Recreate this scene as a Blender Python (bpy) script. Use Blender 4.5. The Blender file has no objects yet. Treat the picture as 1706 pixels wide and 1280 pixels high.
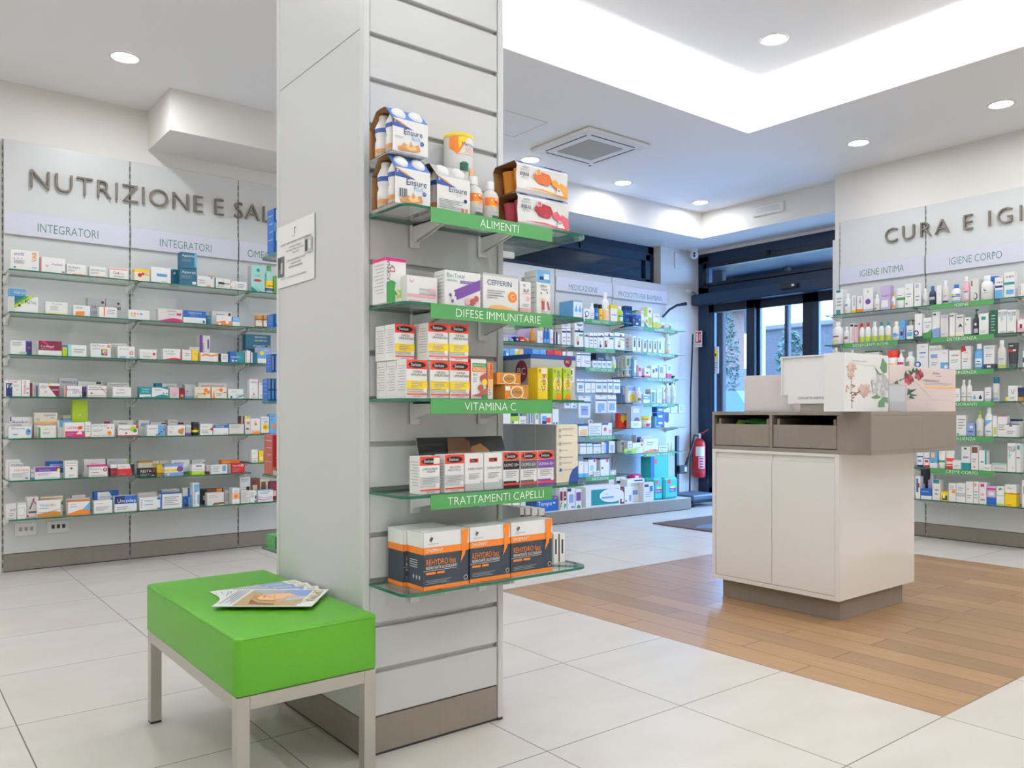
import bpy, bmesh, math, random
from mathutils import Vector, Matrix
random.seed(7)
SC = bpy.context.scene
COL = SC.collection
# ------------------------------------------------------------------ camera, world, exposure
CAM_Z = 1.005
F_PX, CX, HY = 1357.0, 853.0, 685.0          # focal length, principal column and horizon row of a 1706x1280 frame
YAW = math.radians(51.68)                    # viewing direction measured from +X
FX, FY = math.cos(YAW), math.sin(YAW)
cam = bpy.data.cameras.new('camera')
cam.lens = 36.0 * F_PX / 1706.0
cam.sensor_width = 36.0
cam.shift_y = (HY - 640.0) / 1706.0
cam.clip_start = 0.05
cam_ob = bpy.data.objects.new('camera', cam)
COL.objects.link(cam_ob)
cam_ob.location = (0, 0, CAM_Z)
cam_ob.rotation_euler = (math.pi / 2, 0, YAW - math.pi / 2)
SC.camera = cam_ob
w = bpy.data.worlds.new('sky')
SC.world = w
w.use_nodes = True
bg = w.node_tree.nodes['Background']
bg.inputs['Color'].default_value = (0.27, 0.54, 1.0, 1)
bg.inputs['Strength'].default_value = 22.0
SC.view_settings.view_transform = 'Standard'
SC.view_settings.look = 'None'
SC.view_settings.exposure = 0.15
SC.view_settings.gamma = 1.0
SC.view_settings.use_curve_mapping = False
cy = SC.cycles
cy.max_bounces = 10
cy.diffuse_bounces = 5
cy.glossy_bounces = 4
cy.transparent_max_bounces = 32
cy.caustics_reflective = False
cy.caustics_refractive = False
cy.sample_clamp_indirect = 6.0
cy.use_denoising = True
LAMP = 210.0          # radiance of a downlight diffuser
COVE = 95.0          # watts per metre of cove strip

def area(name, loc, rot, sx, sy, watts, color=(.95, .985, 1.03)):
    l = bpy.data.lights.new(name, 'AREA')
    l.shape = 'RECTANGLE'; l.size = sx; l.size_y = sy; l.energy = watts; l.color = color
    o = bpy.data.objects.new(name, l); COL.objects.link(o)
    o.location = loc; o.rotation_euler = rot
    return o
# LED strips lying on the ledge of the ceiling recess, shining up
TX0, TX1, TY0, TY1, ZC, ZU = -0.6, 5.13, -1.0, 3.66, 3.068, 3.31
for nm, x, y, sx, sy in (('a', (TX0 + TX1) / 2, TY1 + .1, TX1 - TX0, .03), ('b', (TX0 + TX1) / 2, TY0 - .1, TX1 - TX0, .03),
                         ('c', TX1 + .1, (TY0 + TY1) / 2, .03, TY1 - TY0), ('d', TX0 - .1, (TY0 + TY1) / 2, .03, TY1 - TY0)):
    area('cove_strip_light', (x, y, ZC + .03), (math.pi, 0, 0), sx, sy, COVE * max(sx, sy) / 6)

# ------------------------------------------------------------------ pixel helpers (frame measurements -> points on known planes)
def ray(px):
    t = (px - CX) / F_PX
    return FX + t * FY, FY - t * FX
def on_y(px, py, y):
    dx, dy = ray(px); d = y / dy
    return d * dx, CAM_Z - (py - HY) / F_PX * d
def on_x(px, py, x):
    dx, dy = ray(px); d = x / dx
    return d * dy, CAM_Z - (py - HY) / F_PX * d
def on_z(px, py, z):
    d = F_PX * (CAM_Z - z) / (py - HY); dx, dy = ray(px)
    return d * dx, d * dy

# ------------------------------------------------------------------ materials
def lin(c):
    return tuple((v / 12.92 if v <= .04045 else ((v + .055) / 1.055) ** 2.4) for v in c)
def hexc(h):
    return lin(tuple(int(h[i:i + 2], 16) / 255 for i in (0, 2, 4)))
PAL = {  # printing colours
 'W': ('eeeeec', 'white'), 'w': ('dfdcd8', 'off-white'), 'C': ('efe6d2', 'cream'), 'G': ('8d8f92', 'grey'), 'g': ('5c5f64', 'grey'), 'S': ('c3c6c9', 'silver'),
 'K': ('1d1d20', 'black'), 'B': ('1b62b8', 'blue'), 'b': ('69addf', 'light blue'), 'N': ('20306e', 'navy'), 'R': ('c9202b', 'red'), 'D': ('7d1f38', 'dark red'),
 'O': ('ef8427', 'orange'), 'Y': ('f3d21f', 'yellow'), 'y': ('b4cf2e', 'lime green'), 'E': ('3d9447', 'green'), 'e': ('1d5c45', 'dark green'),
 'T': ('1f8f96', 'teal'), 't': ('1a6480', 'petrol blue'), 'A': ('a5dcd3', 'aqua'), 'P': ('74489c', 'purple'), 'p': ('c9b6dc', 'lilac'), 'M': ('d3247f', 'magenta'),
 'm': ('f0b3bf', 'pink'), 'n': ('7c5233', 'brown'), 'r': ('e8402a', 'bright red'), 'o': ('f7c083', 'peach'), 'c': ('a9a29a', 'taupe'), 'q': ('8aa3d8', 'periwinkle'),
 'k': ('33373d', 'charcoal'), 'L': ('b7b9bd', 'grey'), 'd': ('34404e', 'dark slate'), 'a': ('37bfc2', 'turquoise'), 'F': ('c9892f', 'amber'), 'l': ('9a9da1', 'grey'),
 'i': ('4f7ccc', 'blue'), 'h': ('2b4f9f', 'deep blue'), 'X': ('c2a272', 'blond'), 'Z': ('5f8f66', 'sage green'), 'I': ('d4576a', 'rose'), 'J': ('a81f30', 'dark red'), 'Q': ('d8692c', 'burnt orange'), 'U': ('e79a35', 'amber orange'), 'V': ('c2a83a', 'gold'), 'j': ('d3a99f', 'dusty pink'), 'H': ('e0c9c0', 'pale pink'), 'z': ('c98d55', 'tan'), 'x': ('b3564a', 'brick red')}
_mats = {}
def mat(key, color=None, rough=.45, metal=0.0, emit=0.0, coat=0.0, spec=.5):
    if key in _mats: return _mats[key]
    m = bpy.data.materials.new(key); m.use_nodes = True
    b = m.node_tree.nodes['Principled BSDF']
    if color is None: color = hexc(PAL[key][0])
    b.inputs['Base Color'].default_value = (*color[:3], 1)
    b.inputs['Roughness'].default_value = rough
    b.inputs['Metallic'].default_value = metal
    b.inputs['Specular IOR Level'].default_value = spec
    b.inputs['Coat Weight'].default_value = coat
    if emit:
        b.inputs['Emission Color'].default_value = (*color[:3], 1)
        b.inputs['Emission Strength'].default_value = emit
    _mats[key] = m
    return m
def noisy(key, c0, c1, scale=3.0, rough=.5, detail=4, bump=0.0, coat=0.0, stretch=(1, 1, 1)):
    """Two close tones mixed by noise."""
    m = mat(key, c0, rough, coat=coat); nt = m.node_tree; b = nt.nodes['Principled BSDF']
    tc = nt.nodes.new('ShaderNodeTexCoord'); mp = nt.nodes.new('ShaderNodeMapping'); mp.inputs['Scale'].default_value = stretch
    no = nt.nodes.new('ShaderNodeTexNoise'); no.inputs['Scale'].default_value = scale; no.inputs['Detail'].default_value = detail
    mx = nt.nodes.new('ShaderNodeMix'); mx.data_type = 'RGBA'
    mx.inputs[6].default_value = (*c0[:3], 1); mx.inputs[7].default_value = (*c1[:3], 1)
    nt.links.new(tc.outputs['Object'], mp.inputs['Vector']); nt.links.new(mp.outputs['Vector'], no.inputs['Vector'])
    nt.links.new(no.outputs['Fac'], mx.inputs[0]); nt.links.new(mx.outputs[2], b.inputs['Base Color'])
    if bump:
        bp = nt.nodes.new('ShaderNodeBump'); bp.inputs['Strength'].default_value = bump; bp.inputs['Distance'].default_value = .002
        nt.links.new(no.outputs['Fac'], bp.inputs['Height']); nt.links.new(bp.outputs['Normal'], b.inputs['Normal'])
    return m
def glass(key, tint, ior=1.45, gloss=.02):
    m = bpy.data.materials.new(key); m.use_nodes = True; nt = m.node_tree
    for n in list(nt.nodes): nt.nodes.remove(n)
    o = nt.nodes.new('ShaderNodeOutputMaterial'); mx = nt.nodes.new('ShaderNodeMixShader'); tr = nt.nodes.new('ShaderNodeBsdfTransparent')
    gl = nt.nodes.new('ShaderNodeBsdfGlossy'); lw = nt.nodes.new('ShaderNodeLayerWeight'); fr = nt.nodes.new('ShaderNodeMapRange'); pw = nt.nodes.new('ShaderNodeMath'); pw.operation = 'POWER'; pw.inputs[1].default_value = 4.0
    tr.inputs['Color'].default_value = (*tint, 1); gl.inputs['Roughness'].default_value = gloss; fr.inputs[3].default_value = ((ior - 1) / (ior + 1)) ** 2; fr.inputs[4].default_value = .75; nt.links.new(lw.outputs['Facing'], pw.inputs[0]); nt.links.new(pw.outputs[0], fr.inputs[0])
    nt.links.new(fr.outputs[0], mx.inputs[0]); nt.links.new(tr.outputs[0], mx.inputs[1]); nt.links.new(gl.outputs[0], mx.inputs[2])
    nt.links.new(mx.outputs[0], o.inputs[0])
    _mats[key] = m
    return m
mat('wall_paint', hexc('e6e2dc'), .7)
mat('ceiling_paint', hexc('efeeed'), .75)
mat('panel_white', hexc('d3d4d3'), .32)
mat('panel_grey', hexc('cfd0d0'), .35)
mat('taupe', hexc('8c8176'), .5)
noisy('taupe_laminate', hexc('8f857a'), hexc('857b70'), 60, .5, stretch=(1, 1, .15))
mat('lettering', hexc('7d7468'), .45)
mat('seam_dark', hexc('3b3a3a'), .6)
mat('seam_soft', hexc('a8a7a4'), .6)
mat('sign_plate', hexc('d5d5e2'), .35)
mat('sign_text', hexc('3f8068'), .5)
mat('label_green', hexc('4f9a55'), .4)
mat('label_text', hexc('f2f6f0'), .5)
mat('white_metal', hexc('e6e6e3'), .35)
mat('steel', hexc('bab6ae'), .36, .8)
mat('lacquer', hexc('e9e6e1'), .09, coat=.6)
mat('frame_blue', hexc('0e2a45'), .4)
mat('frame_dark', hexc('0a1a2c'), .45)
mat('black_rubber', hexc('17181b'), .55)
mat('kraft', hexc('9a6f43'), .8)
mat('hole_dark', hexc('121213'), .9)
glass('shelf_glass', (.95, .985, .97), 1.4)
mat('glass_edge', hexc('1f6a50'), .12)
glass('window_glass', (.93, .96, 1.0), 1.35)
glass('clear_acrylic', (.95, .96, .98), 1.3)
glass('clear_plastic', (.9, .93, .97), 1.3, .12)

# ------------------------------------------------------------------ mesh builder
class MB:
    def __init__(s): s.v, s.f, s.m, s.sm, s.names = [], [], [], [], []
    def mi(s, m):
        if m not in s.names: s.names.append(m)
        return s.names.index(m)
    def add(s, verts, faces, m, smooth=False):
        o = len(s.v); s.v += [tuple(v) for v in verts]; k = s.mi(m)
        for f in faces:
            s.f.append([o + i for i in f]); s.m.append(k); s.sm.append(smooth)
    def poly(s, pts, m): s.add(pts, [list(range(len(pts)))], m)
    def box(s, x0, x1, y0, y1, z0, z1, m, c=0.0):
        if x1 < x0: x0, x1 = x1, x0
        if y1 < y0: y0, y1 = y1, y0
        if z1 < z0: z0, z1 = z1, z0
        if c <= 0:
            s.add([(x0, y0, z0), (x1, y0, z0), (x1, y1, z0), (x0, y1, z0), (x0, y0, z1), (x1, y0, z1), (x1, y1, z1), (x0, y1, z1)],
                  [(3, 2, 1, 0), (4, 5, 6, 7), (0, 1, 5, 4), (1, 2, 6, 5), (2, 3, 7, 6), (3, 0, 4, 7)], m)
            return
        c = min(c, .45 * min(x1 - x0, y1 - y0, z1 - z0))
        lo, hi = (x0, y0, z0), (x1, y1, z1)
        vs, idx = [], {}
        for sx in (0, 1):
            for sy in (0, 1):
                for sz in (0, 1):
                    sg = (sx, sy, sz)
                    for a in range(3):
                        p = [(hi[i] if sg[i] else lo[i]) if i == a else ((hi[i] - c) if sg[i] else (lo[i] + c)) for i in range(3)]
                        idx[(sg, a)] = len(vs); vs.append(p)
        fs = []
        def S(a, va, b, vb, k, vk):
            g = [0, 0, 0]; g[a] = va; g[b] = vb; g[k] = vk
            return tuple(g)
        for a in range(3):
            b, k = (a + 1) % 3, (a + 2) % 3
            for va in (0, 1):
                q = [idx[(S(a, va, b, i, k, j), a)] for i, j in ((0, 0), (1, 0), (1, 1), (0, 1))]
                fs.append(q if va else q[::-1])
        for a, b, k in ((0, 1, 2), (1, 2, 0), (2, 0, 1)):
            for va in (0, 1):
                for vb in (0, 1):
                    q = [idx[(S(a, va, b, vb, k, 0), a)], idx[(S(a, va, b, vb, k, 1), a)], idx[(S(a, va, b, vb, k, 1), b)], idx[(S(a, va, b, vb, k, 0), b)]]
                    fs.append(q)
        for sx in (0, 1):
            for sy in (0, 1):
                for sz in (0, 1): fs.append([idx[((sx, sy, sz), a)] for a in range(3)])
        s.add(vs, fs, m)
    def loft(s, rings, m, n=20, cx=0, cy=0, cap0=True, cap1=True, smooth=True):
        """rings: (rx, ry, z) elliptical sections from bottom to top"""
        vs, fs = [], []
        for rx, ry, z in rings:
            for i in range(n):
                a = 2 * math.pi * i / n
                vs.append((cx + rx * math.cos(a), cy + ry * math.sin(a), z))
        for k in range(len(rings) - 1):
            for i in range(n):
                j = (i + 1) % n
                fs.append((k * n + i, k * n + j, (k + 1) * n + j, (k + 1) * n + i))
        s.add(vs, fs, m, smooth)
        if cap0: s.add(vs[:n], [list(range(n))[::-1]], m)
        if cap1: s.add(vs[-n:], [list(range(n))], m)
    def tube(s, pts, r, m, n=10, cap=True):
        pts = [Vector(p) for p in pts]; vs, fs = [], []
        up = Vector((0, 0, 1))
        for i, p in enumerate(pts):
            d = (pts[min(i + 1, len(pts) - 1)] - pts[max(i - 1, 0)]).normalized()
            a = d.cross(up)
            if a.length < 1e-3: a = d.cross(Vector((1, 0, 0)))
            a.normalize(); b = a.cross(d).normalized()
            rr = r[i] if isinstance(r, (list, tuple)) else r
            for k in range(n):
                t = 2 * math.pi * k / n
                vs.append(p + (a * math.cos(t) + b * math.sin(t)) * rr)
        for i in range(len(pts) - 1):
            for k in range(n):
                j = (k + 1) % n
                fs.append((i * n + k, i * n + j, (i + 1) * n + j, (i + 1) * n + k))
        s.add(vs, fs, m, True)
        if cap:
            s.add(vs[:n], [list(range(n))], m); s.add(vs[-n:], [list(range(n))], m)
    def build(s, name, parent=None, loc=None, rotz=0.0):
        me = bpy.data.meshes.new(name)
        me.from_pydata(s.v, [], s.f)
        for m in s.names: me.materials.append(_mats[m] if m in _mats else mat(m))
        me.polygons.foreach_set('material_index', s.m)
        me.polygons.foreach_set('use_smooth', s.sm)
        me.update()
        o = bpy.data.objects.new(name, me); COL.objects.link(o)
        if parent is not None: o.parent = parent
        if loc is not None: o.location = loc
        if rotz: o.rotation_euler = (0, 0, rotz)
        return o
def tag(o, label, cat, group=None, kind='thing'):
    o['label'] = label; o['category'] = cat; o['kind'] = kind
    if group: o['group'] = group
    return o
def struct(o):
    o['kind'] = 'structure'
    return o
def empty(name, loc=(0, 0, 0), rotz=0.0):
    o = bpy.data.objects.new(name, None); COL.objects.link(o)
    o.location = loc; o.rotation_euler = (0, 0, rotz); o.empty_display_size = .05
    return o
def dup(o, parent=None):
    c = o.copy(); COL.objects.link(c)
    if parent is not None: c.parent = parent
    for ch in list(o.children): dup(ch, c)
    return c

# ------------------------------------------------------------------ lettering (built-in font turned into mesh, one glyph at a time)
_gl = {}
def glyph(ch, extr=0.0, thin=0.0):
    k = (ch, extr, thin)
    if k in _gl: return _gl[k]
    def mesh_of(t, e):
        cu = bpy.data.curves.new('glyph', 'FONT'); cu.body = t; cu.resolution_u = 3; cu.extrude = e; cu.offset = -thin
        ob = bpy.data.objects.new('glyph', cu); COL.objects.link(ob)
        bpy.context.view_layer.update()
        me = ob.evaluated_get(bpy.context.evaluated_depsgraph_get()).to_mesh()
        vs = [tuple(v.co) for v in me.vertices]; fs = [tuple(p.vertices) for p in me.polygons]
        ob.to_mesh_clear(); bpy.data.objects.remove(ob); bpy.data.curves.remove(cu)
        return vs, fs
    vs, fs = mesh_of(ch, extr) if ch != ' ' else ([], [])
    wH = max(v[0] for v in mesh_of('H', 0)[0])
    adv = max(v[0] for v in mesh_of(ch + 'H', 0)[0]) - wH
    _gl[k] = (vs, fs, adv)
    return _gl[k]
CAP = max(v[1] for v in glyph('H')[0])
def text2d(t, track=0.0, thin=0.0):
    """-> verts (cap height 1, starting at x = 0), faces, width"""
    x, V, Fc = 0.0, [], []
    for ch in t:
        vs, fs, adv = glyph(ch, 0.0, thin)
        o = len(V)
        V += [((v[0] + x) / CAP, v[1] / CAP) for v in vs]
        Fc += [[o + i for i in f] for f in fs]
        x += adv + track
    return V, Fc, max((v[0] for v in V), default=0.0)
# ------------------------------------------------------------------ printed faces
def nums(t): return [float(q) for q in t.split(',')]
def parse(spec):
    """'W/L;N^.3;eR:.8,.5,.1;tB:TEXT@.1,.6,.2;l:4' -> base, side, [(op, colour, args)]"""
    tk = [t for t in spec.split(';') if t]
    base = tk[0].split('/'); out = []
    for t in tk[1:]:
        if t[0] == 'l' and (t[1:2] in (':', '') ):
            out.append(('l', 'l', nums(t[2:]) if len(t) > 1 else [4.0])); continue
        if len(t) > 1 and t[1] in '^_<>': out.append(({'^': 'top', '_': 'bot', '<': 'lef', '>': 'rig'}[t[1]], t[0], nums(t[2:])))
        elif len(t) > 1 and t[1] == '-': out.append(('mid', t[0], nums(t[2:])))
        elif len(t) > 1 and t[1] == ':': out.append(('rec', t[0], nums(t[2:])))
        elif t[0] in 'epw' and t[2] == ':': out.append(({'e': 'ell', 'p': 'pol', 'w': 'wav'}[t[0]], t[1], nums(t[3:])))
        elif t[0] in 'tv' and t[2] == ':':
            s, _, a = t[3:].partition('@')
            out.append(('txt' if t[0] == 't' else 'ver', t[1], (s, nums(a) if a else ([.08, .62, .17] if t[0] == 't' else [.5, .1, .4]))))
        elif t[0] == 'L' and t[1] == ':': out.append(('l', 'l', nums(t[2:])))
        else: raise ValueError(spec + ' :: ' + t)
    return base[0], (base[1] if len(base) > 1 else base[0]), out
def clip_u(pts, u, keep_less):
    out = []
    for i in range(len(pts)):
        a, b = pts[i], pts[(i + 1) % len(pts)]
        ia, ib = (a[0] <= u) == keep_less or a[0] == u, (b[0] <= u) == keep_less or b[0] == u
        if ia: out.append(a)
        if ia != ib:
            t = (u - a[0]) / (b[0] - a[0]); out.append((u, a[1] + (b[1] - a[1]) * t))
    return out
def art(mb, ops, w, h, fmap, strips=1, wrap=None):
    """draw ops through fmap(u, v, layer); u and v in 0..1"""
    for k, (op, col, a) in enumerate(ops):
        def quad(x0, y0, x1, y1, c=col, kk=k):
            n = strips if (x1 - x0) > .12 else 1
            for i in range(n):
                ua, ub = x0 + (x1 - x0) * i / n, x0 + (x1 - x0) * (i + 1) / n
                mb.poly([fmap(ua, y0, kk), fmap(ub, y0, kk), fmap(ub, y1, kk), fmap(ua, y1, kk)], c)
        def spread(pts, c=col, kk=k):
            if strips == 1: mb.poly([fmap(u, v, kk) for u, v in pts], c); return
            for i in range(strips):
                q = clip_u(clip_u(pts, (i + 1) / strips, True), i / strips, False)
                if len(q) > 2: mb.poly([fmap(u, v, kk) for u, v in q], c)
        if op == 'top': quad(0, 1 - a[0], 1, 1); wrap and wrap(1 - a[0], 1, col, k)
        elif op == 'bot': quad(0, 0, 1, a[0]); wrap and wrap(0, a[0], col, k)
        elif op == 'mid': quad(0, a[0], 1, a[1]); wrap and wrap(a[0], a[1], col, k)
        elif op == 'lef': quad(0, 0, a[0], 1)
        elif op == 'rig': quad(1 - a[0], 0, 1, 1)
        elif op == 'rec': quad(*a)
        elif op == 'ell':
            rx = a[2]; ry = a[3] if len(a) > 3 else rx * w / h; n = 20
            spread([(a[0] + rx * math.cos(2 * math.pi * i / n), a[1] + ry * math.sin(2 * math.pi * i / n)) for i in range(n)])
        elif op == 'pol': spread([(a[i], a[i + 1]) for i in range(0, len(a), 2)])
        elif op == 'wav':
            y0, y1 = a[0], a[1]; n = 10
            for i in range(n):
                ua, ub = i / n, (i + 1) / n
                fa = y0 + (y1 - y0) * (.5 + .5 * math.sin(ua * 4.2 - 1.2)); fb = y0 + (y1 - y0) * (.5 + .5 * math.sin(ub * 4.2 - 1.2))
                mb.poly([fmap(ua, 0, k), fmap(ub, 0, k), fmap(ub, fb, k), fmap(ua, fa, k)], col)
        elif op == 'l':
            n = int(a[0]); x0, y0, x1, y1 = a[1:5] if len(a) >= 5 else (.1, .14, .72, .42)
            for i in range(n):
                y = y1 - (y1 - y0) * (i + .3) / n; t = (y1 - y0) / n * .38
                quad(x0, y - t, x0 + (x1 - x0) * (1, .82, .93, .6)[i % 4], y, 'l')
        elif op in ('txt', 'ver'):
            s, aa = a; x, y, hh = aa[:3]; lim = aa[3] if len(aa) > 3 else 9
            V, Fc, W = text2d(s)
            if op == 'txt':
                H = hh * h; room = min(1.0 - x - .04, lim) * w; sx = H if W * H <= room else room / max(W, 1e-6)
                pts = [fmap(x + v[0] * sx / w, y + v[1] * H / h, k) for v in V]
            else:
                H = hh * w; room = (1.0 - y - .04) * h; sx = H if W * H <= room else room / max(W, 1e-6)
                pts = [fmap(x - v[1] * H / w, y + v[0] * sx / h, k) for v in V]
            mb.add(pts, Fc, col)
AREAW = {'top': 'top band', 'bot': 'base band', 'mid': 'middle band', 'lef': 'left edge', 'rig': 'right edge', 'wav': 'wave'}
def features(ops):
    out = []
    for op, col, a in ops:
        if op == 'l': continue
        c = PAL[col][1]
        if op in AREAW: out.append((c + ' ' + AREAW[op], 1.0))
        elif op == 'rec':
            ar = (a[2] - a[0]) * (a[3] - a[1]); cx, cyy = (a[0] + a[2]) / 2, (a[1] + a[3]) / 2
            pos = 'upper ' if cyy > .66 else 'lower ' if cyy < .34 else ''
            shp = 'bar' if (a[2] - a[0]) > 3 * (a[3] - a[1]) else 'stripe' if (a[3] - a[1]) > 3 * (a[2] - a[0]) else 'patch'
            out.append((pos + c + ' ' + shp, .5 + ar))
        elif op == 'ell': out.append((c + ' disc', .45 + a[2]))
        elif op == 'pol': out.append((c + ' shape', .5))
        elif op in ('txt', 'ver'): out.append((c + (' title' if op == 'txt' else ' upright title'), .3))
    seen, res = set(), []
    for f, s in sorted(out, key=lambda q: -q[1]):
        if f not in seen: seen.add(f); res.append(f)
    return res
NOUN = {'b': 'carton', 'o': 'bottle', 'u': 'pump bottle', 's': 'spray can', 't': 'tube', 'j': 'jar', 'v': 'vial', 'g': 'soft pack', 'h': 'hanging packet', 'm': 'canister'}
NAME = {'b': 'carton', 'o': 'bottle', 'u': 'pump_bottle', 's': 'spray_can', 't': 'tube', 'j': 'jar', 'v': 'vial', 'g': 'soft_pack', 'h': 'hanging_packet', 'm': 'canister'}
CATG = {'b': 'box', 'o': 'bottle', 'u': 'bottle', 's': 'can', 't': 'tube', 'j': 'jar', 'v': 'bottle', 'g': 'packet', 'h': 'packet', 'm': 'can'}
ITEMS = []           # (object, sort position, look parts, place, kind) - labelled at the end
def box_mesh(w, h, d, spec, chamf=.0012, sidelines=0, flap=False):
    base, side, ops = parse(spec)
    mb = MB(); mb.box(-w / 2, w / 2, 0, d, 0, h, base, chamf)
    st = min(.00025, .0035 / max(len(ops), 1)); e = lambda k: -.0004 - st * k
    def wrap(y0, y1, col, k):
        for s in (-1, 1):
            x = s * (w / 2 - e(k))
            mb.poly([(x, 0, y0 * h), (x, d, y0 * h), (x, d, y1 * h), (x, 0, y1 * h)], col)
        if y1 >= .999: mb.poly([(-w / 2, 0, h - e(k)), (w / 2, 0, h - e(k)), (w / 2, d, h - e(k)), (-w / 2, d, h - e(k))], col)
    if side != base:
        for s in (-1, 1):
            x = s * (w / 2 + .0003)
            mb.poly([(x, .001, .001), (x, d, .001), (x, d, h), (x, .001, h)], side)
    art(mb, ops, w, h, lambda u, v, k: (-w / 2 + u * w, e(k), v * h), 1, wrap)
    if sidelines:
        for i in range(sidelines):
            z = h * (.86 - .7 * i / sidelines); x = -w / 2 - .0006
            mb.poly([(x, d * .12, z), (x, d * (.85 - .1 * (i % 3)), z), (x, d * (.85 - .1 * (i % 3)), z - h * .018), (x, d * .12, z - h * .018)], 'L')
    if flap:
        mb.box(-w / 2 + .002, w / 2 - .002, d * .5 - .0004, d * .5 + .0004, h, h + .0004, 'L')
    return mb
def rounds(kind, w, h, d, flat):
    """body and cap sections for round and oval containers"""
    r, q = w / 2, d / 2
    if kind in ('o', 'v'):
        b = [(.9, 0), (1, .025), (1, .56), (.96, .64), (.78, .72), (.5, .77), (.42, .8), (.42, .82)]; c = [(.5, .8), (.5, .99), (.46, 1)]
    elif kind == 'u':
        b = [(.92, 0), (1, .025), (1, .58), (.9, .64), (.5, .69), (.42, .7)]; c = [(.46, .69), (.46, .8), (.16, .81), (.16, .92), (.34, .93), (.34, 1)]
    elif kind == 's':
        b = [(.94, 0), (1, .02), (1, .7), (.9, .74)]; c = [(.9, .73), (.93, .74), (.9, .97), (.8, 1)]
    elif kind == 'j':
        b = [(.9, 0), (1, .03), (1, .66), (.9, .7)]; c = [(1, .68), (1.02, .7), (1.02, .98), (.97, 1)]
    elif kind == 'm':
        b = [(.98, 0), (1, .015), (1, .93)]; c = [(1.02, .92), (1.03, .93), (1.03, .985), (.97, 1)]
    else:  # tube standing on its cap
        b = [(.86, .16), (.95, .3), (1, .6), (1.04, .9), (1.06, 1)]; c = [(.8, 0), (.84, .02), (.84, .17)]
    sq = lambda t: .18 + .82 * (1 - max(0, t - .16) / .84) if kind == 't' else 1
    return [(a * r, a * q * sq(z), z * h) for a, z in b], [(a * r, (a if kind != 'u' else min(a, 1)) * (q if kind != 'u' or z < .85 else q) , z * h) for a, z in c]
_proto = {}
def make_item(kind, w, h, d, spec, loc, rotz, place, look=None, cap=None, prefix='', flap=False, sidelines=0, pos=0.0, group=None, sz=None):
    nm = (prefix + '_' if prefix else '') + NAME[kind]
    if kind in ('b', 'g', 'h'):
        if kind == 'b': mb = box_mesh(w, h, d, spec, .0012, sidelines, flap)
        elif kind == 'g':
            base, side, ops = parse(spec); mb = MB(); mb.box(-w / 2, w / 2, 0, d, 0, h, base, .18 * min(w, d, h) + .004)
            art(mb, ops, w * .9, h * .9, lambda u, v, k: (-w * .45 + u * w * .9, -.0005 - .00025 * k, h * .05 + v * h * .9))
        else:
            base, side, ops = parse(spec); mb = MB(); mb.box(-w / 2, w / 2, 0, d, 0, h * .9, base, .002)
            mb.box(-w / 2, w / 2, d * .4, d * .55, h * .9, h, base)
            mb.box(-w * .08, w * .08, d * .38, d * .57, h * .93, h * .965, 'k')
            art(mb, ops, w, h * .9, lambda u, v, k: (-w / 2 + u * w, -.0004 - .00025 * k, v * h * .9))
        o = mb.build(nm, None, loc, rotz)
    else:
        base, side, ops = parse(spec)
        body, cp = rounds(kind, w, h, d, 1)
        mb = MB(); n = 20; cyl_y = d / 2
        mb.loft(body, base, n, 0, cyl_y)
        lo, hi = {'o': (.04, .58), 'v': (.04, .58), 'u': (.04, .58), 's': (.03, .7), 'j': (.05, .64), 'm': (.01, .91), 't': (.2, .98)}[kind]
        def fm(u, v, k):
            z = (lo + (hi - lo) * v) * h
            if kind == 't':
                a = next((i for i in range(len(body) - 1) if body[i + 1][2] >= z), len(body) - 2)
                t = (z - body[a][2]) / max(body[a + 1][2] - body[a][2], 1e-6)
                rx = body[a][0] + (body[a + 1][0] - body[a][0]) * t; ry = body[a][1] + (body[a + 1][1] - body[a][1]) * t
            else: rx, ry = w / 2, d / 2
            s = max(-1, min(1, (u - .5) * 1.9)); g = 1.012 + .006 * k
            return (s * rx * g, cyl_y - math.sqrt(max(0, 1 - s * s)) * ry * g - .0003, z)
        art(mb, ops, w, h * (hi - lo), fm, 10)
        o = mb.build(nm, None, loc, rotz)
        cm = MB()
        if kind == 'u':
            cm.loft(cp, cap or 'W', 14, 0, cyl_y); cm.box(-.035 * w, .035 * w + w * .42, cyl_y - w * .07, cyl_y + w * .07, h * .94, h * .985, cap or 'W', .002)
        else: cm.loft(cp, cap or 'W', 18, 0, cyl_y)
        cm.build('pump' if kind == 'u' else 'cap', o)
    ops = parse(spec)[2]; base = PAL[parse(spec)[0]][1]
    size = ''
    if h > 1.75 * w: size = 'tall '
    elif w > 1.9 * h: size = 'low wide '
    ITEMS.append((o, pos, size, base, NOUN[kind], features(ops) + ([PAL[cap][1] + ' cap'] if cap and kind not in 'bgh' else []), place, look, CATG[kind], group or place_group(place), h))
    return o
def place_group(place): return 'products: ' + place
ORD = ['first', 'second', 'third', 'fourth', 'fifth', 'sixth', 'seventh', 'eighth', 'ninth', 'tenth', 'eleventh', 'twelfth']
CARD = ['zero', 'one', 'two', 'three', 'four', 'five', 'six', 'seven', 'eight', 'nine', 'ten', 'eleven', 'twelve']
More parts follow.
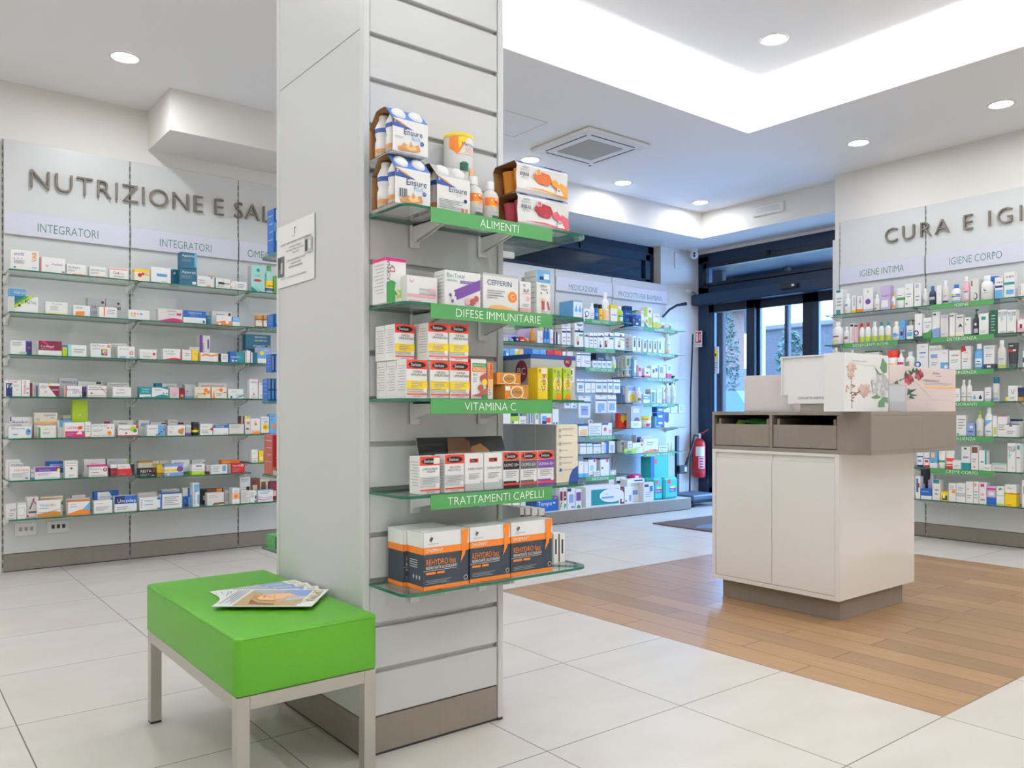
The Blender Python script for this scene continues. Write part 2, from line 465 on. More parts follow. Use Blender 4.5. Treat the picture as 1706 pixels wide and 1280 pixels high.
def label_items():
    by = {}
    for it in ITEMS: by.setdefault(it[6], []).append(it)
    used = set()
    for place, lst in by.items():
        lst.sort(key=lambda q: q[1])
        def txt(it, nf):
            if it[7]: return it[7]
            s = it[2] + it[3] + ' ' + it[4]
            f = [q for q in it[5] if not (q.startswith(it[3] + ' ') and 'title' not in q)][:nf]
            return s + (' with ' + ' and '.join(f) if f else ', plain')
        nf = {id(it): 1 for it in lst}
        for want in (2, 3):
            cnt = {}
            for it in lst: cnt.setdefault(txt(it, nf[id(it)]), []).append(it)
            for t, g in cnt.items():
                if len(g) > 1:
                    for it in g:
                        if len((txt(it, want) + ', ' + place).split()) <= 16: nf[id(it)] = want
        cnt = {}
        for it in lst: cnt.setdefault(txt(it, nf[id(it)]), []).append(it)
        for t, g in cnt.items():
            for i, it in enumerate(g):
                if len(g) == 1:
                    lab = t + ', ' + place
                    if len(lab.split()) > 16: lab = t
                else:
                    room = 16 - len(place.split()) - 5
                    tt = t
                    if len(tt.split()) > room: tt = txt(it, 1)
                    if len(tt.split()) > room and not it[7]:
                        tt = it[2] + it[3] + ' ' + it[4]
                        for q in it[5]:
                            if len((tt + ' with ' + q).split()) <= room: tt += ' with ' + q; break
                    lab = '%s, %s from left of %s, %s' % (tt, ORD[min(i, 11)], CARD[min(len(g), 12)], place)
                tag(it[0], lab, it[8], it[9])
def seeded(*a):
    return random.Random(str(a)).random()
CROP = {'c1': (0, 400, 5.3333), 'c2': (230, 400, 5.3333), 'c3': (0, 620, 5.3333), 'c4': (230, 620, 5.3333), 'c5': (0, 760, 6.4), 'c6': (230, 760, 6.4),
        'm1': (830, 350, 5.018), 'm2': (830, 470, 5.503), 'm3': (930, 640, 5.565), 'r1': (1380, 300, 5.2331), 'r2': (1380, 460, 5.2331), 'r3': (1480, 620, 4.2655), 'px': (0, 0, 1.0)}
def rows(crop, wall, front, zs, place, text, prefix='', maxdepth=.26):
    """wall 'Y': front face lies on y = front (+ setback), screen right is +X; wall 'X': on x = front (+ setback), screen right is -Y"""
    ox, oy, sc = CROP[crop]
    for line in text.strip().splitlines():
        line = line.strip()
        if not line: continue
        head, spec, *rest = [q.strip() for q in line.split('|')]
        look = rest[0] if rest and rest[0] else None
        h = head.split(); opt = dict(q.split('=') for q in h[3:] if '=' in q)
        x0, x1, yt = (float(q) for q in h[:3]); s = float(opt.get('s', .012)); kind = opt.get('k', 'b')
        px0, px1, py = ox + x0 / sc, ox + x1 / sc, oy + yt / sc
        pl = front + s
        if wall == 'Y':
            a, b = on_y(px0, 0, pl)[0], on_y(px1, 0, pl)[0]; zt = on_y((px0 + px1) / 2, py, pl)[1]; zb = on_y((px0 + px1) / 2, oy + float(opt['yb']) / sc, pl)[1] if 'yb' in opt else zs
            wd = b - a; loc = ((a + b) / 2, pl, zb); rz = 0.0
        else:
            a, b = on_x(px0, 0, pl)[0], on_x(px1, 0, pl)[0]; zt = on_x((px0 + px1) / 2, py, pl)[1]; zb = on_x((px0 + px1) / 2, oy + float(opt['yb']) / sc, pl)[1] if 'yb' in opt else zs
            wd = a - b; loc = (pl, (a + b) / 2, zb); rz = -math.pi / 2
        hh = zt - zb
        if hh < .01 or wd < .005:
            print('BAD ITEM', place, line, round(hh, 3), round(wd, 3)); continue
        wd -= .0015
        if kind == 'b': dp = float(opt.get('d', .045 + .03 * seeded(line)))
        elif kind in 'gh': dp = float(opt.get('d', .05 if kind == 'g' else .012))
        else: dp = float(opt.get('d', wd * (1.0 if kind in 'jsvm' or hh < 1.2 * wd else .62 if kind in 'ot' else .8)))
        dp = min(dp, maxdepth - s) if maxdepth - s > .015 else .015
        if 'yb' in opt: loc = (loc[0], loc[1], zb + .0006)
        else: loc = (loc[0], loc[1], zb + .0004)
        make_item(kind, wd, hh, dp, spec, loc, rz, place, look, opt.get('c'), prefix, flap='fl' in opt, sidelines=int(opt.get('sl', 0)), pos=px0 + .001 * py)
# ------------------------------------------------------------------ setting
XW0, YW0, YB, XD, XS, YSE = -2.5, -2.6, 5.95, 7.38, 6.64, 3.84    # left, rear, back wall, door wall, shelf wall and its end
ZS, YBK, XBK = 2.80, 5.43, 6.81                                      # soffit height and the faces of the bulkheads
def floor_material():
    m = mat('floor_tiles', hexc('d9d3c9'), .28); nt = m.node_tree; b = nt.nodes['Principled BSDF']; L = nt.links.new
    g = nt.nodes.new('ShaderNodeNewGeometry'); sp = nt.nodes.new('ShaderNodeSeparateXYZ'); L(g.outputs['Position'], sp.inputs[0])
    def M(op, a, c=None, v=None):
        n = nt.nodes.new('ShaderNodeMath'); n.operation = op
        if hasattr(a, 'is_output'): L(a, n.inputs[0])
        else: n.inputs[0].default_value = a
        if c is not None:
            if hasattr(c, 'is_output'): L(c, n.inputs[1])
            else: n.inputs[1].default_value = c
        return n.outputs[0]
    fr, cell = [], []
    for ax, off in (('X', .372), ('Y', .622)):
        t = M('DIVIDE', M('ADD', sp.outputs[ax], -off + 6.0), .6)
        f = M('FRACT', t); fr.append(M('MINIMUM', f, M('SUBTRACT', 1.0, f))); cell.append(M('FLOOR', t))
    edge = M('LESS_THAN', M('MINIMUM', fr[0], fr[1]), .0032)
    cb = nt.nodes.new('ShaderNodeCombineXYZ'); L(cell[0], cb.inputs[0]); L(cell[1], cb.inputs[1])
    wn = nt.nodes.new('ShaderNodeTexWhiteNoise'); wn.noise_dimensions = '3D'; L(cb.outputs[0], wn.inputs['Vector'])
    ad = nt.nodes.new('ShaderNodeVectorMath'); ad.operation = 'ADD'; L(g.outputs['Position'], ad.inputs[0]); L(wn.outputs['Color'], ad.inputs[1])
    mp = nt.nodes.new('ShaderNodeMapping'); mp.inputs['Scale'].default_value = (1.6, 3.2, 1); L(ad.outputs[0], mp.inputs[0])
    no = nt.nodes.new('ShaderNodeTexNoise'); no.inputs['Scale'].default_value = 1.5; no.inputs['Detail'].default_value = 4; no.inputs['Roughness'].default_value = .5; L(mp.outputs[0], no.inputs['Vector'])
    rp = nt.nodes.new('ShaderNodeValToRGB'); L(no.outputs['Fac'], rp.inputs[0])
    rp.color_ramp.elements[0].position = .2; rp.color_ramp.elements[0].color = (*hexc('cfc7bb'), 1)
    rp.color_ramp.elements[1].position = .85; rp.color_ramp.elements[1].color = (*hexc('dfdad2'), 1)
    mx = nt.nodes.new('ShaderNodeMix'); mx.data_type = 'RGBA'; L(edge, mx.inputs[0]); L(rp.outputs[0], mx.inputs[6]); mx.inputs[7].default_value = (*hexc('6f675d'), 1)
    L(mx.outputs[2], b.inputs['Base Color'])
    ro = nt.nodes.new('ShaderNodeMapRange'); L(no.outputs['Fac'], ro.inputs[0]); ro.inputs[3].default_value = .27; ro.inputs[4].default_value = .31; L(ro.outputs[0], b.inputs['Roughness'])
    bp = nt.nodes.new('ShaderNodeBump'); bp.inputs['Strength'].default_value = .25; bp.inputs['Distance'].default_value = .002; bp.invert = True; L(edge, bp.inputs['Height']); L(bp.outputs[0], b.inputs['Normal'])
def wood_material():
    m = mat('floor_wood', hexc('a98662'), .33); nt = m.node_tree; b = nt.nodes['Principled BSDF']; L = nt.links.new
    g = nt.nodes.new('ShaderNodeNewGeometry'); sp = nt.nodes.new('ShaderNodeSeparateXYZ'); L(g.outputs['Position'], sp.inputs[0])
    cb = nt.nodes.new('ShaderNodeCombineXYZ'); L(sp.outputs['Y'], cb.inputs[0]); L(sp.outputs['X'], cb.inputs[1])
    mp = nt.nodes.new('ShaderNodeMapping'); mp.inputs['Location'].default_value = (-1.222, -2.772, 0); L(cb.outputs[0], mp.inputs[0])
    br = nt.nodes.new('ShaderNodeTexBrick'); L(mp.outputs[0], br.inputs['Vector'])
    br.offset = .37; br.offset_frequency = 2; br.squash = 1
    br.inputs['Scale'].default_value = 1; br.inputs['Brick Width'].default_value = .9; br.inputs['Row Height'].default_value = .15; br.inputs['Mortar Size'].default_value = .0022; br.inputs['Mortar Smooth'].default_value = 0
    br.inputs['Color1'].default_value = (*hexc('b8936c'), 1); br.inputs['Color2'].default_value = (*hexc('9d7c5a'), 1); br.inputs['Mortar'].default_value = (*hexc('57442f'), 1)
    st = nt.nodes.new('ShaderNodeMapping'); st.inputs['Scale'].default_value = (2.2, 26, 1); L(cb.outputs[0], st.inputs[0])
    no = nt.nodes.new('ShaderNodeTexNoise'); no.inputs['Scale'].default_value = 2.0; no.inputs['Detail'].default_value = 6; L(st.outputs[0], no.inputs['Vector'])
    hs = nt.nodes.new('ShaderNodeMix'); hs.data_type = 'RGBA'; hs.blend_type = 'MULTIPLY'; hs.inputs[0].default_value = .55
    rp = nt.nodes.new('ShaderNodeValToRGB'); L(no.outputs['Fac'], rp.inputs[0])
    rp.color_ramp.elements[0].position = .25; rp.color_ramp.elements[0].color = (.62, .55, .48, 1); rp.color_ramp.elements[1].position = .75; rp.color_ramp.elements[1].color = (1, 1, 1, 1)
    L(br.outputs['Color'], hs.inputs[6]); L(rp.outputs[0], hs.inputs[7]); L(hs.outputs[2], b.inputs['Base Color'])
floor_material(); wood_material()
WX0, WX1, WY0, WY1 = 2.772, 5.772, 1.222, 3.622
mb = MB()
for x0, x1, y0, y1 in ((XW0 - .2, WX0, YW0 - .2, YB + .3), (WX1, XD, YW0 - .2, YB + .3), (WX0, WX1, YW0 - .2, WY0), (WX0, WX1, WY1, YB + .3)):
    mb.box(x0, x1, y0, y1, -.1, 0, 'floor_tiles')
struct(mb.build('floor'))
mb = MB(); mb.box(WX0, WX1, WY0, WY1, -.1, .0, 'floor_wood'); struct(mb.build('floor_inlay'))
# ceiling with its recess, lip and cavity
mb = MB(); t = .05
for x0, x1, y0, y1 in ((XW0 - .2, TX0 - .02, YW0 - .2, YB + .3), (TX1 + .02, XD + .2, YW0 - .2, YB + .3), (TX0 - .02, TX1 + .02, YW0 - .2, TY0 - .02), (TX0 - .02, TX1 + .02, TY1 + .02, YB + .3)):
    mb.box(x0, x1, y0, y1, ZC, ZC + .012, 'ceiling_paint')
for x0, x1, y0, y1 in ((TX0 - .02, TX0, TY0 - .02, TY1 + .02), (TX1, TX1 + .02, TY0 - .02, TY1 + .02), (TX0, TX1, TY0 - .02, TY0), (TX0, TX1, TY1, TY1 + .02)):
    mb.box(x0, x1, y0, y1, ZC, ZC + .075, 'ceiling_paint')
c = .2
for x0, x1, y0, y1 in ((TX0 - c - t, TX0 - c, TY0 - c, TY1 + c), (TX1 + c, TX1 + c + t, TY0 - c, TY1 + c), (TX0 - c, TX1 + c, TY0 - c - t, TY0 - c), (TX0 - c, TX1 + c, TY1 + c, TY1 + c + t)):
    mb.box(x0, x1, y0, y1, ZC + .01, ZU + .02, 'ceiling_paint')
mb.box(TX0 - c - t, TX1 + c + t, TY0 - c - t, TY1 + c + t, ZU, ZU + .05, 'ceiling_paint')
struct(mb.build('ceiling'))
# walls
BW0, BW1, BWZ0 = 3.6, 6.765, 2.30        # clerestory window over the dressing shelves
mb = MB()
mb.box(XW0 - .2, BW0, YB, YB + .25, 0, ZC, 'wall_paint'); mb.box(BW1, XD + .25, YB, YB + .25, 0, ZC, 'wall_paint'); mb.box(BW0, BW1, YB, YB + .25, 0, BWZ0, 'wall_paint'); mb.box(BW0, BW1, YB, YB + .25, ZS, ZC, 'wall_paint')
struct(mb.build('wall_back'))
mb = MB(); mb.box(XW0 - .2, XW0, YW0, YB, 0, ZC, 'wall_paint'); struct(mb.build('wall_left'))
mb = MB(); mb.box(XW0 - .2, XD, YW0 - .2, YW0, 0, ZC, 'wall_paint'); struct(mb.build('wall_rear'))
mb = MB(); mb.box(XS, XD, YW0, YSE, 0, ZC, 'wall_paint'); struct(mb.build('wall_right'))
mb = MB(); mb.box(XD, XD + .25, YSE, YB, ZS - .03, ZC, 'wall_paint'); mb.box(XD, XD + .25, YSE - .6, YSE + .02, 0, ZC, 'wall_paint'); struct(mb.build('wall_entrance'))
mb = MB(); mb.box(1.51, XD, YBK, YB, ZS, ZC, 'wall_paint'); mb.box(XBK, XD, YSE, YBK, ZS, ZC, 'wall_paint'); struct(mb.build('trim_1'))
# clerestory window
mb = MB(); y0, y1 = YB + .1, YB + .16
z0, z1 = BWZ0, ZS
for a, b, c0, c1 in ((BW0, BW1, z0, z0 + .075), (BW0, BW1, z1 - .085, z1), (BW0, BW0 + .09, z0, z1), (BW1 - .09, BW1, z0, z1)): mb.box(a, b, y0, y1, c0, c1, 'frame_blue', .003)
for a, b, c0, c1 in ((BW0 + .09, BW1 - .09, z0 + .075, z0 + .135), (BW0 + .09, BW1 - .09, z1 - .165, z1 - .085), (BW1 - .16, BW1 - .09, z0 + .1, z1 - .1)): mb.box(a, b, y0 - .03, y1 - .02, c0, c1, 'frame_blue', .003)
win = struct(mb.build('window_1'))
mb = MB(); mb.box(BW0 + .09, BW1 - .16, y0 + .01, y0 + .018, z0 + .13, z1 - .16, 'window_glass'); mb.build('pane', win)
mb = MB(); mb.box(5.62, 5.66, y0 - .055, y0 - .03, z1 - .15, z1 - .07, 'frame_dark', .003); mb.box(5.6, 5.64, y0 - .07, y0 - .05, z1 - .09, z1 - .07, 'frame_dark', .002); mb.build('latch', win)
# sliding entrance door, its header and the transom light above
xf = XD; dz = 2.19
mb = MB()
mb.box(xf, xf + .07, 5.79, 5.935, 0, 2.74, 'frame_blue', .004)                       # jamb
mb.box(xf, xf + .07, YSE, 3.93, 0, 2.74, 'frame_blue', .004)
mb.box(xf, xf + .07, YSE, 5.935, 2.66, 2.775, 'frame_blue', .004)
mb.box(xf, xf + .07, YSE, 5.935, 2.30, 2.40, 'frame_blue', .004)
mb.box(xf - .02, xf + .05, 5.80, 5.85, 2.38, 2.68, 'frame_dark', .003)
mb.box(xf - .02, xf + .05, 3.9, 5.85, 2.60, 2.66, 'frame_dark', .003)
mb.box(xf - .02, xf + .05, 3.9, 5.85, 2.40, 2.435, 'frame_dark', .003)
mb.box(xf + .12, xf + .2, YSE, 5.935, 0.0, .012, 'steel')
door = struct(mb.build('door_1'))
mb = MB(); mb.box(xf + .02, xf + .028, 3.93, 5.79, 2.43, 2.61, 'window_glass'); mb.build('transom_pane', door)
def leaf(ya, yb, x, name, railz=.15, top=dz - .01):
    m = MB()
    m.box(x, x + .045, ya, ya + .105, 0.012, top, 'frame_dark', .003); m.box(x, x + .045, yb - .075, yb, 0.012, top, 'frame_blue', .003)
    m.box(x, x + .045, ya, yb, 0.012, railz, 'frame_blue', .003); m.box(x, x + .045, ya, yb, dz - .09, top, 'frame_dark', .003)
    o = m.build(name, door)
    g = MB(); g.box(x + .018, x + .026, ya + .1, yb - .07, railz, dz - .085, 'window_glass'); g.build('pane', o)
    return o
leaf(5.19, 5.79, xf + .005, 'side_leaf', .15, dz + .09)
leaf(4.555, 5.235, xf + .06, 'sliding_leaf', .15, dz + .09); leaf(3.93, 4.555, xf + .06, 'sliding_leaf', .15, dz + .09)
m = MB(); m.box(xf - .13, xf + .003, YSE + .0, 5.93, dz, 2.305, 'frame_blue', .006); m.box(xf - .12, xf + .0, YSE, 5.9, dz - .006, dz + .004, 'frame_dark'); m.build('header_beam', door)
m = MB(); m.box(xf - .165, xf - .13, 4.58, 4.78, 2.235, 2.285, 'black_rubber', .01); m.box(xf - .1652, xf - .164, 4.61, 4.64, 2.25, 2.27, 'S'); m.build('motion_sensor', door)
m = MB(); m.box(xf - .045, xf - .02, 4.98, 5.02, 2.62, 2.68, 'hole_dark', .003); m.build('latch', door)
# door mat
noisy('mat_brown', hexc('6a5750'), hexc('54453f'), 160, .95)
o = MB(); o.box(5.47, 7.2, 3.92, 4.91, 0.0006, .010, 'mat_brown', .004)
o.add([(5.75 + .22 * math.cos(i * math.pi / 8), 4.45 + .10 * math.sin(i * math.pi / 8), .0105) for i in range(16)], [list(range(16))], 'd')
tag(o.build('door_mat'), 'dark brown entrance mat with teal emblem lying before the sliding door', 'mat')
# exit sign shape pressed on the bulkhead and camera
mb = MB(); mb.box(XBK - .022, XBK, 4.45, 4.80, 2.90, 3.0, 'wall_paint', .006)
mb.box(XBK - .0235, XBK - .022, 4.5, 4.75, 2.925, 2.975, 'panel_white'); tag(mb.build('emergency_light'), 'flat white emergency light on the bulkhead above the sliding door', 'light')
# ------------------------------------------------------------------ wall shelving
def sign_plate(mb, x0, x1, y, z0, z1, text, tx0, tx1, tz, th, flip=None):
    """plate with lettering; flip=None: faces -Y along X; 'X': faces -X, runs from y-values x0 (screen left) down to x1"""
    V, Fc, W = text2d(text, thin=.009)
    if flip is None:
        mb.box(x0, x1, y, y + .006, z0, z1, 'sign_plate', .001)
        mb.box(x0, x1, y - .001, y + .007, z0 - .004, z0, 'seam_soft'); s = (tx1 - tx0) / W
        mb.add([(tx0 + v[0] * s, y - .0006, tz + v[1] * th) for v in V], Fc, 'sign_text')
    else:
        mb.box(y, y + .006, x1, x0, z0, z1, 'sign_plate', .001)
        mb.box(y - .001, y + .007, x1, x0, z0 - .004, z0, 'seam_soft'); s = (tx0 - tx1) / W
        mb.add([(y - .0006, tx0 - v[0] * s, tz + v[1] * th) for v in V], Fc, 'sign_text')
def glass_plate(pts, z, name, th=.008, edge='glass_edge'):
    """horizontal pane with outline pts (counter-clockwise), top at z"""
    mb = MB(); n = len(pts)
    top = [(p[0], p[1], z) for p in pts]; bot = [(p[0], p[1], z - th) for p in pts]
    mb.add(top, [list(range(n))], 'shelf_glass'); mb.add(bot, [list(range(n))[::-1]], 'shelf_glass')
    for i in range(n):
        j = (i + 1) % n
        mb.add([bot[i], bot[j], top[j], top[i]], [(0, 1, 2, 3)], edge)
    return mb
def round_rect(x0, x1, y0, y1, r0=.012, r1=None):
    """outline whose two corners on the y0 side are rounded"""
    r1 = r0 if r1 is None else r1; pts = []
    for k in range(7):
        a = math.pi + math.pi / 2 * k / 6; pts.append((x0 + r0 + r0 * math.cos(a), y0 + r0 + r0 * math.sin(a)))
    for k in range(7):
        a = 1.5 * math.pi + math.pi / 2 * k / 6; pts.append((x1 - r1 + r1 * math.cos(a), y0 + r1 + r1 * math.sin(a)))
    return pts + [(x1, y1), (x0, y1)]
def label_strip(mb, x0, x1, y, z1, text, th=.038, tscale=.6, tx=None):
    mb.box(x0, x1, y, y + .002, z1 - th, z1, 'label_green')
    V, Fc, W = text2d(text, thin=.008); s = th * tscale; s2 = min(s, (x1 - x0) * .94 / W)
    cx = (x0 + x1) / 2 if tx is None else tx
    mb.add([(cx - W * s2 / 2 + v[0] * s2, y - .0005, z1 - th + th * (1 - tscale) / 2 + v[1] * s) for v in V], Fc, 'label_text')
def wall_bracket(parent, x, y0, y1, z):
    mb = MB(); mb.box(x - .012, x + .012, y1 - .012, y1, z - .06, z - .008, 'white_metal', .002)
    mb.add([(x - .004, y1 - .01, z - .008), (x - .004, y0, z - .008), (x - .004, y0, z - .018), (x - .004, y1 - .01, z - .05),
            (x + .004, y1 - .01, z - .008), (x + .004, y0, z - .008), (x + .004, y0, z - .018), (x + .004, y1 - .01, z - .05)],
           [(0, 1, 2, 3), (7, 6, 5, 4), (0, 4, 5, 1), (1, 5, 6, 2), (2, 6, 7, 3), (3, 7, 4, 0)], 'white_metal')
    mb.build('bracket', parent)
def bay_y(x0, x1, yp, ztop, sign, label, upright_left=True, plinth=.11, zplinth_front=None):
    """one wall bay facing -Y: back panel, plinth, slotted upright, sign plate"""
    e = empty('display_bay', ((x0 + x1) / 2, yp, 0)); tag(e, label, 'wall panel', 'shelving bays along the walls')
    ox = -(x0 + x1) / 2
    g = .005
    m = MB(); m.box(x0 + g + ox, x1 - g + ox, 0, .02, plinth + .004, ztop, 'panel_white', .001); m.build('back_panel', e)
    m = MB(); plinth and m.box(x0 + g + ox, x1 - g + ox, 0, .02, .006, plinth, 'taupe_laminate', .001); plinth and m.box(x0 + g + ox, x1 - g + ox, .004, .02, 0, .006, 'seam_dark'); plinth and m.build('plinth', e)
    m = MB(); m.box(x0 - g + .0004 + ox, x0 + g - .0004 + ox, .008, .02, 0, ztop, 'seam_soft')
    for i in range(int(ztop / .05)): m.box(x0 - .0025 + ox, x0 + .0025 + ox, .0074, .009, .03 + i * .05, .06 + i * .05, 'seam_dark')
    m.build('upright', e)
    if sign:
        m = MB(); sign_plate(m, x0 + .006 + ox, x1 - .006 + ox, -.012, sign[1], sign[2], sign[0], sign[3] + ox, sign[4] + ox, sign[5], sign[6]); m.build('sign_plate', e)
    return e
YP_ = 5.93
LZ = [1.854, 1.600, 1.345, 1.092, .840, .588, .355]
LX = [.655, 1.39, 2.128, 2.865, 3.6]
SHN = ['top shelf', 'second shelf', 'third shelf', 'fourth shelf', 'fifth shelf', 'sixth shelf', 'bottom shelf']
bay_y(LX[0], LX[1], YP_, 2.698, ('INTEGRATORI', 2.11, 2.252, .838, 1.192, 2.142, .054), 'white wall panel under NUTRI lettering with first INTEGRATORI sign')
bay_y(LX[1], LX[2], YP_, 2.698, ('INTEGRATORI', 2.11, 2.252, 1.575, 1.93, 2.142, .054), 'white wall panel with the INTEGRATORI sign nearer the square column')
bay_y(LX[2], LX[3], YP_, 2.698, ('OMEGA 3', 2.11, 2.252, 2.19, 2.45, 2.142, .054), 'white wall panel half hidden by the column, under OMEGA sign')
def wall_shelf(x0, x1, y0, y1, z, lab, strip=None, grp='glass wall shelves'):
    y1 -= .0008; y0 -= .0008; e = empty('glass_shelf', ((x0 + x1) / 2, y1, z)); tag(e, lab, 'shelf', grp); ox, oy = -(x0 + x1) / 2, -y1
    pts = round_rect(x0 + .003, x1 - .003, y0, y1)
    glass_plate([(p[0] + ox, p[1] + oy) for p in pts], 0, 'pane').build('glass_pane', e)
    for xx in (x0 + .014, x1 - .014): wall_bracket(e, xx + ox, y0 + .1 + oy, 0, 0)
    if strip:
        m = MB(); label_strip(m, strip[1] + ox, strip[2] + ox, y0 - .0035 + oy, -.001, strip[0]); m.build('label_strip', e)
    return e
BAYW = ['first INTEGRATORI bay', 'second INTEGRATORI bay', 'OMEGA bay']
for bi in range(3):
    for k, z in enumerate(LZ):
        if bi == 1 and k == 5: z -= .018
        if bi == 2 and k == 5: z = .638
        strip = None
        if bi == 2 and k in (0, 6): strip = ('INTEGRATORI', 2.36, 2.66)
        wall_shelf(LX[bi], LX[bi + 1], YP_ - .27, YP_, z, 'green-edged glass %s of the %s' % (SHN[k], BAYW[bi]), strip)
# sockets under the lowest shelf
for i, xx in enumerate((.78, .96)):
    m = MB(); m.box(xx - .06, xx + .06, YP_ - .008, YP_, .22, .30, 'white_metal', .003)
    for q in (-.03, 0, .03): m.box(xx + q - .009, xx + q + .009, YP_ - .0095, YP_ - .008, .25, .275, 'seam_soft' if i == 0 else 'seam_dark')
    tag(m.build('wall_socket'), ('white wall socket with pale inserts' if i == 0 else 'white wall socket with dark holes') + ' below the lowest left-hand glass shelf', 'socket', 'wall sockets')
def lettering(name, text, pos, height, loc, rotz, label, depth=.02):
    """solid letters standing off the panels; pos: list of (index, target x) used to set the spacing"""
    e = empty(name, loc, rotz); tag(e, label, 'sign'); depth0 = .004
    x = [0.0]
    for ch in text: x.append(x[-1] + glyph(ch)[2] / CAP * height)
    (i0, p0), (i1, p1) = pos
    # extra tracking so that letter i1 starts at p1 and letter i0 at p0
    tr = ((p1 - p0) - (x[i1] - x[i0])) / (i1 - i0)
    for i, ch in enumerate(text):
        if ch == ' ': continue
        vs, fs, adv = glyph(ch, .5, .014)
        m = MB(); m.add([(v[0] / CAP * height, -v[2] / .5 * depth / 2 - depth / 2 - depth0, v[1] / CAP * height) for v in vs], fs, 'lettering')
        q = p0 + (x[i] - x[i0]) + tr * (i - i0)
        m.build('letter', e, (q, 0, 0))
lettering('wall_lettering', 'NUTRIZIONE E SALUTE', ((0, .789), (16, 2.385)), .118, (0, YP_, 2.416), 0, 'raised taupe letters NUTRIZIONE E SALUTE along the wall panels')
# ---- dressing and baby products wall
YM_ = 5.90; MF = YM_ - .28
MX = [3.78, 4.29, 5.19, 5.965, 6.80]
MZ = {0: [1.88, 1.62, 1.36, 1.10, .84, .58, .36], 1: [1.88, 1.607, 1.42, None, .767, .595, .376], 2: [1.855, 1.60, 1.345, 1.085, .835, .58]}
bay_y(MX[1], MX[2], YM_, 2.375, None, 'white wall panel beside MEDICAZIONE bay partly hidden by the column', plinth=.0)
bay_y(MX[2], MX[3], YM_, 2.375, ('MEDICAZIONE', 2.17, 2.305, 5.356, 5.747, 2.19, .053), 'white wall panel with the MEDICAZIONE sign', plinth=.0)
bay_y(MX[3], MX[4], YM_, 2.375, ('PRODOTTI PER BAMBINI', 2.165, 2.30, 6.045, 6.70, 2.185, .053), 'white wall panel with the PRODOTTI PER BAMBINI sign', plinth=.0)
MB_ = ['bay left of MEDICAZIONE', 'MEDICAZIONE bay', 'BAMBINI bay']
MST = {1: {0: 'DISINFETTANTI', 1: 'CEROTTI', 2: 'CEROTTI MEDICATI', 4: 'CEROTTI MEDICATI', 6: 'MEDICAZIONE'}, 2: {0: 'ALIMENTI', 1: 'PRODOTTI PER BAMBINI', 2: 'PRODOTTI PER BAMBINI', 3: 'IGIENE CORPO', 5: "ARTICOLI PER L'INFANZIA"}}
for b in (0, 1, 2):
    for k, z in enumerate(MZ[b]):
        if z is None: continue
        st = MST.get(b, {}).get(k)
        sx = (5.325, 5.72) if b == 1 else (6.13, 6.60)
        wall_shelf(MX[b + 1], MX[b + 2], MF, YM_, z, 'glass %s of the %s' % (SHN[k] if k < 6 else 'bottom shelf', MB_[b]), (st, *sx) if st else None)
PLF, PLZ = 5.40, .12
for i, (x0, x1) in enumerate(((4.1, 5.19), (5.19, 5.965), (5.965, 6.60))):
    m = MB(); m.box(x0 + .001, x1 - .001, PLF, YM_ - .001, .008, PLZ, 'panel_grey', .002); m.box(x0, x1, PLF + .01, YM_ - .002, 0, .008, 'seam_dark')
    m.box(x0 + .001, x1 - .001, PLF - .002, PLF, .01, PLZ - .004, 'taupe_laminate')
    tag(m.build('plinth_box'), ('low grey plinth section reaching behind the column', 'low grey plinth section under the MEDICAZIONE bay', 'low grey plinth section nearest the scale')[i], 'plinth', 'low plinths')
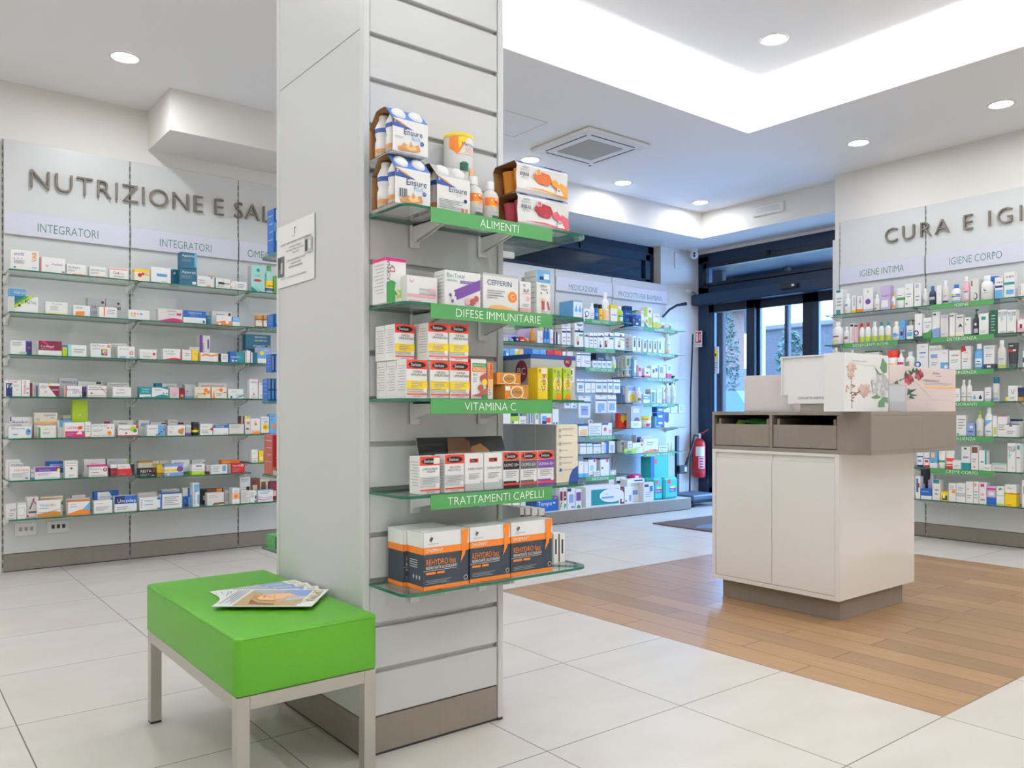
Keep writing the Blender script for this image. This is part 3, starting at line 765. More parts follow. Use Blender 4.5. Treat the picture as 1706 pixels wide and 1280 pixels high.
# ---- hygiene wall, facing -X
XP_ = 6.62; RF = 6.365
RY = [3.786, 3.053, 2.318, 1.58]
RZ = [1.815, 1.563, 1.312, 1.075, .82, .57, .325]
RSG = [('IGIENE INTIMA', 2.100, 2.248, 3.60, 3.222, 2.144, .056), ('IGIENE CORPO', 2.100, 2.250, 2.872, 2.49, 2.142, .056), ('IGIENE ORALE', 2.1, 2.25, 2.13, 1.75, 2.142, .056)]
RB = ['IGIENE INTIMA bay', 'IGIENE CORPO bay', 'bay at the photo edge']
RST = {0: {1: 'DETERGENTI INTIMI'}, 1: {0: 'IGIENE', 1: 'DETERGENZA', 2: 'DETERGENZA', 3: 'DEODORANTI', 4: 'EMOLLIENZA', 5: 'CREME CORPO'}, 2: {}}
for b in range(3):
    y0, y1 = RY[b], RY[b + 1]                                 # y0 > y1
    e = empty('display_bay', (XP_, (y0 + y1) / 2, 0), -math.pi / 2)
    tag(e, ('white wall panel under CURA lettering with IGIENE INTIMA sign', 'white wall panel with the IGIENE CORPO sign', 'white wall panel cut off by the picture edge beside IGIENE CORPO')[b], 'wall panel', 'shelving bays along the walls')
    hw = (y0 - y1) / 2; g = .005
    m = MB(); m.box(-hw + g, hw - g, 0, .018, .112, 2.645, 'panel_white', .001); m.build('back_panel', e)
    m = MB(); m.box(-hw + g, hw - g, 0, .018, .006, .108, 'taupe_laminate', .001); m.box(-hw + g, hw - g, .004, .018, 0, .006, 'seam_dark'); m.build('plinth', e)
    m = MB(); m.box(-hw - g + .0004, -hw + g - .0004, .008, .018, 0, 2.645, 'seam_soft')
    for i in range(52): m.box(-hw - .0025, -hw + .0025, .0074, .009, .03 + i * .05, .06 + i * .05, 'seam_dark')
    m.build('upright', e)
    if b == 0:
        m = MB(); m.box(-hw - .067, -hw - .006, 0.0, .019, 0, 2.50, 'panel_white', .002); m.build('end_stile', e)
    s = RSG[b]; mid = (y0 + y1) / 2
    m = MB(); sign_plate(m, -hw + .006, hw - .006, -.012, s[1], s[2], s[0], mid - s[3], mid - s[4], s[5], s[6]); m.build('sign_plate', e)
    for k, z in enumerate(RZ):
        e = empty('glass_shelf', (XP_ - .0008, mid, z), -math.pi / 2); tag(e, 'glass %s of the %s' % (SHN[k], RB[b]), 'shelf', 'glass wall shelves')
        dep = XP_ - RF
        pts = round_rect(-hw + .003, hw - .003, -dep, 0)
        glass_plate(pts, 0, 'pane').build('glass_pane', e)
        for xx in (-hw + .014, hw - .014): wall_bracket(e, xx, -dep + .1, 0, 0)
        if k in RST[b]:
            a, c2 = (2.895, 2.45) if b == 1 else (3.60, 3.15)
            m = MB(); label_strip(m, mid - a, mid - c2, -dep - .0035, -.001, RST[b][k]); m.build('label_strip', e)
lettering('wall_lettering', 'CURA E IGIENE', ((0, -3.386), (8, -2.533)), .117, (XP_, 0, 2.395), -math.pi / 2, 'raised taupe letters CURA E IGIENE along the wall panels')
# ------------------------------------------------------------------ square display column
PX0, PX1, PY0, PY1 = 1.115, 1.625, 2.10, 2.735
PS = [1.5685, 1.3035, 1.0395, .7735, .5075]
col_e = empty('display_column', ((PX0 + PX1) / 2, (PY0 + PY1) / 2, 0)); tag(col_e, 'square white display column with slatted front face, floor to ceiling', 'column')
cx0, cy0 = (PX0 + PX1) / 2, (PY0 + PY1) / 2
hx, hy = (PX1 - PX0) / 2, (PY1 - PY0) / 2
PZ0 = .112
m = MB(); m.box(-hx + .03, hx - .03, -hy + .03, hy - .03, 0, ZC, 'seam_soft'); m.build('core', col_e)
for sx in (-1, 1):
    for sy in (-1, 1):
        m = MB(); m.box(sx * hx, sx * (hx - .022), sy * hy, sy * (hy - .022), .008, ZC, 'panel_white', .003); m.box(sx * (hx - .002), sx * (hx - .02), sy * (hy - .002), sy * (hy - .02), 0, .008, 'seam_dark'); m.build('corner_post', col_e)
def slat_faces(sgn_y):
    yb = sgn_y * hy
    zz = [PZ0 + .004] + [.247 + .1322 * i for i in range(22)]
    for i in range(len(zz) - 1):
        z0, z1 = zz[i] + (.007 if i else 0), zz[i + 1] - .007
        m = MB(); m.box(-hx + .0235, hx - .0235, yb - sgn_y * .004, yb - sgn_y * .02, z0, min(z1, ZC), 'panel_grey', .002); m.build('slat_board', col_e)
    m = MB(); m.box(-hx + .0235, hx - .0235, yb - sgn_y * .02, yb - sgn_y * .026, PZ0, ZC, 'panel_grey'); m.build('slat_backing', col_e)
slat_faces(-1); slat_faces(1)
for sx in (-1, 1):
    m = MB(); xb = sx * hx
    m.box(xb - sx * .003, xb - sx * .02, -hy + .0235, hy - .0235, PZ0 + .003, 2.112, 'panel_grey', .001); m.box(xb - sx * .003, xb - sx * .02, -hy + .0235, hy - .0235, 2.114, ZC, 'panel_grey', .001); m.build('side_panel', col_e)
    m = MB(); m.box(xb - sx * .004, xb - sx * .02, -hy + .0235, hy - .0235, .008, PZ0, 'taupe_laminate', .001); m.box(xb - sx * .008, xb - sx * .02, -hy + .02, hy - .02, 0, .009, 'seam_dark'); m.build('plinth', col_e)
    m = MB(); yb = sx * hy
    m.box(-hx + .0235, hx - .0235, yb - sx * .004, yb - sx * .02, .008, PZ0, 'taupe_laminate', .001); m.box(-hx + .02, hx - .02, yb - sx * .008, yb - sx * .02, 0, .009, 'seam_dark'); m.build('plinth', col_e)
# shelves of the column: front, side (mitred with the front one) and rear
DP = .20
PL = ['ALIMENTI', 'DIFESE IMMUNITARIE', 'VITAMINA C', 'TRATTAMENTI CAPELLI', None]
PW = ['ALIMENTI shelf', 'DIFESE IMMUNITARIE shelf', 'VITAMINA C shelf', 'TRATTAMENTI CAPELLI shelf', 'lowest column shelf']
def slot_bracket(parent, x, y0, y1, z, ax='x'):
    m = MB(); m.box(x - .016, x + .016, y1 - .008, y1, z - .075, z - .008, 'white_metal', .002)
    pr = [(y1 - .006, z - .009), (y0, z - .009), (y0, z - .026), (y0 + .012, z - .03), (y1 - .006, z - .06)]
    for xs in (x - .009, x + .006):
        m.add([(xs, p[0], p[1]) for p in pr] + [(xs + .003, p[0], p[1]) for p in pr], [list(range(5)), [9, 8, 7, 6, 5]] + [[i, (i + 1) % 5, 5 + (i + 1) % 5, 5 + i] for i in range(5)], 'white_metal')
    m.box(x - .009, x + .009, y0, y1 - .006, z - .013, z - .009, 'white_metal')
    m.build('bracket', parent)
def arc(cx, cy, r, a0, a1, n=7): return [(cx + r * math.cos(a0 + (a1 - a0) * i / (n - 1)), cy + r * math.sin(a0 + (a1 - a0) * i / (n - 1))) for i in range(n)]
for k, z in enumerate(PS):
    e = empty('glass_shelf', ((PX0 + PX1) / 2, PY0, z)); ox = -(PX0 + PX1) / 2
    tag(e, 'glass column shelf labelled %s facing the bench' % PL[k] if PL[k] else 'lowest glass column shelf, unlabelled, carrying three black and orange cartons', 'shelf', 'glass column shelves')
    x0, x1 = PX0 + .018 + ox, PX1 + ox
    pts = arc(x0 + .03, -DP + .03, .03, math.pi, 1.5 * math.pi) + arc(x1 + DP - .05, -DP + .05 - .0, .05, 1.5 * math.pi, 1.5 * math.pi + .78, 5) + [(x1 + .002, -.002), (x0, -.002)]
    glass_plate(pts, 0, 'p').build('glass_pane', e)
    for xx in (1.285, 1.535): slot_bracket(e, xx + ox, -.16, 0, 0)
    if PL[k]:
        m = MB(); label_strip(m, 1.214 + ox, 1.657 + ox, -DP - .004, -.001, PL[k], .041, .56, 1.452 + ox if k < 2 else (1.42 + ox if k == 2 else 1.445 + ox)); m.build('label_strip', e)
    e = empty('glass_shelf', (PX1, (PY0 + PY1) / 2, z)); oy = -(PY0 + PY1) / 2
    tag(e, 'glass side shelf meeting the %s at the column corner' % PW[k], 'shelf', 'glass column shelves')
    pts = [(.002, PY0 + oy + .001), *arc(DP - .05, PY0 - DP + .05 + oy, .05, 2 * math.pi - .785, 2 * math.pi, 5), (DP, PY1 + oy - .02), (.002, PY1 + oy - .02)]
    glass_plate(pts, 0, 'p').build('glass_pane', e)
    for yy in (-.18, .18):
        m = MB(); m.box(0, .15, yy - .008, yy + .008, -.03, -.009, 'white_metal', .002); m.box(0, .008, yy - .016, yy + .016, -.075, -.009, 'white_metal'); m.build('bracket', e)
    e = empty('glass_shelf', ((PX0 + PX1) / 2, PY1, z)); tag(e, 'glass rear shelf of the column at the height of the %s' % PW[k], 'shelf', 'glass column shelves')
    pts = [(PX0 + .018 + ox, .002), (x1, .002), (x1, DP)] + arc(x0 + .03, DP - .03, .03, .5 * math.pi, math.pi)
    glass_plate(pts, 0, 'p').build('glass_pane', e)
    for xx in (1.285, 1.535):
        m = MB(); m.box(xx + ox - .008, xx + ox + .008, 0, .15, -.03, -.009, 'white_metal', .002); m.box(xx + ox - .016, xx + ox + .016, 0, .008, -.075, -.009, 'white_metal'); m.build('bracket', e)
# notice on the column
def notice():
    x = PX0 - .0012; ya, yb, z0, z1 = 2.722, 2.424, 1.428, 1.638
    m = MB(); W, H = ya - yb, z1 - z0
    m.box(x, x + .0011, yb, ya, z0, z1, 'W')
    f = lambda u, v, k: (x - .0003 - .0002 * k, ya - u * W, z0 + v * H)
    ops = parse('W;k:.475,.80,.49,.9;k:.49,.885,.52,.9;tk:farmacia@.43,.765,.02;tk:AIUTACI A DARE OSSIGENO A CHI NE HA BISOGNO@.1,.665,.034;tk:LE BOMBOLE DI OSSIGENO@.34,.595,.026;tk:PER SALVARE LE PERSONE AFFETTE DA COVID-19@.26,.545,.026;tk:NELLO STATO@.44,.495,.026;tk:SE HAI A CASA BOMBOLE VUOTE@.28,.38,.032;tk:CHE NON USI PIU@.4,.325,.032;tk:RIPORTALE IN FARMACIA@.34,.27,.032;tk:GRAZIE PER IL TUO CONTRIBUTO A CHI NE HA BISOGNO@.1,.12,.026;g:.03,.17,.2,.5;K:.06,.3,.12,.47;S:.12,.22,.17,.4;S:.77,.42,.96,.66;k:.79,.45,.85,.63;W:.88,.48,.93,.6')[2]
    art(m, [o if o[0] != 'txt' else o for o in ops], W, H, f)
    return m
tag(notice().build('paper_notice'), 'white paper notice with black print and two grey photos taped on the column', 'notice')
# ------------------------------------------------------------------ counter island
IX0, IX1, IY0, IY1 = 3.60, 4.345, 2.062, 2.80
isl = empty('counter_island', ((IX0 + IX1) / 2, (IY0 + IY1) / 2, 0)); tag(isl, 'white glossy island cabinet with taupe drawer box and plinth on wood floor', 'counter')
ic = Vector(((IX0 + IX1) / 2, (IY0 + IY1) / 2, 0))
def ib(m, x0, x1, y0, y1, z0, z1, mt, c=0): m.box(x0 - ic.x, x1 - ic.x, y0 - ic.y, y1 - ic.y, z0, z1, mt, c)
m = MB(); ib(m, 3.648, 4.262, 2.085, 2.765, 0, .101, 'taupe_laminate', .001); m.build('plinth', isl)
m = MB(); ib(m, IX0 + .022, IX1, IY0, IY1, .101, .80, 'lacquer', .002)
ib(m, IX0, IX0 + .022, IY0, IY0 + .022, .101, .80, 'lacquer', .001); ib(m, IX0, IX0 + .022, IY1 - .022, IY1, .101, .80, 'lacquer', .001)
ib(m, IX0, IX0 + .022, IY0 + .022, IY1 - .022, .101, .123, 'lacquer', .001); ib(m, IX0, IX0 + .022, IY0 + .022, IY1 - .022, .785, .80, 'lacquer', .001); m.build('body', isl)
for y0, y1 in ((IY0 + .0235, 2.4285), (2.4305, IY1 - .0235)):
    m = MB(); ib(m, IX0 + .002, IX0 + .0215, y0, y1, .1245, .755, 'lacquer', .0015); ib(m, IX0 + .014, IX0 + .0215, y0, y1, .755, .784, 'lacquer', .001); m.build('door', isl)
TX_0, TX_1, TY_0, TY_1, TZ0, TZ1 = IX0, 4.475, 1.905, 2.80, .801, 1.002
m = MB(); th = .018
ib(m, TX_0, TX_1, TY_0, TY_1, TZ1 - th, TZ1, 'taupe_laminate', .001); ib(m, TX_0, TX_1, TY_0, TY_1, TZ0, TZ0 + th, 'taupe_laminate', .001)
for y0, y1 in ((TY_0, 2.072), (2.425, 2.441), (2.785, TY_1)): ib(m, TX_0, TX_0 + .5, y0, y1, TZ0 + th, TZ1 - th, 'taupe_laminate')
ib(m, TX_0 + .5, TX_1, TY_0, TY_1, TZ0 + th, TZ1 - th, 'taupe_laminate', .001)
for a, b, c_, d in ((1.912, 1.914, .815, .985), (2.06, 2.062, .815, .985)): ib(m, TX_0 - .0005, TX_0, a, b, c_, d, 'taupe')
ib(m, TX_0 - .0005, TX_0, 1.912, 2.062, .815, .817, 'taupe'); ib(m, TX_0 - .0005, TX_0, 1.912, 2.062, .983, .985, 'taupe')
m.build('drawer_box', isl)
for y0, y1 in ((2.076, 2.421), (2.445, 2.781)):
    m = MB(); ib(m, TX_0 + .003, TX_0 + .02, y0, y1, TZ0 + th + .004, .936, 'taupe_laminate', .001); ib(m, TX_0 + .02, TX_0 + .42, y0 + .012, y0 + .026, TZ0 + th + .004, .965, 'taupe_laminate')
    ib(m, TX_0 + .02, TX_0 + .42, y1 - .026, y1 - .012, TZ0 + th + .004, .965, 'taupe_laminate'); ib(m, TX_0 + .02, TX_0 + .42, y0 + .012, y1 - .012, TZ0 + th + .004, TZ0 + th + .01, 'hole_dark'); ib(m, TX_0 + .405, TX_0 + .42, y0 + .012, y1 - .012, TZ0 + th + .01, .96, 'hole_dark'); m.build('drawer', isl)
# shop bags folded in the drawer
mat('bag_green', hexc('2f8f2a'), .5)
m = MB()
for i in range(5):
    a = .02 + .006 * i
    m.add([(TX_0 + .05 + .01 * i, 2.49, .935 + .004 * i), (TX_0 + .05 + .01 * i, 2.655 - .012 * i, .952 + .004 * i), (TX_0 + .33, 2.655 - .012 * i, .952 + .004 * i), (TX_0 + .33, 2.49, .935 + .004 * i),
           (TX_0 + .05 + .01 * i, 2.49, .933 + .004 * i), (TX_0 + .05 + .01 * i, 2.655 - .012 * i, .949 + .004 * i), (TX_0 + .33, 2.655 - .012 * i, .949 + .004 * i), (TX_0 + .33, 2.49, .933 + .004 * i)],
          [(0, 1, 2, 3), (7, 6, 5, 4), (0, 4, 5, 1), (1, 5, 6, 2), (2, 6, 7, 3), (3, 7, 4, 0)], 'bag_green')
m.box(TX_0 + .06, TX_0 + .32, 2.50, 2.63, .832, .934, 'bag_green', .01)
tag(m.build('folded_bag'), 'pile of folded green bags in the drawer farther along the island', 'bag')
m = MB(); m.loft([(.02, .02, 0), (.035, .03, .03), (.036, .03, .09), (.02, .018, .125)], 'y', 14); tag(m.build('fabric_roll', None, (TX_0 + .12, 2.70, .832)), 'pale green rolled bundle beside the folded bags in the drawer', 'bundle')
# ------------------------------------------------------------------ bench
BX0, BX1, BY0, BY1 = .705, 1.1, 1.985, 2.805
bn = empty('bench', ((BX0 + BX1) / 2, (BY0 + BY1) / 2, 0)); tag(bn, 'bright green upholstered bench on square steel legs beside the column', 'bench')
bx, by = -(BX0 + BX1) / 2, -(BY0 + BY1) / 2
noisy('green_vinyl', hexc('59a620'), hexc('529b1b'), 220, .42, 3, .25)
def cushion():
    hw, hl, zt, zb, r = (BX1 - BX0) / 2, (BY1 - BY0) / 2, .445, .298, .016
    bm = bmesh.new(); bmesh.ops.create_cube(bm, size=1)
    bmesh.ops.scale(bm, vec=(2 * hw, 2 * hl, zt - zb), verts=bm.verts); bmesh.ops.translate(bm, vec=(0, 0, (zt + zb) / 2), verts=bm.verts)
    ve = [e for e in bm.edges if abs(e.verts[0].co.z - e.verts[1].co.z) > .05]
    bmesh.ops.bevel(bm, geom=ve, offset=.02, segments=5, affect='EDGES', profile=.5)
    te = [e for e in bm.edges if abs(e.verts[0].co.z - e.verts[1].co.z) < 1e-5 and len(e.link_faces) == 2 and any(abs(f.normal.z) > .9 for f in e.link_faces) and any(abs(f.normal.z) < .1 for f in e.link_faces)]
    bmesh.ops.bevel(bm, geom=te, offset=.007, segments=3, affect='EDGES', profile=.5)
    me = bpy.data.meshes.new('cushion'); bm.to_mesh(me); bm.free()
    for p in me.polygons: p.use_smooth = True
    me.materials.append(_mats['green_vinyl'])
    o = bpy.data.objects.new('cushion', me); COL.objects.link(o); o.parent = bn
    pts = []
    for cxs, cys, a0 in ((hw - .024, hl - .024, 0), (-hw + .024, hl - .024, math.pi / 2), (-hw + .024, -hl + .024, math.pi), (hw - .024, -hl + .024, 1.5 * math.pi)):
        pts += [(cxs + .0225 * math.cos(a0 + math.pi / 2 * i / 5), cys + .0225 * math.sin(a0 + math.pi / 2 * i / 5), zt - .0062) for i in range(6)]
    mat('piping_green', hexc('448a18'), .45); m = MB(); m.tube(pts + [pts[0], pts[1]], .0021, 'piping_green', 6); m.build('piping', o)
cushion()
fr = .034; fz = .262
for sx in (BX0 + .005, BX1 - .005 - fr):
    for sy in (BY0 + .005, BY1 - .005 - fr):
        m = MB(); m.box(sx + bx, sx + fr + bx, sy + by, sy + fr + by, .006, .297, 'steel', .0012); m.box(sx + .001 + bx, sx + fr - .001 + bx, sy + .001 + by, sy + fr - .001 + by, 0, .006, 'black_rubber'); m.build('leg', bn)
for sx in (BX0 + .005, BX1 - .005 - fr):
    m = MB(); m.box(sx + bx, sx + fr + bx, BY0 + .005 + fr + by, BY1 - .005 - fr + by, fz, .297, 'steel', .001); m.build('rail', bn)
for sy in (BY0 + .005, BY1 - .005 - fr):
    m = MB(); m.box(BX0 + .005 + fr + bx, BX1 - .005 - fr + bx, sy + by, sy + fr + by, fz, .297, 'steel', .001); m.build('rail', bn)
# magazines fanned on the bench
def magazine(cx, cy, rot, z, label, face):
    e = empty('magazine', (cx, cy, z), rot); tag(e, label, 'magazine', 'magazines fanned on the bench')
    W, H, t = .215, .28, .0022
    m = MB(); m.box(-W / 2, W / 2, -H / 2, H / 2, 0, t, 'W', .0006); m.build('pages', e)
    c = MB()
    f = lambda u, v, k: (-W / 2 + u * W, -H / 2 + v * H, t + .0003 + .00008 * k)
    sp = 'W;L:.0,.18,1,.84;q:.0,.55,1,.83;S:.1,.6,.5,.8;tV:OPTIMA@.06,.875,.085;l:4,.1,.04,.85,.15;R:.5,.855,.8,.865'
    if face: sp = 'W;L:.04,.2,.98,.84;q:.04,.56,.42,.84;S:.42,.66,.9,.84;pX:.58,.84,.98,.8,.98,.2,.14,.2,.24,.34,.5,.4,.74,.6;pn:.62,.3,.9,.34,.94,.6,.86,.6,.82,.42;pz:.3,.26,.6,.3,.72,.42,.66,.44,.5,.36;eo:.5,.5,.2,.15;po:.3,.5,.46,.64,.4,.74,.24,.62;pX:.56,.62,.7,.56,.74,.4,.66,.36,.72,.5;n:.4,.5,.47,.508;n:.54,.53,.6,.538;pz:.5,.5,.52,.5,.5,.45,.46,.45;ex:.47,.41,.05,.012;tV:OPTIMA@.06,.865,.1;l:5,.08,.03,.9,.17;R:.7,.845,.9,.852'
    c.box(-W / 2, W / 2, -H / 2, H / 2, t, t + .0002, 'W'); art(c, parse(sp)[2], W, H, f); c.build('cover', e)
bz = .4465
for i, (cx, cy, r) in enumerate(((.966, 2.44, -1.543), (.951, 2.395, -1.78), (.939, 2.35, -2.007), (.930, 2.307, -2.239))):
    magazine(cx, cy, r, bz + i * .0033, ('lowest magazine of the fan on the bench, mostly covered', 'second magazine up in the fan on the bench', 'third magazine up in the fan, just under the top one', 'top magazine on the bench with smiling blonde face on cover')[i], i == 3)
# ------------------------------------------------------------------ ceiling fixtures
mat('diffuser', (.95, .985, 1.03), .5, emit=LAMP)
mat('diffuser_soft', (.95, .985, 1.03), .5, emit=LAMP * .6)
def downlight(x, y, z, label, r=.066, glow='diffuser'):
    e = empty('downlight', (x, y, z)); tag(e, label, 'lamp', 'recessed round downlights')
    m = MB(); n = 28
    vs = [(R * math.cos(2 * math.pi * i / n), R * math.sin(2 * math.pi * i / n), zz) for R, zz in ((r + .022, -.0005), (r + .02, -.006), (r + .002, -.006), (r, -.001)) for i in range(n)]
    m.add(vs, [(k * n + i, k * n + (i + 1) % n, (k + 1) * n + (i + 1) % n, (k + 1) * n + i) for k in range(3) for i in range(n)], 'white_metal', True); m.build('trim_ring', e)
    m = MB(); m.add([(r * math.cos(2 * math.pi * i / n), r * math.sin(2 * math.pi * i / n), -.0015) for i in range(n)], [list(range(n))[::-1]], glow); m.build('diffuser', e)
downlight(1.173, 5.121, ZC, 'round downlight over the NUTRIZIONE wall, left of the column')
downlight(4.40, 2.95, ZU, 'round downlight inside the bright ceiling recess')
downlight(5.97, 2.256, ZC, 'round downlight nearest the CURA wall, by the picture edge', glow='diffuser_soft')
downlight(5.97, 3.259, ZC, 'round downlight between the recess corner and the CURA wall', glow='diffuser_soft')
downlight(4.26, 5.147, ZC, 'round downlight between the air conditioner and the column', glow='diffuser_soft')
downlight(5.346, 5.147, ZC, 'round downlight below the air conditioner, second from the column', glow='diffuser_soft')
downlight(6.45, 5.157, ZC, 'round downlight nearest the corner by the entrance', glow='diffuser_soft')
for i, (x, y) in enumerate(((-.9, 5.1), (-1.6, 3.2), (-1.6, 1.2), (-1.6, -1.4), (5.97, .9), (5.97, -.6), (1.9, -1.8), (3.9, -1.8), (-1.6, 4.4))):  # extra lamps out of view, added to brighten the room
    downlight(x, y, ZC, 'unseen round ceiling downlight added to light the room')
for i, (x, y) in enumerate(((2.3, 2.95), (2.3, .6), (4.40, .6), (.9, .9), (.9, -.5))):  # more added lamps, unseen in the recess, for overall brightness
    downlight(x, y, ZU, 'unseen round ceiling downlight added to light the room')
ac = empty('air_conditioner', (4.41, 4.60, ZC)); tag(ac, 'square white ceiling cassette air conditioner with grey grille', 'air conditioner')
m = MB(); m.box(-.335, .335, -.335, .335, -.03, 0, 'white_metal', .012); m.build('housing', ac)
noisy('grille_mesh', hexc('bdbab4'), hexc('a9a6a0'), 400, .6)
m = MB(); m.box(-.18, .18, -.18, .18, -.034, -.03, 'grille_mesh'); 
for i in range(17):
    q = -.176 + i * .022; m.box(q - .0015, q + .0015, -.18, .18, -.0352, -.034, 'seam_soft')
m.build('grille', ac)
for a, b, c_, d in ((-.23, .23, -.262, -.25), (-.23, .23, .25, .262), (-.262, -.25, -.23, .23), (.25, .262, -.23, .23)):
    m = MB(); m.box(a, b, c_, d, -.0315, -.029, 'seam_dark'); m.build('air_slot', ac)
for a, b, c_, d in ((-.25, .25, -.31, -.266), (-.25, .25, .266, .31), (-.31, -.266, -.25, .25), (.266, .31, -.25, .25)):
    m = MB(); m.box(a, b, c_, d, -.032, -.028, 'white_metal', .003); m.build('flap', ac)
m = MB(); m.box(.27, .29, .285, .30, -.0325, -.03, 'seam_dark'); m.build('indicator', ac)
m = MB(); x0, x1, y0, y1 = 3.16, 3.81, 4.41, 4.80
for a, b, c_, d in ((x0, x1, y0, y0 + .004), (x0, x1, y1 - .004, y1), (x0, x0 + .004, y0, y1), (x1 - .004, x1, y0, y1)): m.box(a, b, c_, d, ZC - .0012, ZC, 'seam_soft')
m.box(x0 + .004, x1 - .004, y0 + .004, y1 - .004, ZC - .0006, ZC, 'ceiling_paint'); tag(m.build('access_hatch'), 'flush square access hatch in the ceiling beside the column', 'hatch')
# ------------------------------------------------------------------ products on the nutrition wall
LF = YP_ - .27
def LR(bay, k): return '%s, %s' % (SHN[k], BAYW[bay])
sup = dict(prefix='supplement')
rows('c1', 'Y', LF, LZ[0], LR(0, 0), '''
95 345 92 d=.07|W;tP:actifil@.1,.72,.15;ep:.12,.56,.03;ep:.25,.56,.03;ep:.38,.56,.03;l:3,.1,.3,.5,.5;vO:VAR@.93,.45,.17;vB:I@.93,.12,.17;eT:.14,.12,.04|large white carton with violet title and orange upright letters
360 582 158|W;R<.03;tP:Auxilvel@.45,.5,.13;em:.25,.42,.06;R:.85,.06,.97,.14
592 765 218|W;tN:ALAnerv@.06,.6,.2;O:.3,0,.98,.1;l:2,.06,.3,.5,.5
795 942 238|W;tg:ALANERV 2010@.06,.55,.18;O:.35,0,.98,.08;l:2,.06,.25,.6,.45
972 1140 252|W;O:.02,.84,.95,.93;tN:Gel@.18,.42,.25;tO:Loren@.42,.42,.17;l:1,.2,.15,.8,.3
1195 1330 262|C;Y^.25;eR:.35,.5,.14;eR:.55,.62,.1;tD:Olio@.6,.5,.2|yellow-topped cream carton with red fruit''', **sup)
rows('c2', 'Y', LF, LZ[0], LR(1, 0), '''
115 292 246|W;b:.28,.4,.82,.6;tN:Tonivit@.3,.43,.12;l:1,.5,.02,.8,.12
378 522 256|t;S:0,0,.01,1;tW:Apportal@.08,.72,.15;l:3,.08,.4,.7,.6;W:.72,.08,.96,.24|petrol blue carton, lower of the stacked pair
378 522 112 yb=254|t;tW:Apportal@.08,.72,.15;l:3,.08,.4,.7,.6;b:.85,.1,.99,.95|petrol blue carton, upper of the stacked pair
305 372 262 s=.10|t;tW:A@.1,.7,.15|dark petrol carton standing behind the stacked pair
525 645 322|W;tg:Argipep@.05,.55,.14;pO:.6,0,1,0,1,.12,.8,.2;l:2,.08,.25,.7,.45
642 676 316|W;O^.1;b:0,.7,.6,.9|slim white carton with orange top
684 822 342|W;k<.05;K:.2,.4,.6,.62;n:.6,.46,.95,.54;tK:k@.5,.78,.12;l:2,.1,.1,.6,.3
828 965 370|W;eo:.12,.55,.2;eW:.12,.57,.17;q:.4,.6,.85,.7;l:2,.4,.25,.85,.5''', **sup)
rows('c2', 'Y', LF, LZ[0], LR(2, 0), '''
1005 1128 228 d=.07|A/L;eT:.5,.82,.12;tT:ALOE@.3,.6,.05;eR:.45,.43,.28,.05;pT:0,.2,.5,0,0,0;pE:.2,.2,.8,0,.7,0|tall mint carton with red oval
1133 1212 226 k=o c=E|A;Y:.0,.0,1,.75;R:.2,.35,1,.42;B:0,.05,1,.25|mint bottle with green cap and yellow label
1216 1262 318|y;E<.4;tE:A@.5,.5,.2''', **sup)
rows('c1', 'Y', LF, LZ[1], LR(0, 1), '''
80 230 436 s=.10|W;b^.32;tW:Aldren@.25,.8,.13
128 340 502|W;pt:0,1,0,.55,.45,1;pE:0,.55,0,.4,.62,1,.45,1;py:0,.4,0,.2,.85,1,.62,1;tE:Mg@.15,.6,.15;tK:K@.42,.55,.28;tl:Mag@.6,.58,.17;ek:.2,.4,.06
405 602 552|W;tG:Enerzona@.3,.78,.13;l:3,.2,.3,.6,.65;yL:0|white carton with grey title and yellow foot
652 800 582|W;tK:OROSEI@.1,.7,.12;pO:.1,.1,.65,.06,.68,.45,.15,.4;O:.12,.05,.6,.15
778 935 516 s=.10|S;eD:.85,.8,.09;tD:CALCIO@.2,.5,.13;tK:BASE@.62,.5,.13;l:2,.2,.2,.6,.35|silver carton marked CALCIO BASE, farther left one
940 1080 524 s=.10|S;eD:.8,.78,.09;tD:CALCIO@.05,.48,.13;tK:BASE@.5,.48,.13|silver carton marked CALCIO BASE, nearer the seam
880 1040 596|W;O:.25,.1,.33,.95;l:3,.45,.3,.9,.8
1140 1330 624|W;eY:.15,.6,.06;eO:.3,.6,.06;em:.45,.6,.06;eb:.6,.6,.06;tN:vitamix@.1,.3,.12;tR:a@.5,.85,.1'''.replace(';yL:0', ';Y_.07'), **sup)
rows('c2', 'Y', LF, LZ[1], LR(1, 1), '''
178 395 616|w;tD:CARNITIL@.35,.78,.12;wM:.05,.3;M:.76,.52,.95,.72;l:1,.4,.52,.7,.65
400 605 630|W;B:0,.46,1,1;tW:Clenia Forte@.22,.76,.14;l:2,.3,.55,.6,.7;B:.85,.06,.94,.26|white carton with broad blue upper half
610 650 674|t;tA:om@.1,.7,.2
655 835 636 s=.10|W;D:.82,.68,.93,.92;l:2,.2,.6,.6,.85
698 833 674|W;wO:.3,.5;eW:.7,.35,.12;eW:.2,.1,.1;tG:vix@.3,.7,.12
838 905 684|W;b^.55;tW:Sofin@.2,.7,.15''', **sup)
rows('c2', 'Y', LF, LZ[1], LR(2, 1), '''
1050 1115 668 k=j c=F|n;C:.0,.1,1,.9;tD:Solgar@.25,.6,.2|brown jar with gold lid, farthest from column
1118 1174 668 k=j c=F|n;C:.0,.1,1,.9;tD:Solgar@.25,.6,.2|brown jar with gold lid, middle one
1180 1215 690 k=j c=F|n;C:.0,.1,1,.9|brown jar with gold lid beside the column''', **sup)
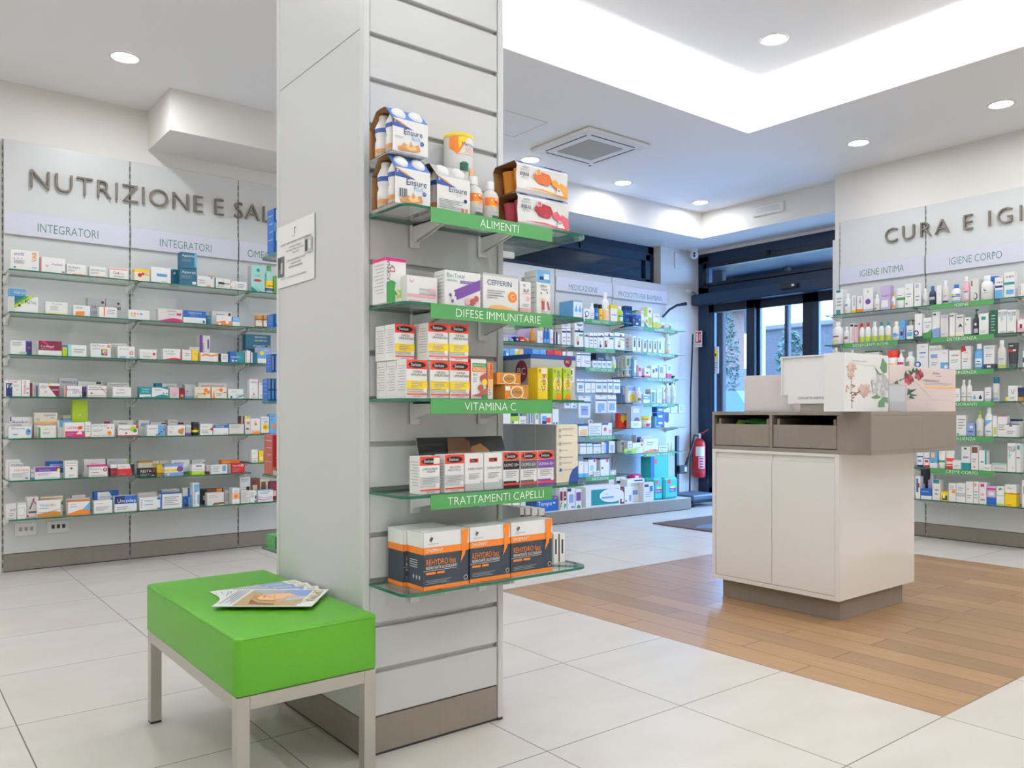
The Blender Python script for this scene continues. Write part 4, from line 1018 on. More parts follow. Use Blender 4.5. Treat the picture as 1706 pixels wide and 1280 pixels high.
rows('c1', 'Y', LF, LZ[2], LR(0, 2), '''
95 285 896|W;P:.7,0,1,1;N:.73,.0,1,.9;eR:.86,.5,.06;tN:Cerotibon@.06,.82,.1;l:2,.06,.6,.5,.76;S:.4,.03,.75,.2
340 550 899|W;D:0,.35,1,1;pM:.1,1,.25,1,.7,.4,.6,.4;tW:Cardiopill@.1,.55,.14;l:1,.1,.4,.5,.5
553 598 934|W;y_.75;B:.0,.8,1,1
602 770 934|W;A<.2;l:2,.3,.3,.9,.7
805 986 923|W;tB:OKTI@.06,.78,.14;tO:LAR@.42,.78,.14;O:.82,.74,.96,.92;B:.52,.15,.82,.6;Y:.58,.3,.78,.55;O:.64,.2,.76,.45;l:1,.08,.55,.45,.68
958 1130 920 s=.10|w;l:2,.2,.7,.8,.9
1046 1198 946|W;tG:Bioritmon@.1,.72,.12;er:.8,.45,.12;eW:.8,.45,.07;q:.1,.05,.5,.15;q:.7,.05,.95,.15''', **sup)
rows('c2', 'Y', LF, LZ[2], LR(1, 2), '''
14 165 974|W;tm:Dermo@.15,.55,.17;eR:.85,.55,.09;l:2,.2,.15,.7,.35
222 378 969|W;tG:FLUIT 500@.06,.72,.13;wR:.02,.2;l:1,.2,.5,.7,.6
390 478 976|m;W:.03,.05,.97,.97;l:2,.3,.4,.8,.7|pinkish white carton, thin grey print
480 533 974|Y;tF:v@.3,.5,.3
455 545 950 s=.10|w;W^.2
545 640 848 s=.10|W;P<.3;vN:LINFADREN@.45,.06,.22;P:.75,.5,.9,.85|tall white carton with violet upright lettering
548 714 1002|W;pO:.1,.75,.3,.85,.6,.72,.98,.9,.98,.7,.6,.55,.3,.66,.1,.55;tn:Altacev@.25,.78,.15;O<.04
716 733 1010|K
738 800 1012|W;l:3,.2,.3,.9,.8
815 944 994|B;T:.45,0,1,1;tW:nutri@.08,.42,.22;tA:EL@.55,.42,.22;eW:.2,.15,.08;W:.35,.1,.5,.2''', **sup)
rows('c2', 'Y', LF, LZ[2], LR(2, 2), '''
950 1000 985|W;L<.3
1004 1060 1000|t;W<.2
955 1180 842 s=.08 yb=976|t;tW:AEROBIOTIC@.35,.78,.1;tW:AEROBIOTIC@.35,.55,.1;tW:AEROBIOTIC@.28,.2,.1;eF:.92,.25,.05|dark blue stacked box lettered AEROBIOTIC
960 1178 980 s=.082 d=.10|t;L:0,0,.08,1|dark blue box under the AEROBIOTIC box
1062 1188 956|W;b:0,.3,1,1;q:0,.55,1,1;eY:.3,.65,.15;tW:Nabel@.45,.78,.08|blue and white pouch-like carton before the AEROBIOTIC boxes''', **sup)
rows('c3', 'Y', LF, LZ[3], LR(0, 3), '''
45 188 74|W;N:.05,.0,.45,.82;tW:FA@.1,.52,.22;tR:Ferrogil@.2,.88,.1;em:.75,.4,.06;l:2,.5,.6,.9,.75
190 266 72|W;vR:FERROGIL@.55,.15,.28;eR:.35,.6,.07;l:2,.6,.1,.9,.6
268 290 98|D
300 344 96 s=.10|W;B:.5,.0,.8,.8
348 530 102|W;Y:.4,.88,.55,1;pD:.42,.82,1,.82,1,0,.85,0;tW:SPORT@.62,.45,.12;l:2,.06,.6,.4,.85;em:.3,.35,.07
525 685 55 s=.10|S;tN:FERROLIC@.12,.72,.13;P:.7,.3,.95,.45
576 730 124|W;R:.03,.0,.1,1;tB:Forti@.12,.58,.18;tR:Ease@.5,.58,.18;tB:ORTO@.45,.32,.18;eN:.9,.1,.04
735 774 130 s=.05|P;k:.1,.1,.9,.5
690 910 87 s=.10|w;k:.75,.85,.95,1
778 948 122|W;tD:ReloxFerro@.06,.78,.13;D:.0,.64,1,.67;pR:.62,1,.66,1,1,.3,.97,.3;eR:.2,.35,.05;R:.0,.12,1,.15
952 1150 98 s=.10|w;l:5,.05,.4,.9,.95
1002 1168 137|W;tP:Tusspert@.2,.7,.14;P:0,.06,1,.09;l:2,.15,.35,.7,.55''', **sup)
rows('c4', 'Y', LF, LZ[3], LR(1, 3), '''
12 118 132|T;W:0,.05,1,.3;wT:.0,.1;tA:molti@.2,.45,.2;tW:FLORA@.2,.7,.14
122 270 132|W;pT:0,1,1,1,1,.75,.5,.92,0,.9;wT:.05,.3;tG:SensiFibe@.15,.65,.12;eT:.7,.42,.05;eT:.9,.4,.05
158 213 100 s=.10|B;t^.2
215 345 104 s=.10|w;l:2,.3,.6,.8,.9
282 366 142|w;m:.05,.5,.95,.95;l:3,.1,.15,.8,.5
368 412 142|D;eO:.5,.25,.3;O:.2,.1,.8,.2
415 505 110 s=.05|S;b_.15;eg:.2,.5,.06;L:.6,.5,.95,.9
507 645 134|C;eO:.7,.72,.14;eO:.85,.55,.12;eO:.6,.4,.1;eO:.1,.12,.08;tO:BECCO@.15,.78,.12;l:2,.1,.2,.5,.5
656 790 136|C;eO:.6,.75,.12;pO:.03,.0,.2,.0,.14,.8;tO:LECCO@.3,.7,.13;n:.75,.5,.95,.58;l:2,.3,.2,.7,.5
535 790 96 s=.10|w;tR:KINOTENSYNE@.1,.7,.14;tR:SI@.5,.45,.1
800 938 152|W;pT:.4,.0,1,.25,1,.45;tG:ristabil@.2,.65,.13;eT:.2,.15,.08;A:.5,.3,.95,.42''', **sup)
rows('c4', 'Y', LF, LZ[3], LR(2, 3), '''
990 1066 58|W;m^.04;tP:Seffina@.15,.78,.08;vP:S@.4,.45,.14;pM:.4,.18,.5,.32,.6,.18;l:2,.2,.05,.8,.12|tall white carton with pink lungs motif
1072 1146 92|W;m^.05;tP:Seffina@.1,.84,.09;l:2,.2,.1,.8,.3|white carton with pink top beside the lungs one''', **sup)
rows('c3', 'Y', LF, LZ[4], LR(0, 4), '''
88 292 402 s=.13|W;P:0,.8,.06,1;tP:Bandol@.1,.68,.15
50 290 455 s=.09 d=.03|w;tP:LACRISEK@.2,.82,.1;b_.1
85 280 487|W;tB:IPEracrimp@.06,.78,.16;eb:.85,.55,.12,.3;eB:.88,.6,.06;b:.15,.28,.35,.4;wE:.0,.03
305 512 362 s=.10 yb=467|C;tN:Lipoakin@.4,.72,.18;tD:pro@.7,.5,.13;o:0,0,1,.25;S:.08,.3,.22,.55
302 545 470 s=.08 d=.09|w;tN:Lipoakin@.75,.7,.1;o_.2
340 497 482|W;E:.0,.0,.12,.9;tG:Imobest@.25,.7,.12;l:2,.25,.3,.7,.5;C:.55,.65,.9,.85
642 780 252 s=.10|y;e:0,0,1,.3;tY:Green@.2,.35,.07;eC:.5,.6,.06|tall lime green carton with dark lower part
560 640 385 s=.14|L;w^.15
515 640 430 s=.06 d=.03|w;b:.1,.6,1,1
570 752 450|W;Y<.03;M:.05,0,1,.42;tM:Lactogel@.1,.58,.2;er:.78,.65,.1;pC:.55,.2,.9,.2,.8,.5;l:2,.1,.1,.5,.32
755 808 444|W;O_.05;l:3,.2,.3,.8,.8
810 1018 462|W;tG:REACTELEN@.06,.78,.13;eO:.72,.68,.05;er:.88,.7,.03;eO:.78,.3,.09;O:.05,.12,.95,.15;l:2,.06,.4,.5,.6
1002 1185 430 s=.10|w;l:2,.3,.5,.7,.9
940 1000 440 s=.10|R;b:.6,0,1,1
1050 1226 474|W;R_.12;tD:Menovamp@.05,.55,.2;ey:.75,.65,.15;eE:.85,.5,.1;ek:.4,.3,.05;R:.9,.7,1,1''', **sup)
rows('c4', 'Y', LF, LZ[4], LR(1, 4), '''
5 100 428 s=.10|w;q:.2,.6,.9,.8
108 250 447 s=.10|w;D:.7,.85,1,.95
80 240 472|W;b:.6,0,1,1;tN:Iodeselin@.1,.62,.13;eD:.55,.12,.05;eD:.68,.2,.05;eD:.8,.38,.05;eD:.93,.6,.04
266 355 424 s=.10|w;tG:Nausis@.2,.8,.12
356 405 450 s=.10|w;D^.15
262 417 476|W;eF:.72,.42,.13;eF:.85,.55,.11;eF:.8,.3,.11;tG:TRIS@.15,.72,.12;O:.1,.32,.25,.42
420 472 472|L;P_.25;w^.2
480 547 445 k=j c=K|K;Y:.0,.3,1,.6;tY:oro@.3,.7,.1|dark jar with yellow label and black lid
552 664 462|W;pR:.75,.5,1,.75,1,.35;tG:IdroLax@.15,.7,.12;l:3,.1,.15,.7,.5
668 805 472|W;B:0,.72,1,1;tW:PERVENE@.15,.78,.15;l:1,.7,.05,.9,.15
810 942 460|w;D_.05;D^.03;l:2,.1,.6,.8,.85''', **sup)
rows('c4', 'Y', LF, LZ[4], LR(2, 4), '''
918 945 392 s=.05|n;C<.4
950 1000 393 s=.03|W;Y:.1,.85,.8,1;n:.2,.25,.7,.35;F:.3,.55,.8,.7
1002 1088 416|W;eO:.5,.65,.14;wO:.06,.15;tR:Vita@.3,.78,.08;o:.1,.1,.9,.25
1094 1165 398|W;tB:propol@.1,.85,.08;eY:.55,.4,.42;eF:.5,.4,.2;P_.06;tP:VP@.3,.62,.14
1169 1232 374|b;tN:Sali@.2,.85,.09;eO:.55,.42,.26;eO:.75,.3,.2;eR:.3,.72,.1''', **sup)
rows('c3', 'Y', LF, LZ[5], LR(0, 5), '''
65 182 782 s=.10 d=.1|W;L:.1,.1,.9,.9;W:.12,.12,.88,.88|clear-sided tall white carton at the shelf end
85 205 812 s=.07 d=.025|W;tK:POLIMAG@.1,.82,.12
90 268 847|W;tO:PERVIRAL@.2,.68,.18;l:5,.08,.2,.92,.6;N:.75,.1,.9,.17
271 310 868 s=.04|W;b_.2;tN:Pro@.1,.6,.15
312 533 845|W;P:.0,.62,1,1;tp:RELAXINA@.15,.7,.12;eY:.95,.72,.07;wA:.02,.12;l:2,.1,.3,.6,.5
416 578 797 s=.10|B;tW:PROXEED@.15,.6,.24;w_.3
577 692 790|W;tD:IPALIPIDUS@.1,.83,.07;eD:.5,.56,.09;R:.05,.72,.95,.735;l:2,.25,.1,.7,.2
740 940 776 s=.10|W;k<.02;tR:Nicuran@.35,.7,.07;W_.3
790 957 830|W;M^.12;tG:Pluscorin@.04,.6,.17;eR:.86,.6,.11;eW:.86,.6,.05;R:.1,.12,.9,.15;l:1,.1,.3,.5,.45
950 1143 770 s=.10|S;y>.07;tK:Naturo@.1,.75,.08;W_.35
982 1040 824|D;W^.3;R:.1,.3,.7,.4
1043 1195 822|W;R:0,0,1,.62;pK:.72,1,1,1,1,0,.9,0;tD:Colon@.1,.75,.14;l:1,.1,.08,.5,.2''', **sup)
rows('c4', 'Y', LF, LZ[5] - .018, LR(1, 5), '''
0 130 795 s=.12 d=.035|C;F^.1
66 188 792 s=.16 d=.03|C;n<.1;tG:Rosa Flor@.3,.7,.12
190 288 788 s=.16 d=.03|C;tG:Rosa Flor@.2,.7,.12
165 228 825 s=.06|Y;F_.3;n<.06
10 160 856|K;tW:RESTA@.06,.55,.28;tr:X@.78,.55,.38;l:4,.06,.1,.7,.4;W:.72,.15,.9,.22|black carton with white title and red letter
235 403 820|W;q^.2;q_.3;Y:0,.4,.75,.6;eP:.82,.58,.17;eW:.2,.16,.06|white carton with periwinkle bands and violet disc
295 460 782 s=.10|W;E_.2;tG:Reunal RICAE@.15,.78,.08
480 597 782 s=.10|w;T:.8,.75,1,.82;l:2,.1,.8,.7,.95
478 594 822|W;y_.36;P:.3,.78,.75,.9;pe:.5,0,.55,0,1,.3,1,.26;l:1,.1,.5,.8,.62
606 648 830 s=.05|w;D_.3
650 795 827|W;b:.68,.3,.9,.9;eb:.79,.72,.12;tT:NeuroSen@.1,.78,.12;l:3,.08,.2,.5,.7
740 905 782 s=.10|O;tC:SPASMEN@.1,.78,.1
802 832 820 s=.03|L
833 950 812|R;tW:HeartBio@.06,.68,.18;eW:.8,.78,.1;eR:.8,.78,.05;l:2,.06,.1,.6,.5''', **sup)
rows('c4', 'Y', LF, .638, LR(2, 5), '''
1010 1066 690|W;y:.0,.3,1,.36;tG:oti@.2,.7,.1;l:2,.2,.05,.8,.2
1074 1115 700|Y;W:.2,.2,.8,.45;tG:or@.2,.75,.1
1124 1150 686|W;E:.6,.1,.9,.5''', **sup)
rows('c5', 'Y', LF, LZ[6], LR(0, 6), '''
60 178 516|w;tD:EXP@.4,.55,.13;l:2,.3,.2,.8,.45;L:.1,.05,.7,.1
182 282 502|W;L:.15,.2,.8,.72;W:.18,.23,.77,.69;w^.12
284 410 436 s=.05|w;pN:.2,.4,.3,.4,.7,.92,.6,.92;pR:.45,.9,.55,.9,.8,.65,.72,.65;D:.15,.22,.95,.3;M:.0,.03,.15,.12
395 648 476|W;wF:.2,.34;pN:0,.3,.5,.3,1,.48,1,.46,.5,.28,0,.28;tq:TRIAUX@.1,.64,.15;to:SEN@.5,.64,.15;l:1,.1,.5,.5,.58
428 672 432 s=.10|C;F:.02,.86,.98,.92;pE:.9,.6,1,.8,1,.5
700 960 452 s=.088 d=.03|w;O:.0,.0,.1,.3
725 963 480|W;O^.05;pb:.6,.3,1,.9,1,.3;wO:.14,.38;tG:Lumen@.08,.75,.1;l:1,.1,.55,.4,.65
752 912 415 s=.12|w;N:0,.0,.06,1;tG:Metaboline@.2,.7,.12
1002 1268 378 s=.10|B;pW:.14,.98,.6,.98,.72,.72,.6,.45,.14,.45;tq:LIPRINASIN@.2,.68,.09;l:2,.2,.5,.5,.62|blue carton with white arrow panel
1002 1200 476|W;tr:Omeoflor@.12,.75,.09;l:4,.1,.2,.85,.55
1220 1460 424|W;B:0,.5,1,1;N:0,.5,.45,1;tW:Uncodep@.12,.58,.22;l:2,.1,.12,.6,.35|white carton with blue title band reading Uncodep''', **sup)
rows('c6', 'Y', LF, LZ[6], LR(1, 6), '''
15 238 442|W;B:.85,.78,1,.97;B:.85,.03,1,.14;tB:Neofarm@.22,.68,.13;b:.22,.4,.65,.46;l:4,.06,.15,.14,.9
0 205 388 s=.10|w;er:.2,.6,.05;l:2,.3,.4,.9,.7
240 432 355 s=.10|w;B<.06;l:2,.1,.75,.8,.92
243 470 396|W;B^.05;B<.06;l:5,.14,.2,.85,.8
475 566 340 s=.06|w;B:0,0,.7,.55;N:.2,0,.7,.12;B:.6,.5,.85,1;tW:x@.2,.3,.08
570 582 420|b
583 655 288|W;b:.2,.62,.9,.95;vk:STREPTOZIN@.4,.05,.26;b:.7,.1,.95,.5|tall white carton with upright dark lettering
692 905 352 s=.10|K;n:.18,.75,.85,1;O:.68,.78,.95,1;C:0,.3,.15,.6
738 918 392|w;pn:.3,.02,1,.08,1,.22,.4,.2;tG:Venoline@.1,.76,.1;l:1,.1,.6,.6,.7
922 1000 368 s=.08|w;L:.1,.1,.9,.8
1005 1085 342|W;o:.05,.3,.95,.7;eO:.5,.48,.26;tG:Gelee@.2,.75,.08;tK:arnica@.3,.1,.05''', **sup)
rows('c6', 'Y', LF, LZ[6], LR(2, 6), '''
1095 1190 370|w;l:7,.1,.1,.9,.95
1192 1266 372|W;T:.7,.0,1,.2;k:.75,.3,.95,.6;l:3,.1,.4,.6,.9
1280 1440 362|W;b^.04;pb:0,.5,.4,.35,1,.42,1,.38,.4,.3,0,.44;pr:0,.3,.4,.18,1,.3,1,.26,.4,.12,0,.22;l:2,.1,.65,.8,.9
1085 1200 225 s=.13|W;K:.6,.3,.9,.6;l:2,.1,.8,.8,.95|white calendar box with black cat picture
1202 1300 240 s=.13|n;C:.2,.2,.7,.7;D:.1,.75,.5,.95|brown picture box beside the black cat box
1302 1400 250 s=.13|C;n:.1,.4,.6,.9;k:.6,.2,.9,.5|cream picture box with brown patches
1402 1490 270 s=.10|D;m:.2,.2,.8,.5|dark red picture box beside the column''', **sup)
# ------------------------------------------------------------------ dressings and baby products
dr = dict(prefix='dressing')
def MR(b, k): return '%s, %s' % (SHN[k] if k < 6 else 'bottom shelf', MB_[b])
rows('m2', 'Y', MF, MZ[1][0], MR(1, 0), '''
690 772 172 d=.2|W/b;b^.06;eb:.3,.45,.17;eb:.72,.45,.17;pb:.18,.5,.3,.8,.42,.5;pb:.6,.5,.72,.8,.84,.5|deep blue-sided carton with two blue drops
782 846 245|W;eN:.5,.5,.3;eW:.5,.5,.22;R:.2,.15,.5,.3
848 892 192 k=o|W;l:2,.2,.3,.8,.7
894 928 200 k=s c=K|B;b:.1,.3,.9,.6
931 964 206 k=s c=K|Y;O:.1,.3,.9,.5
966 1030 95 k=o|W;o_.62;Y:.55,.7,.95,.95|big white bottle with pale amber lower half, tallest of its shelf
1033 1094 212|W;Y^.22;er:.25,.4,.09;er:.5,.4,.09;er:.75,.4,.09
1098 1160 222 k=o|y;W:.3,.1,.7,.5;T:.1,.55,.9,.7''', **dr)
rows('m2', 'Y', MF, MZ[2][0], MR(2, 0), '''
1164 1228 222 s=.11|B;N^.2;tW:Pedialac@.1,.6,.08;b:.1,.1,.9,.4
1232 1256 310|N;tW:m@.2,.5,.2
1258 1310 304|N;B^.3;eW:.75,.6,.1;W:.1,.15,.5,.3
1262 1308 262 s=.10|A;E^.1
1312 1336 265|W;y:.1,.2,.9,.4;tr:Hipp@.1,.8,.1
1338 1412 232|W;y:.0,.5,.4,1;y:.5,.1,1,.5;er:.7,.8,.12;eO:.3,.3,.15;pE:0,0,.5,0,0,.3
1422 1480 292|W;Y_.4;ey:.5,.25,.3;tr:Hipp@.3,.75,.14
1486 1545 378 k=j|W;eE:.5,.5,.2;er:.3,.4,.1
1548 1605 382 k=j|W;eE:.5,.5,.2;er:.7,.4,.1''', **dr)
rows('m2', 'Y', MF, MZ[1][1], MR(1, 1), '''
585 625 430 d=.1|W;N:0,.78,1,.88;l:2,.2,.2,.8,.6
628 664 430 d=.1|W;N:0,.78,1,.88;l:2,.2,.2,.8,.6
700 782 428 d=.16|W;N:0,.8,1,.9;eD:.5,.92,.1;eo:.35,.4,.13,.2;n:.25,.12,.5,.3;E:.5,.6,.95,.7
585 664 366 yb=426 s=.03 d=.1|w;N^.1;l:2,.2,.3,.8,.7
700 782 366 yb=426 d=.12|W;G:.2,.5,.9,.7;E:.3,.35,.8,.5
792 832 470|W;N:0,.76,1,.84;eD:.5,.85,.2
836 872 466|W;N:0,.7,1,.78;l:2,.2,.2,.8,.6
874 908 466|W;N:0,.7,1,.78;l:2,.2,.2,.8,.6
912 968 468|W;N:0,.72,1,.8;eD:.6,.82,.13;eo:.4,.35,.15,.18;N:.3,.08,.6,.25
973 1060 466|W;N:0,.74,1,.8;eD:.5,.85,.1;D:.05,.1,.3,.5;eo:.3,.4,.12,.15;E:.5,.6,.95,.7
1068 1160 468|W;N:0,.74,1,.8;eD:.6,.85,.1;n:.3,.15,.55,.5;eo:.4,.4,.1,.15;y:.5,.55,.95,.65''', **dr)
rows('m2', 'Y', MF, MZ[2][1], MR(2, 1), '''
1168 1196 478 s=.09|W;l:3,.2,.2,.9,.8
1199 1226 482 s=.08|W;l:3,.2,.2,.9,.8
1232 1268 500|W;k:.3,.3,.7,.75;b:.2,.78,.8,.92
1274 1310 502|W;k:.3,.3,.7,.75;b:.2,.78,.8,.92
1330 1362 528|W;k:.3,.3,.7,.75;b:.2,.78,.8,.92
1376 1408 532|W;e:.3,.3,.7,.75;b:.2,.78,.8,.92
1424 1455 536|W;e:.3,.3,.7,.75;b:.2,.78,.8,.92
1468 1500 538|W;e:.3,.3,.7,.75;b:.2,.78,.8,.92
1545 1586 478 k=o|w;o_.3;b:.2,.7,.8,.8''', **dr)
rows('m2', 'Y', MF, MZ[1][2], MR(1, 2), '''
722 756 648|W;N:0,.82,1,.9;l:2,.2,.3,.8,.6
760 848 650|W;N:0,.82,1,.9;em:.4,.4,.1;l:2,.5,.2,.95,.5
866 905 712|W;N^.15;q:.2,.3,.8,.6
908 948 712|W;N^.15;q:.2,.3,.8,.6
952 990 714|W;N^.15;q:.2,.3,.8,.6
993 1040 714|W;N^.15;q:.2,.3,.8,.6
896 985 655 s=.10|k;S:.2,.4,.8,.7
1046 1085 682 k=o|w;y:.1,.0,.9,.5''', **dr)
rows('m2', 'Y', MF, MZ[2][2], MR(2, 2), '''
1106 1132 695 k=g s=.15|W;E:.2,.2,.7,.8
1140 1176 688 k=g s=.11|W;A:.2,.5,.9,.9;E:.1,.1,.5,.4
1180 1235 678 k=g s=.05|W;E:.0,.55,.3,.9;q:.3,.1,.9,.5
1238 1275 690 k=g|b;W:.2,.2,.8,.9;F^.1
1280 1325 760 k=g|m;D:.2,.5,.6,.8
1342 1396 792|W;k:.3,.4,.6,.6;M_.2
1402 1466 768|W;P:.2,.4,.5,.7;B:.6,.5,.9,.8
1476 1538 768|W;q:.1,.4,.6,.9;o:.2,.05,.8,.35
1544 1590 762|W;M_.35;b:.3,.6,.8,.9''', **dr)
rows('m2', 'Y', MF + .02, 0, 'hanging on hooks, MEDICAZIONE bay', '''
722 788 890 yb=1012 k=h|W;N:0,.82,1,.9;q:.2,.3,.8,.6;R:.2,.15,.8,.19
796 850 892 yb=1015 k=h|W;N:0,.82,1,.9;R:.2,.25,.8,.29
853 890 892 yb=1015 k=h|W;N:0,.82,1,.9;R:.2,.25,.8,.29
896 952 896 yb=1012 k=h|W;N:0,.82,1,.9;q:.2,.3,.8,.6
955 1000 896 yb=1012 k=h|W;N:0,.82,1,.9;q:.2,.3,.8,.6
1006 1050 893 yb=1015 k=h|W;N:0,.82,1,.9;q:.2,.3,.8,.6
1056 1120 896 yb=1020 k=h|W;N:0,.82,1,.9;q:.2,.3,.8,.6''', **dr)
rows('m3', 'Y', MF + .02, 0, 'lower hook row, MEDICAZIONE bay', '''
60 112 140 yb=225 k=h|W;N:0,.8,1,.9;q:.2,.3,.8,.6
116 172 140 yb=225 k=h|W;b:.3,.1,.8,.35;R:.6,.5,.8,.6
188 300 112 yb=316 k=h|w;N:0,.76,1,.84;q:.2,.15,.8,.6;R:.3,.4,.7,.44
345 450 104 yb=270 k=h|w;N:0,.76,1,.84;q:.2,.15,.8,.6;b:.2,.05,.5,.15
456 540 104 yb=266 k=h|w;N:0,.76,1,.84;q:.2,.15,.8,.6''', **dr)
rows('m2', 'Y', MF, MZ[2][3], MR(2, 3), '''
1128 1178 952 s=.15|q;W:.3,.5,.9,.9
1184 1260 955 k=g s=.06|W;eY:.55,.3,.36;q^.25
1275 1326 965 k=o|w;n:.2,.2,.8,.5
1330 1392 1028|W;b:0,.4,1,.85;W:.1,.55,.7,.65
1396 1450 985|L;E:.3,.1,.6,.8;w^.2
1454 1502 982|w;A:.3,.3,.8,.8
1508 1538 970 k=o|w;q:.2,.2,.8,.4
1543 1588 930 k=o|w;S:.2,.3,.8,.6
1592 1635 930 k=o|w;S:.2,.3,.8,.6''', **dr)
rows('m3', 'Y', MF, MZ[2][4], MR(2, 4), '''
560 670 270 s=.11|r;b:.2,.55,.8,.95;eY:.45,.6,.25;W:.6,.05,.9,.3;eR:.6,.3,.2|red hanging toy card with yellow face
674 772 208|L;w:.2,.7,.8,.9;eD:.55,.28,.3;e:.3,.3,.5,.4|grey blister card with dark red soother
676 772 345 s=.003 d=.008|W;l:2,.2,.3,.8,.7
796 888 300 k=j c=Y|W;M:.25,.1,.6,.5;M:.3,.4,.9,.55|white tub with yellow lid and pink mark
900 912 300|b
915 978 330 yb=388|B;W:.2,.3,.8,.6
915 978 268 yb=328|B;W:.2,.3,.8,.6
915 978 206 yb=266|B;W:.2,.3,.8,.6
984 1030 262|W;N:.0,.4,.9,1;eN:.5,.5,.4''', **dr)
rows('m3', 'Y', MF, MZ[1][4], MR(1, 4), '''
190 276 372|W;N^.15;o:.1,.1,.9,.5;eo:.6,.5,.3,.1
282 402 366|W;l:5,.1,.1,.9,.8
406 500 362|W;N:.0,.85,.6,1;er:.3,.5,.15;em:.8,.3,.15
280 320 335 yb=364|W;k:.3,.2,.7,.7''', **dr)
rows('m3', 'Y', MF, MZ[2][5], MR(2, 5), '''
545 576 515 s=.16|L;k^.1
582 640 528 s=.09|W;L:.0,.7,1,.9;l:2,.2,.2,.8,.5
643 688 530|w;l:3,.2,.2,.9,.8
612 728 600 s=.002 d=.01 |y;E:.2,.3,.6,.6
690 790 545|W;er:.85,.8,.1;l:2,.2,.3,.7,.6
792 928 507|W;wO:.1,.25;eP:.8,.15,.05;l:2,.2,.5,.7,.8
720 880 472 s=.10|w;N:.05,.5,.3,.9
932 1015 572|W;b:.1,.6,.9,.8;l:1,.1,.2,.8,.4
1020 1046 536 k=o|w;y:.2,.1,.8,.4
1049 1074 538 k=o|w;y:.2,.1,.8,.4''', **dr)
rows('m3', 'Y', MF, MZ[1][5], MR(1, 5), '''
202 258 542|W;k^.1;b:0,.62,1,.7;tR:i@.4,.1,.2
262 320 542|W;k^.1;b:0,.62,1,.7;tR:i@.4,.1,.2
326 395 548|W;k^.1;b:0,.62,1,.7;tR:m@.4,.1,.2
402 432 542|W;l:3,.2,.2,.8,.8
434 466 542|B;W<.2;R:.3,.2,.6,.3
470 525 532|W;L:.2,.2,.8,.7;eR:.6,.15,.1''', **dr)
rows('m3', 'Y', MF, MZ[1][6], MR(1, 6), '''
190 236 718|W;em:.5,.85,.15;b_.25
239 278 722|W;em:.5,.85,.15;b_.25
282 355 686|W;N^.08;er:.75,.85,.14;A:.2,.35,.6,.6;N:.1,.05,.6,.1
392 475 686|W;N^.08;er:.75,.85,.14;R:.1,.4,.3,.5
326 388 806 s=.002 d=.007|w;l:2,.1,.2,.9,.8
480 540 800|S;eW:.5,.5,.2''', **dr)
plinth = 'on the grey plinth'
rows('m3', 'Y', PLF + .03, PLZ, plinth, '''
14 44 955|W;D:.1,.4,.9,.8;er:.5,.3,.25;pE:0,0,.6,.2,.3,.3
47 78 955|W;D:.1,.4,.9,.8;eW:.5,.55,.2;pE:.2,0,.9,.2,.3,.3
86 156 968|W;N:.0,.85,.5,1;q:.2,.3,.8,.7;B:.5,.05,.9,.12
162 216 978|W;P:.1,.4,.9,.85;er:.5,.4,.1;eE:.5,.06,.3;tW:Tantum@.1,.88,.08
256 576 948 d=.18|W;T:.15,.05,.95,.85;eW:.75,.5,.36,.36;q:.45,.35,.8,.45;tG:steril@.55,.55,.07|long white box with teal front and white oval
578 612 955|D;W:.3,.1,.9,.5
615 684 958|W;q:.6,.1,.9,.5;R:.1,.1,.3,.2
640 800 882 s=.075 d=.095|W;N:.4,.9,.9,.96;B:.72,.1,.9,.6;q:.3,.3,.6,.5;l:2,.2,.7,.8,.85
790 885 912|w;N:.1,.75,.5,.9;B:.6,.5,.9,.8;l:3,.2,.2,.8,.5
886 976 872 k=g d=.1|a;er:.3,.85,.16;P:.15,.3,.85,.5;Y:.3,.5,.8,.6;tW:linidor@.2,.36,.09
986 1115 866 k=g d=.1|a;er:.3,.85,.14;P:.3,.3,.85,.5;Y:.4,.5,.8,.6;tW:linidor@.35,.36,.09''', **dr)
rows('m3', 'Y', PLF + .20, PLZ, 'rear row on the grey plinth', '''
470 520 888|W;N:.0,.7,1,.8
540 622 864|W;N:.0,.75,1,.85;er:.5,.9,.1
700 790 838 k=g d=.12|M;m:.2,.5,.9,.9;w:.1,.8,.5,1
815 855 872 k=g d=.1|a;er:.5,.8,.16;P:.2,.3,.9,.5
860 1022 672 d=.14|a;er:.25,.88,.1;P:.4,.25,.9,.4;Y:.45,.42,.85,.5;B<.18;tW:linidor@.45,.3,.06|tall turquoise nappy pack behind the two lower ones''', **dr)
rows('m1', 'Y', MF, MZ[0][1] , MR(0, 1), '''
45 85 1070|w;L:.2,.3,.8,.7
90 140 1066 k=o c=b|b;W:.2,.3,.8,.6
145 172 1060|N;W:.3,.3,.8,.6
178 232 1060 k=j c=R|R;W:.2,.3,.7,.6
236 270 1070 k=o|F;O^.4
30 290 985 s=.10 d=.02|p;q:.02,.5,.5,.95
276 318 985 k=o c=O|F;n_.2
328 350 1010|W;em:.5,.5,.2
353 376 982 k=o c=y|W;m:.2,.3,.8,.6
384 406 968 k=o c=K|B;b_.4
409 432 972 k=o c=K|B;b_.4
436 468 965 k=o c=n|W;m:.2,.3,.8,.5
472 495 1020|k;w<.3
498 515 1040|W''', **dr)
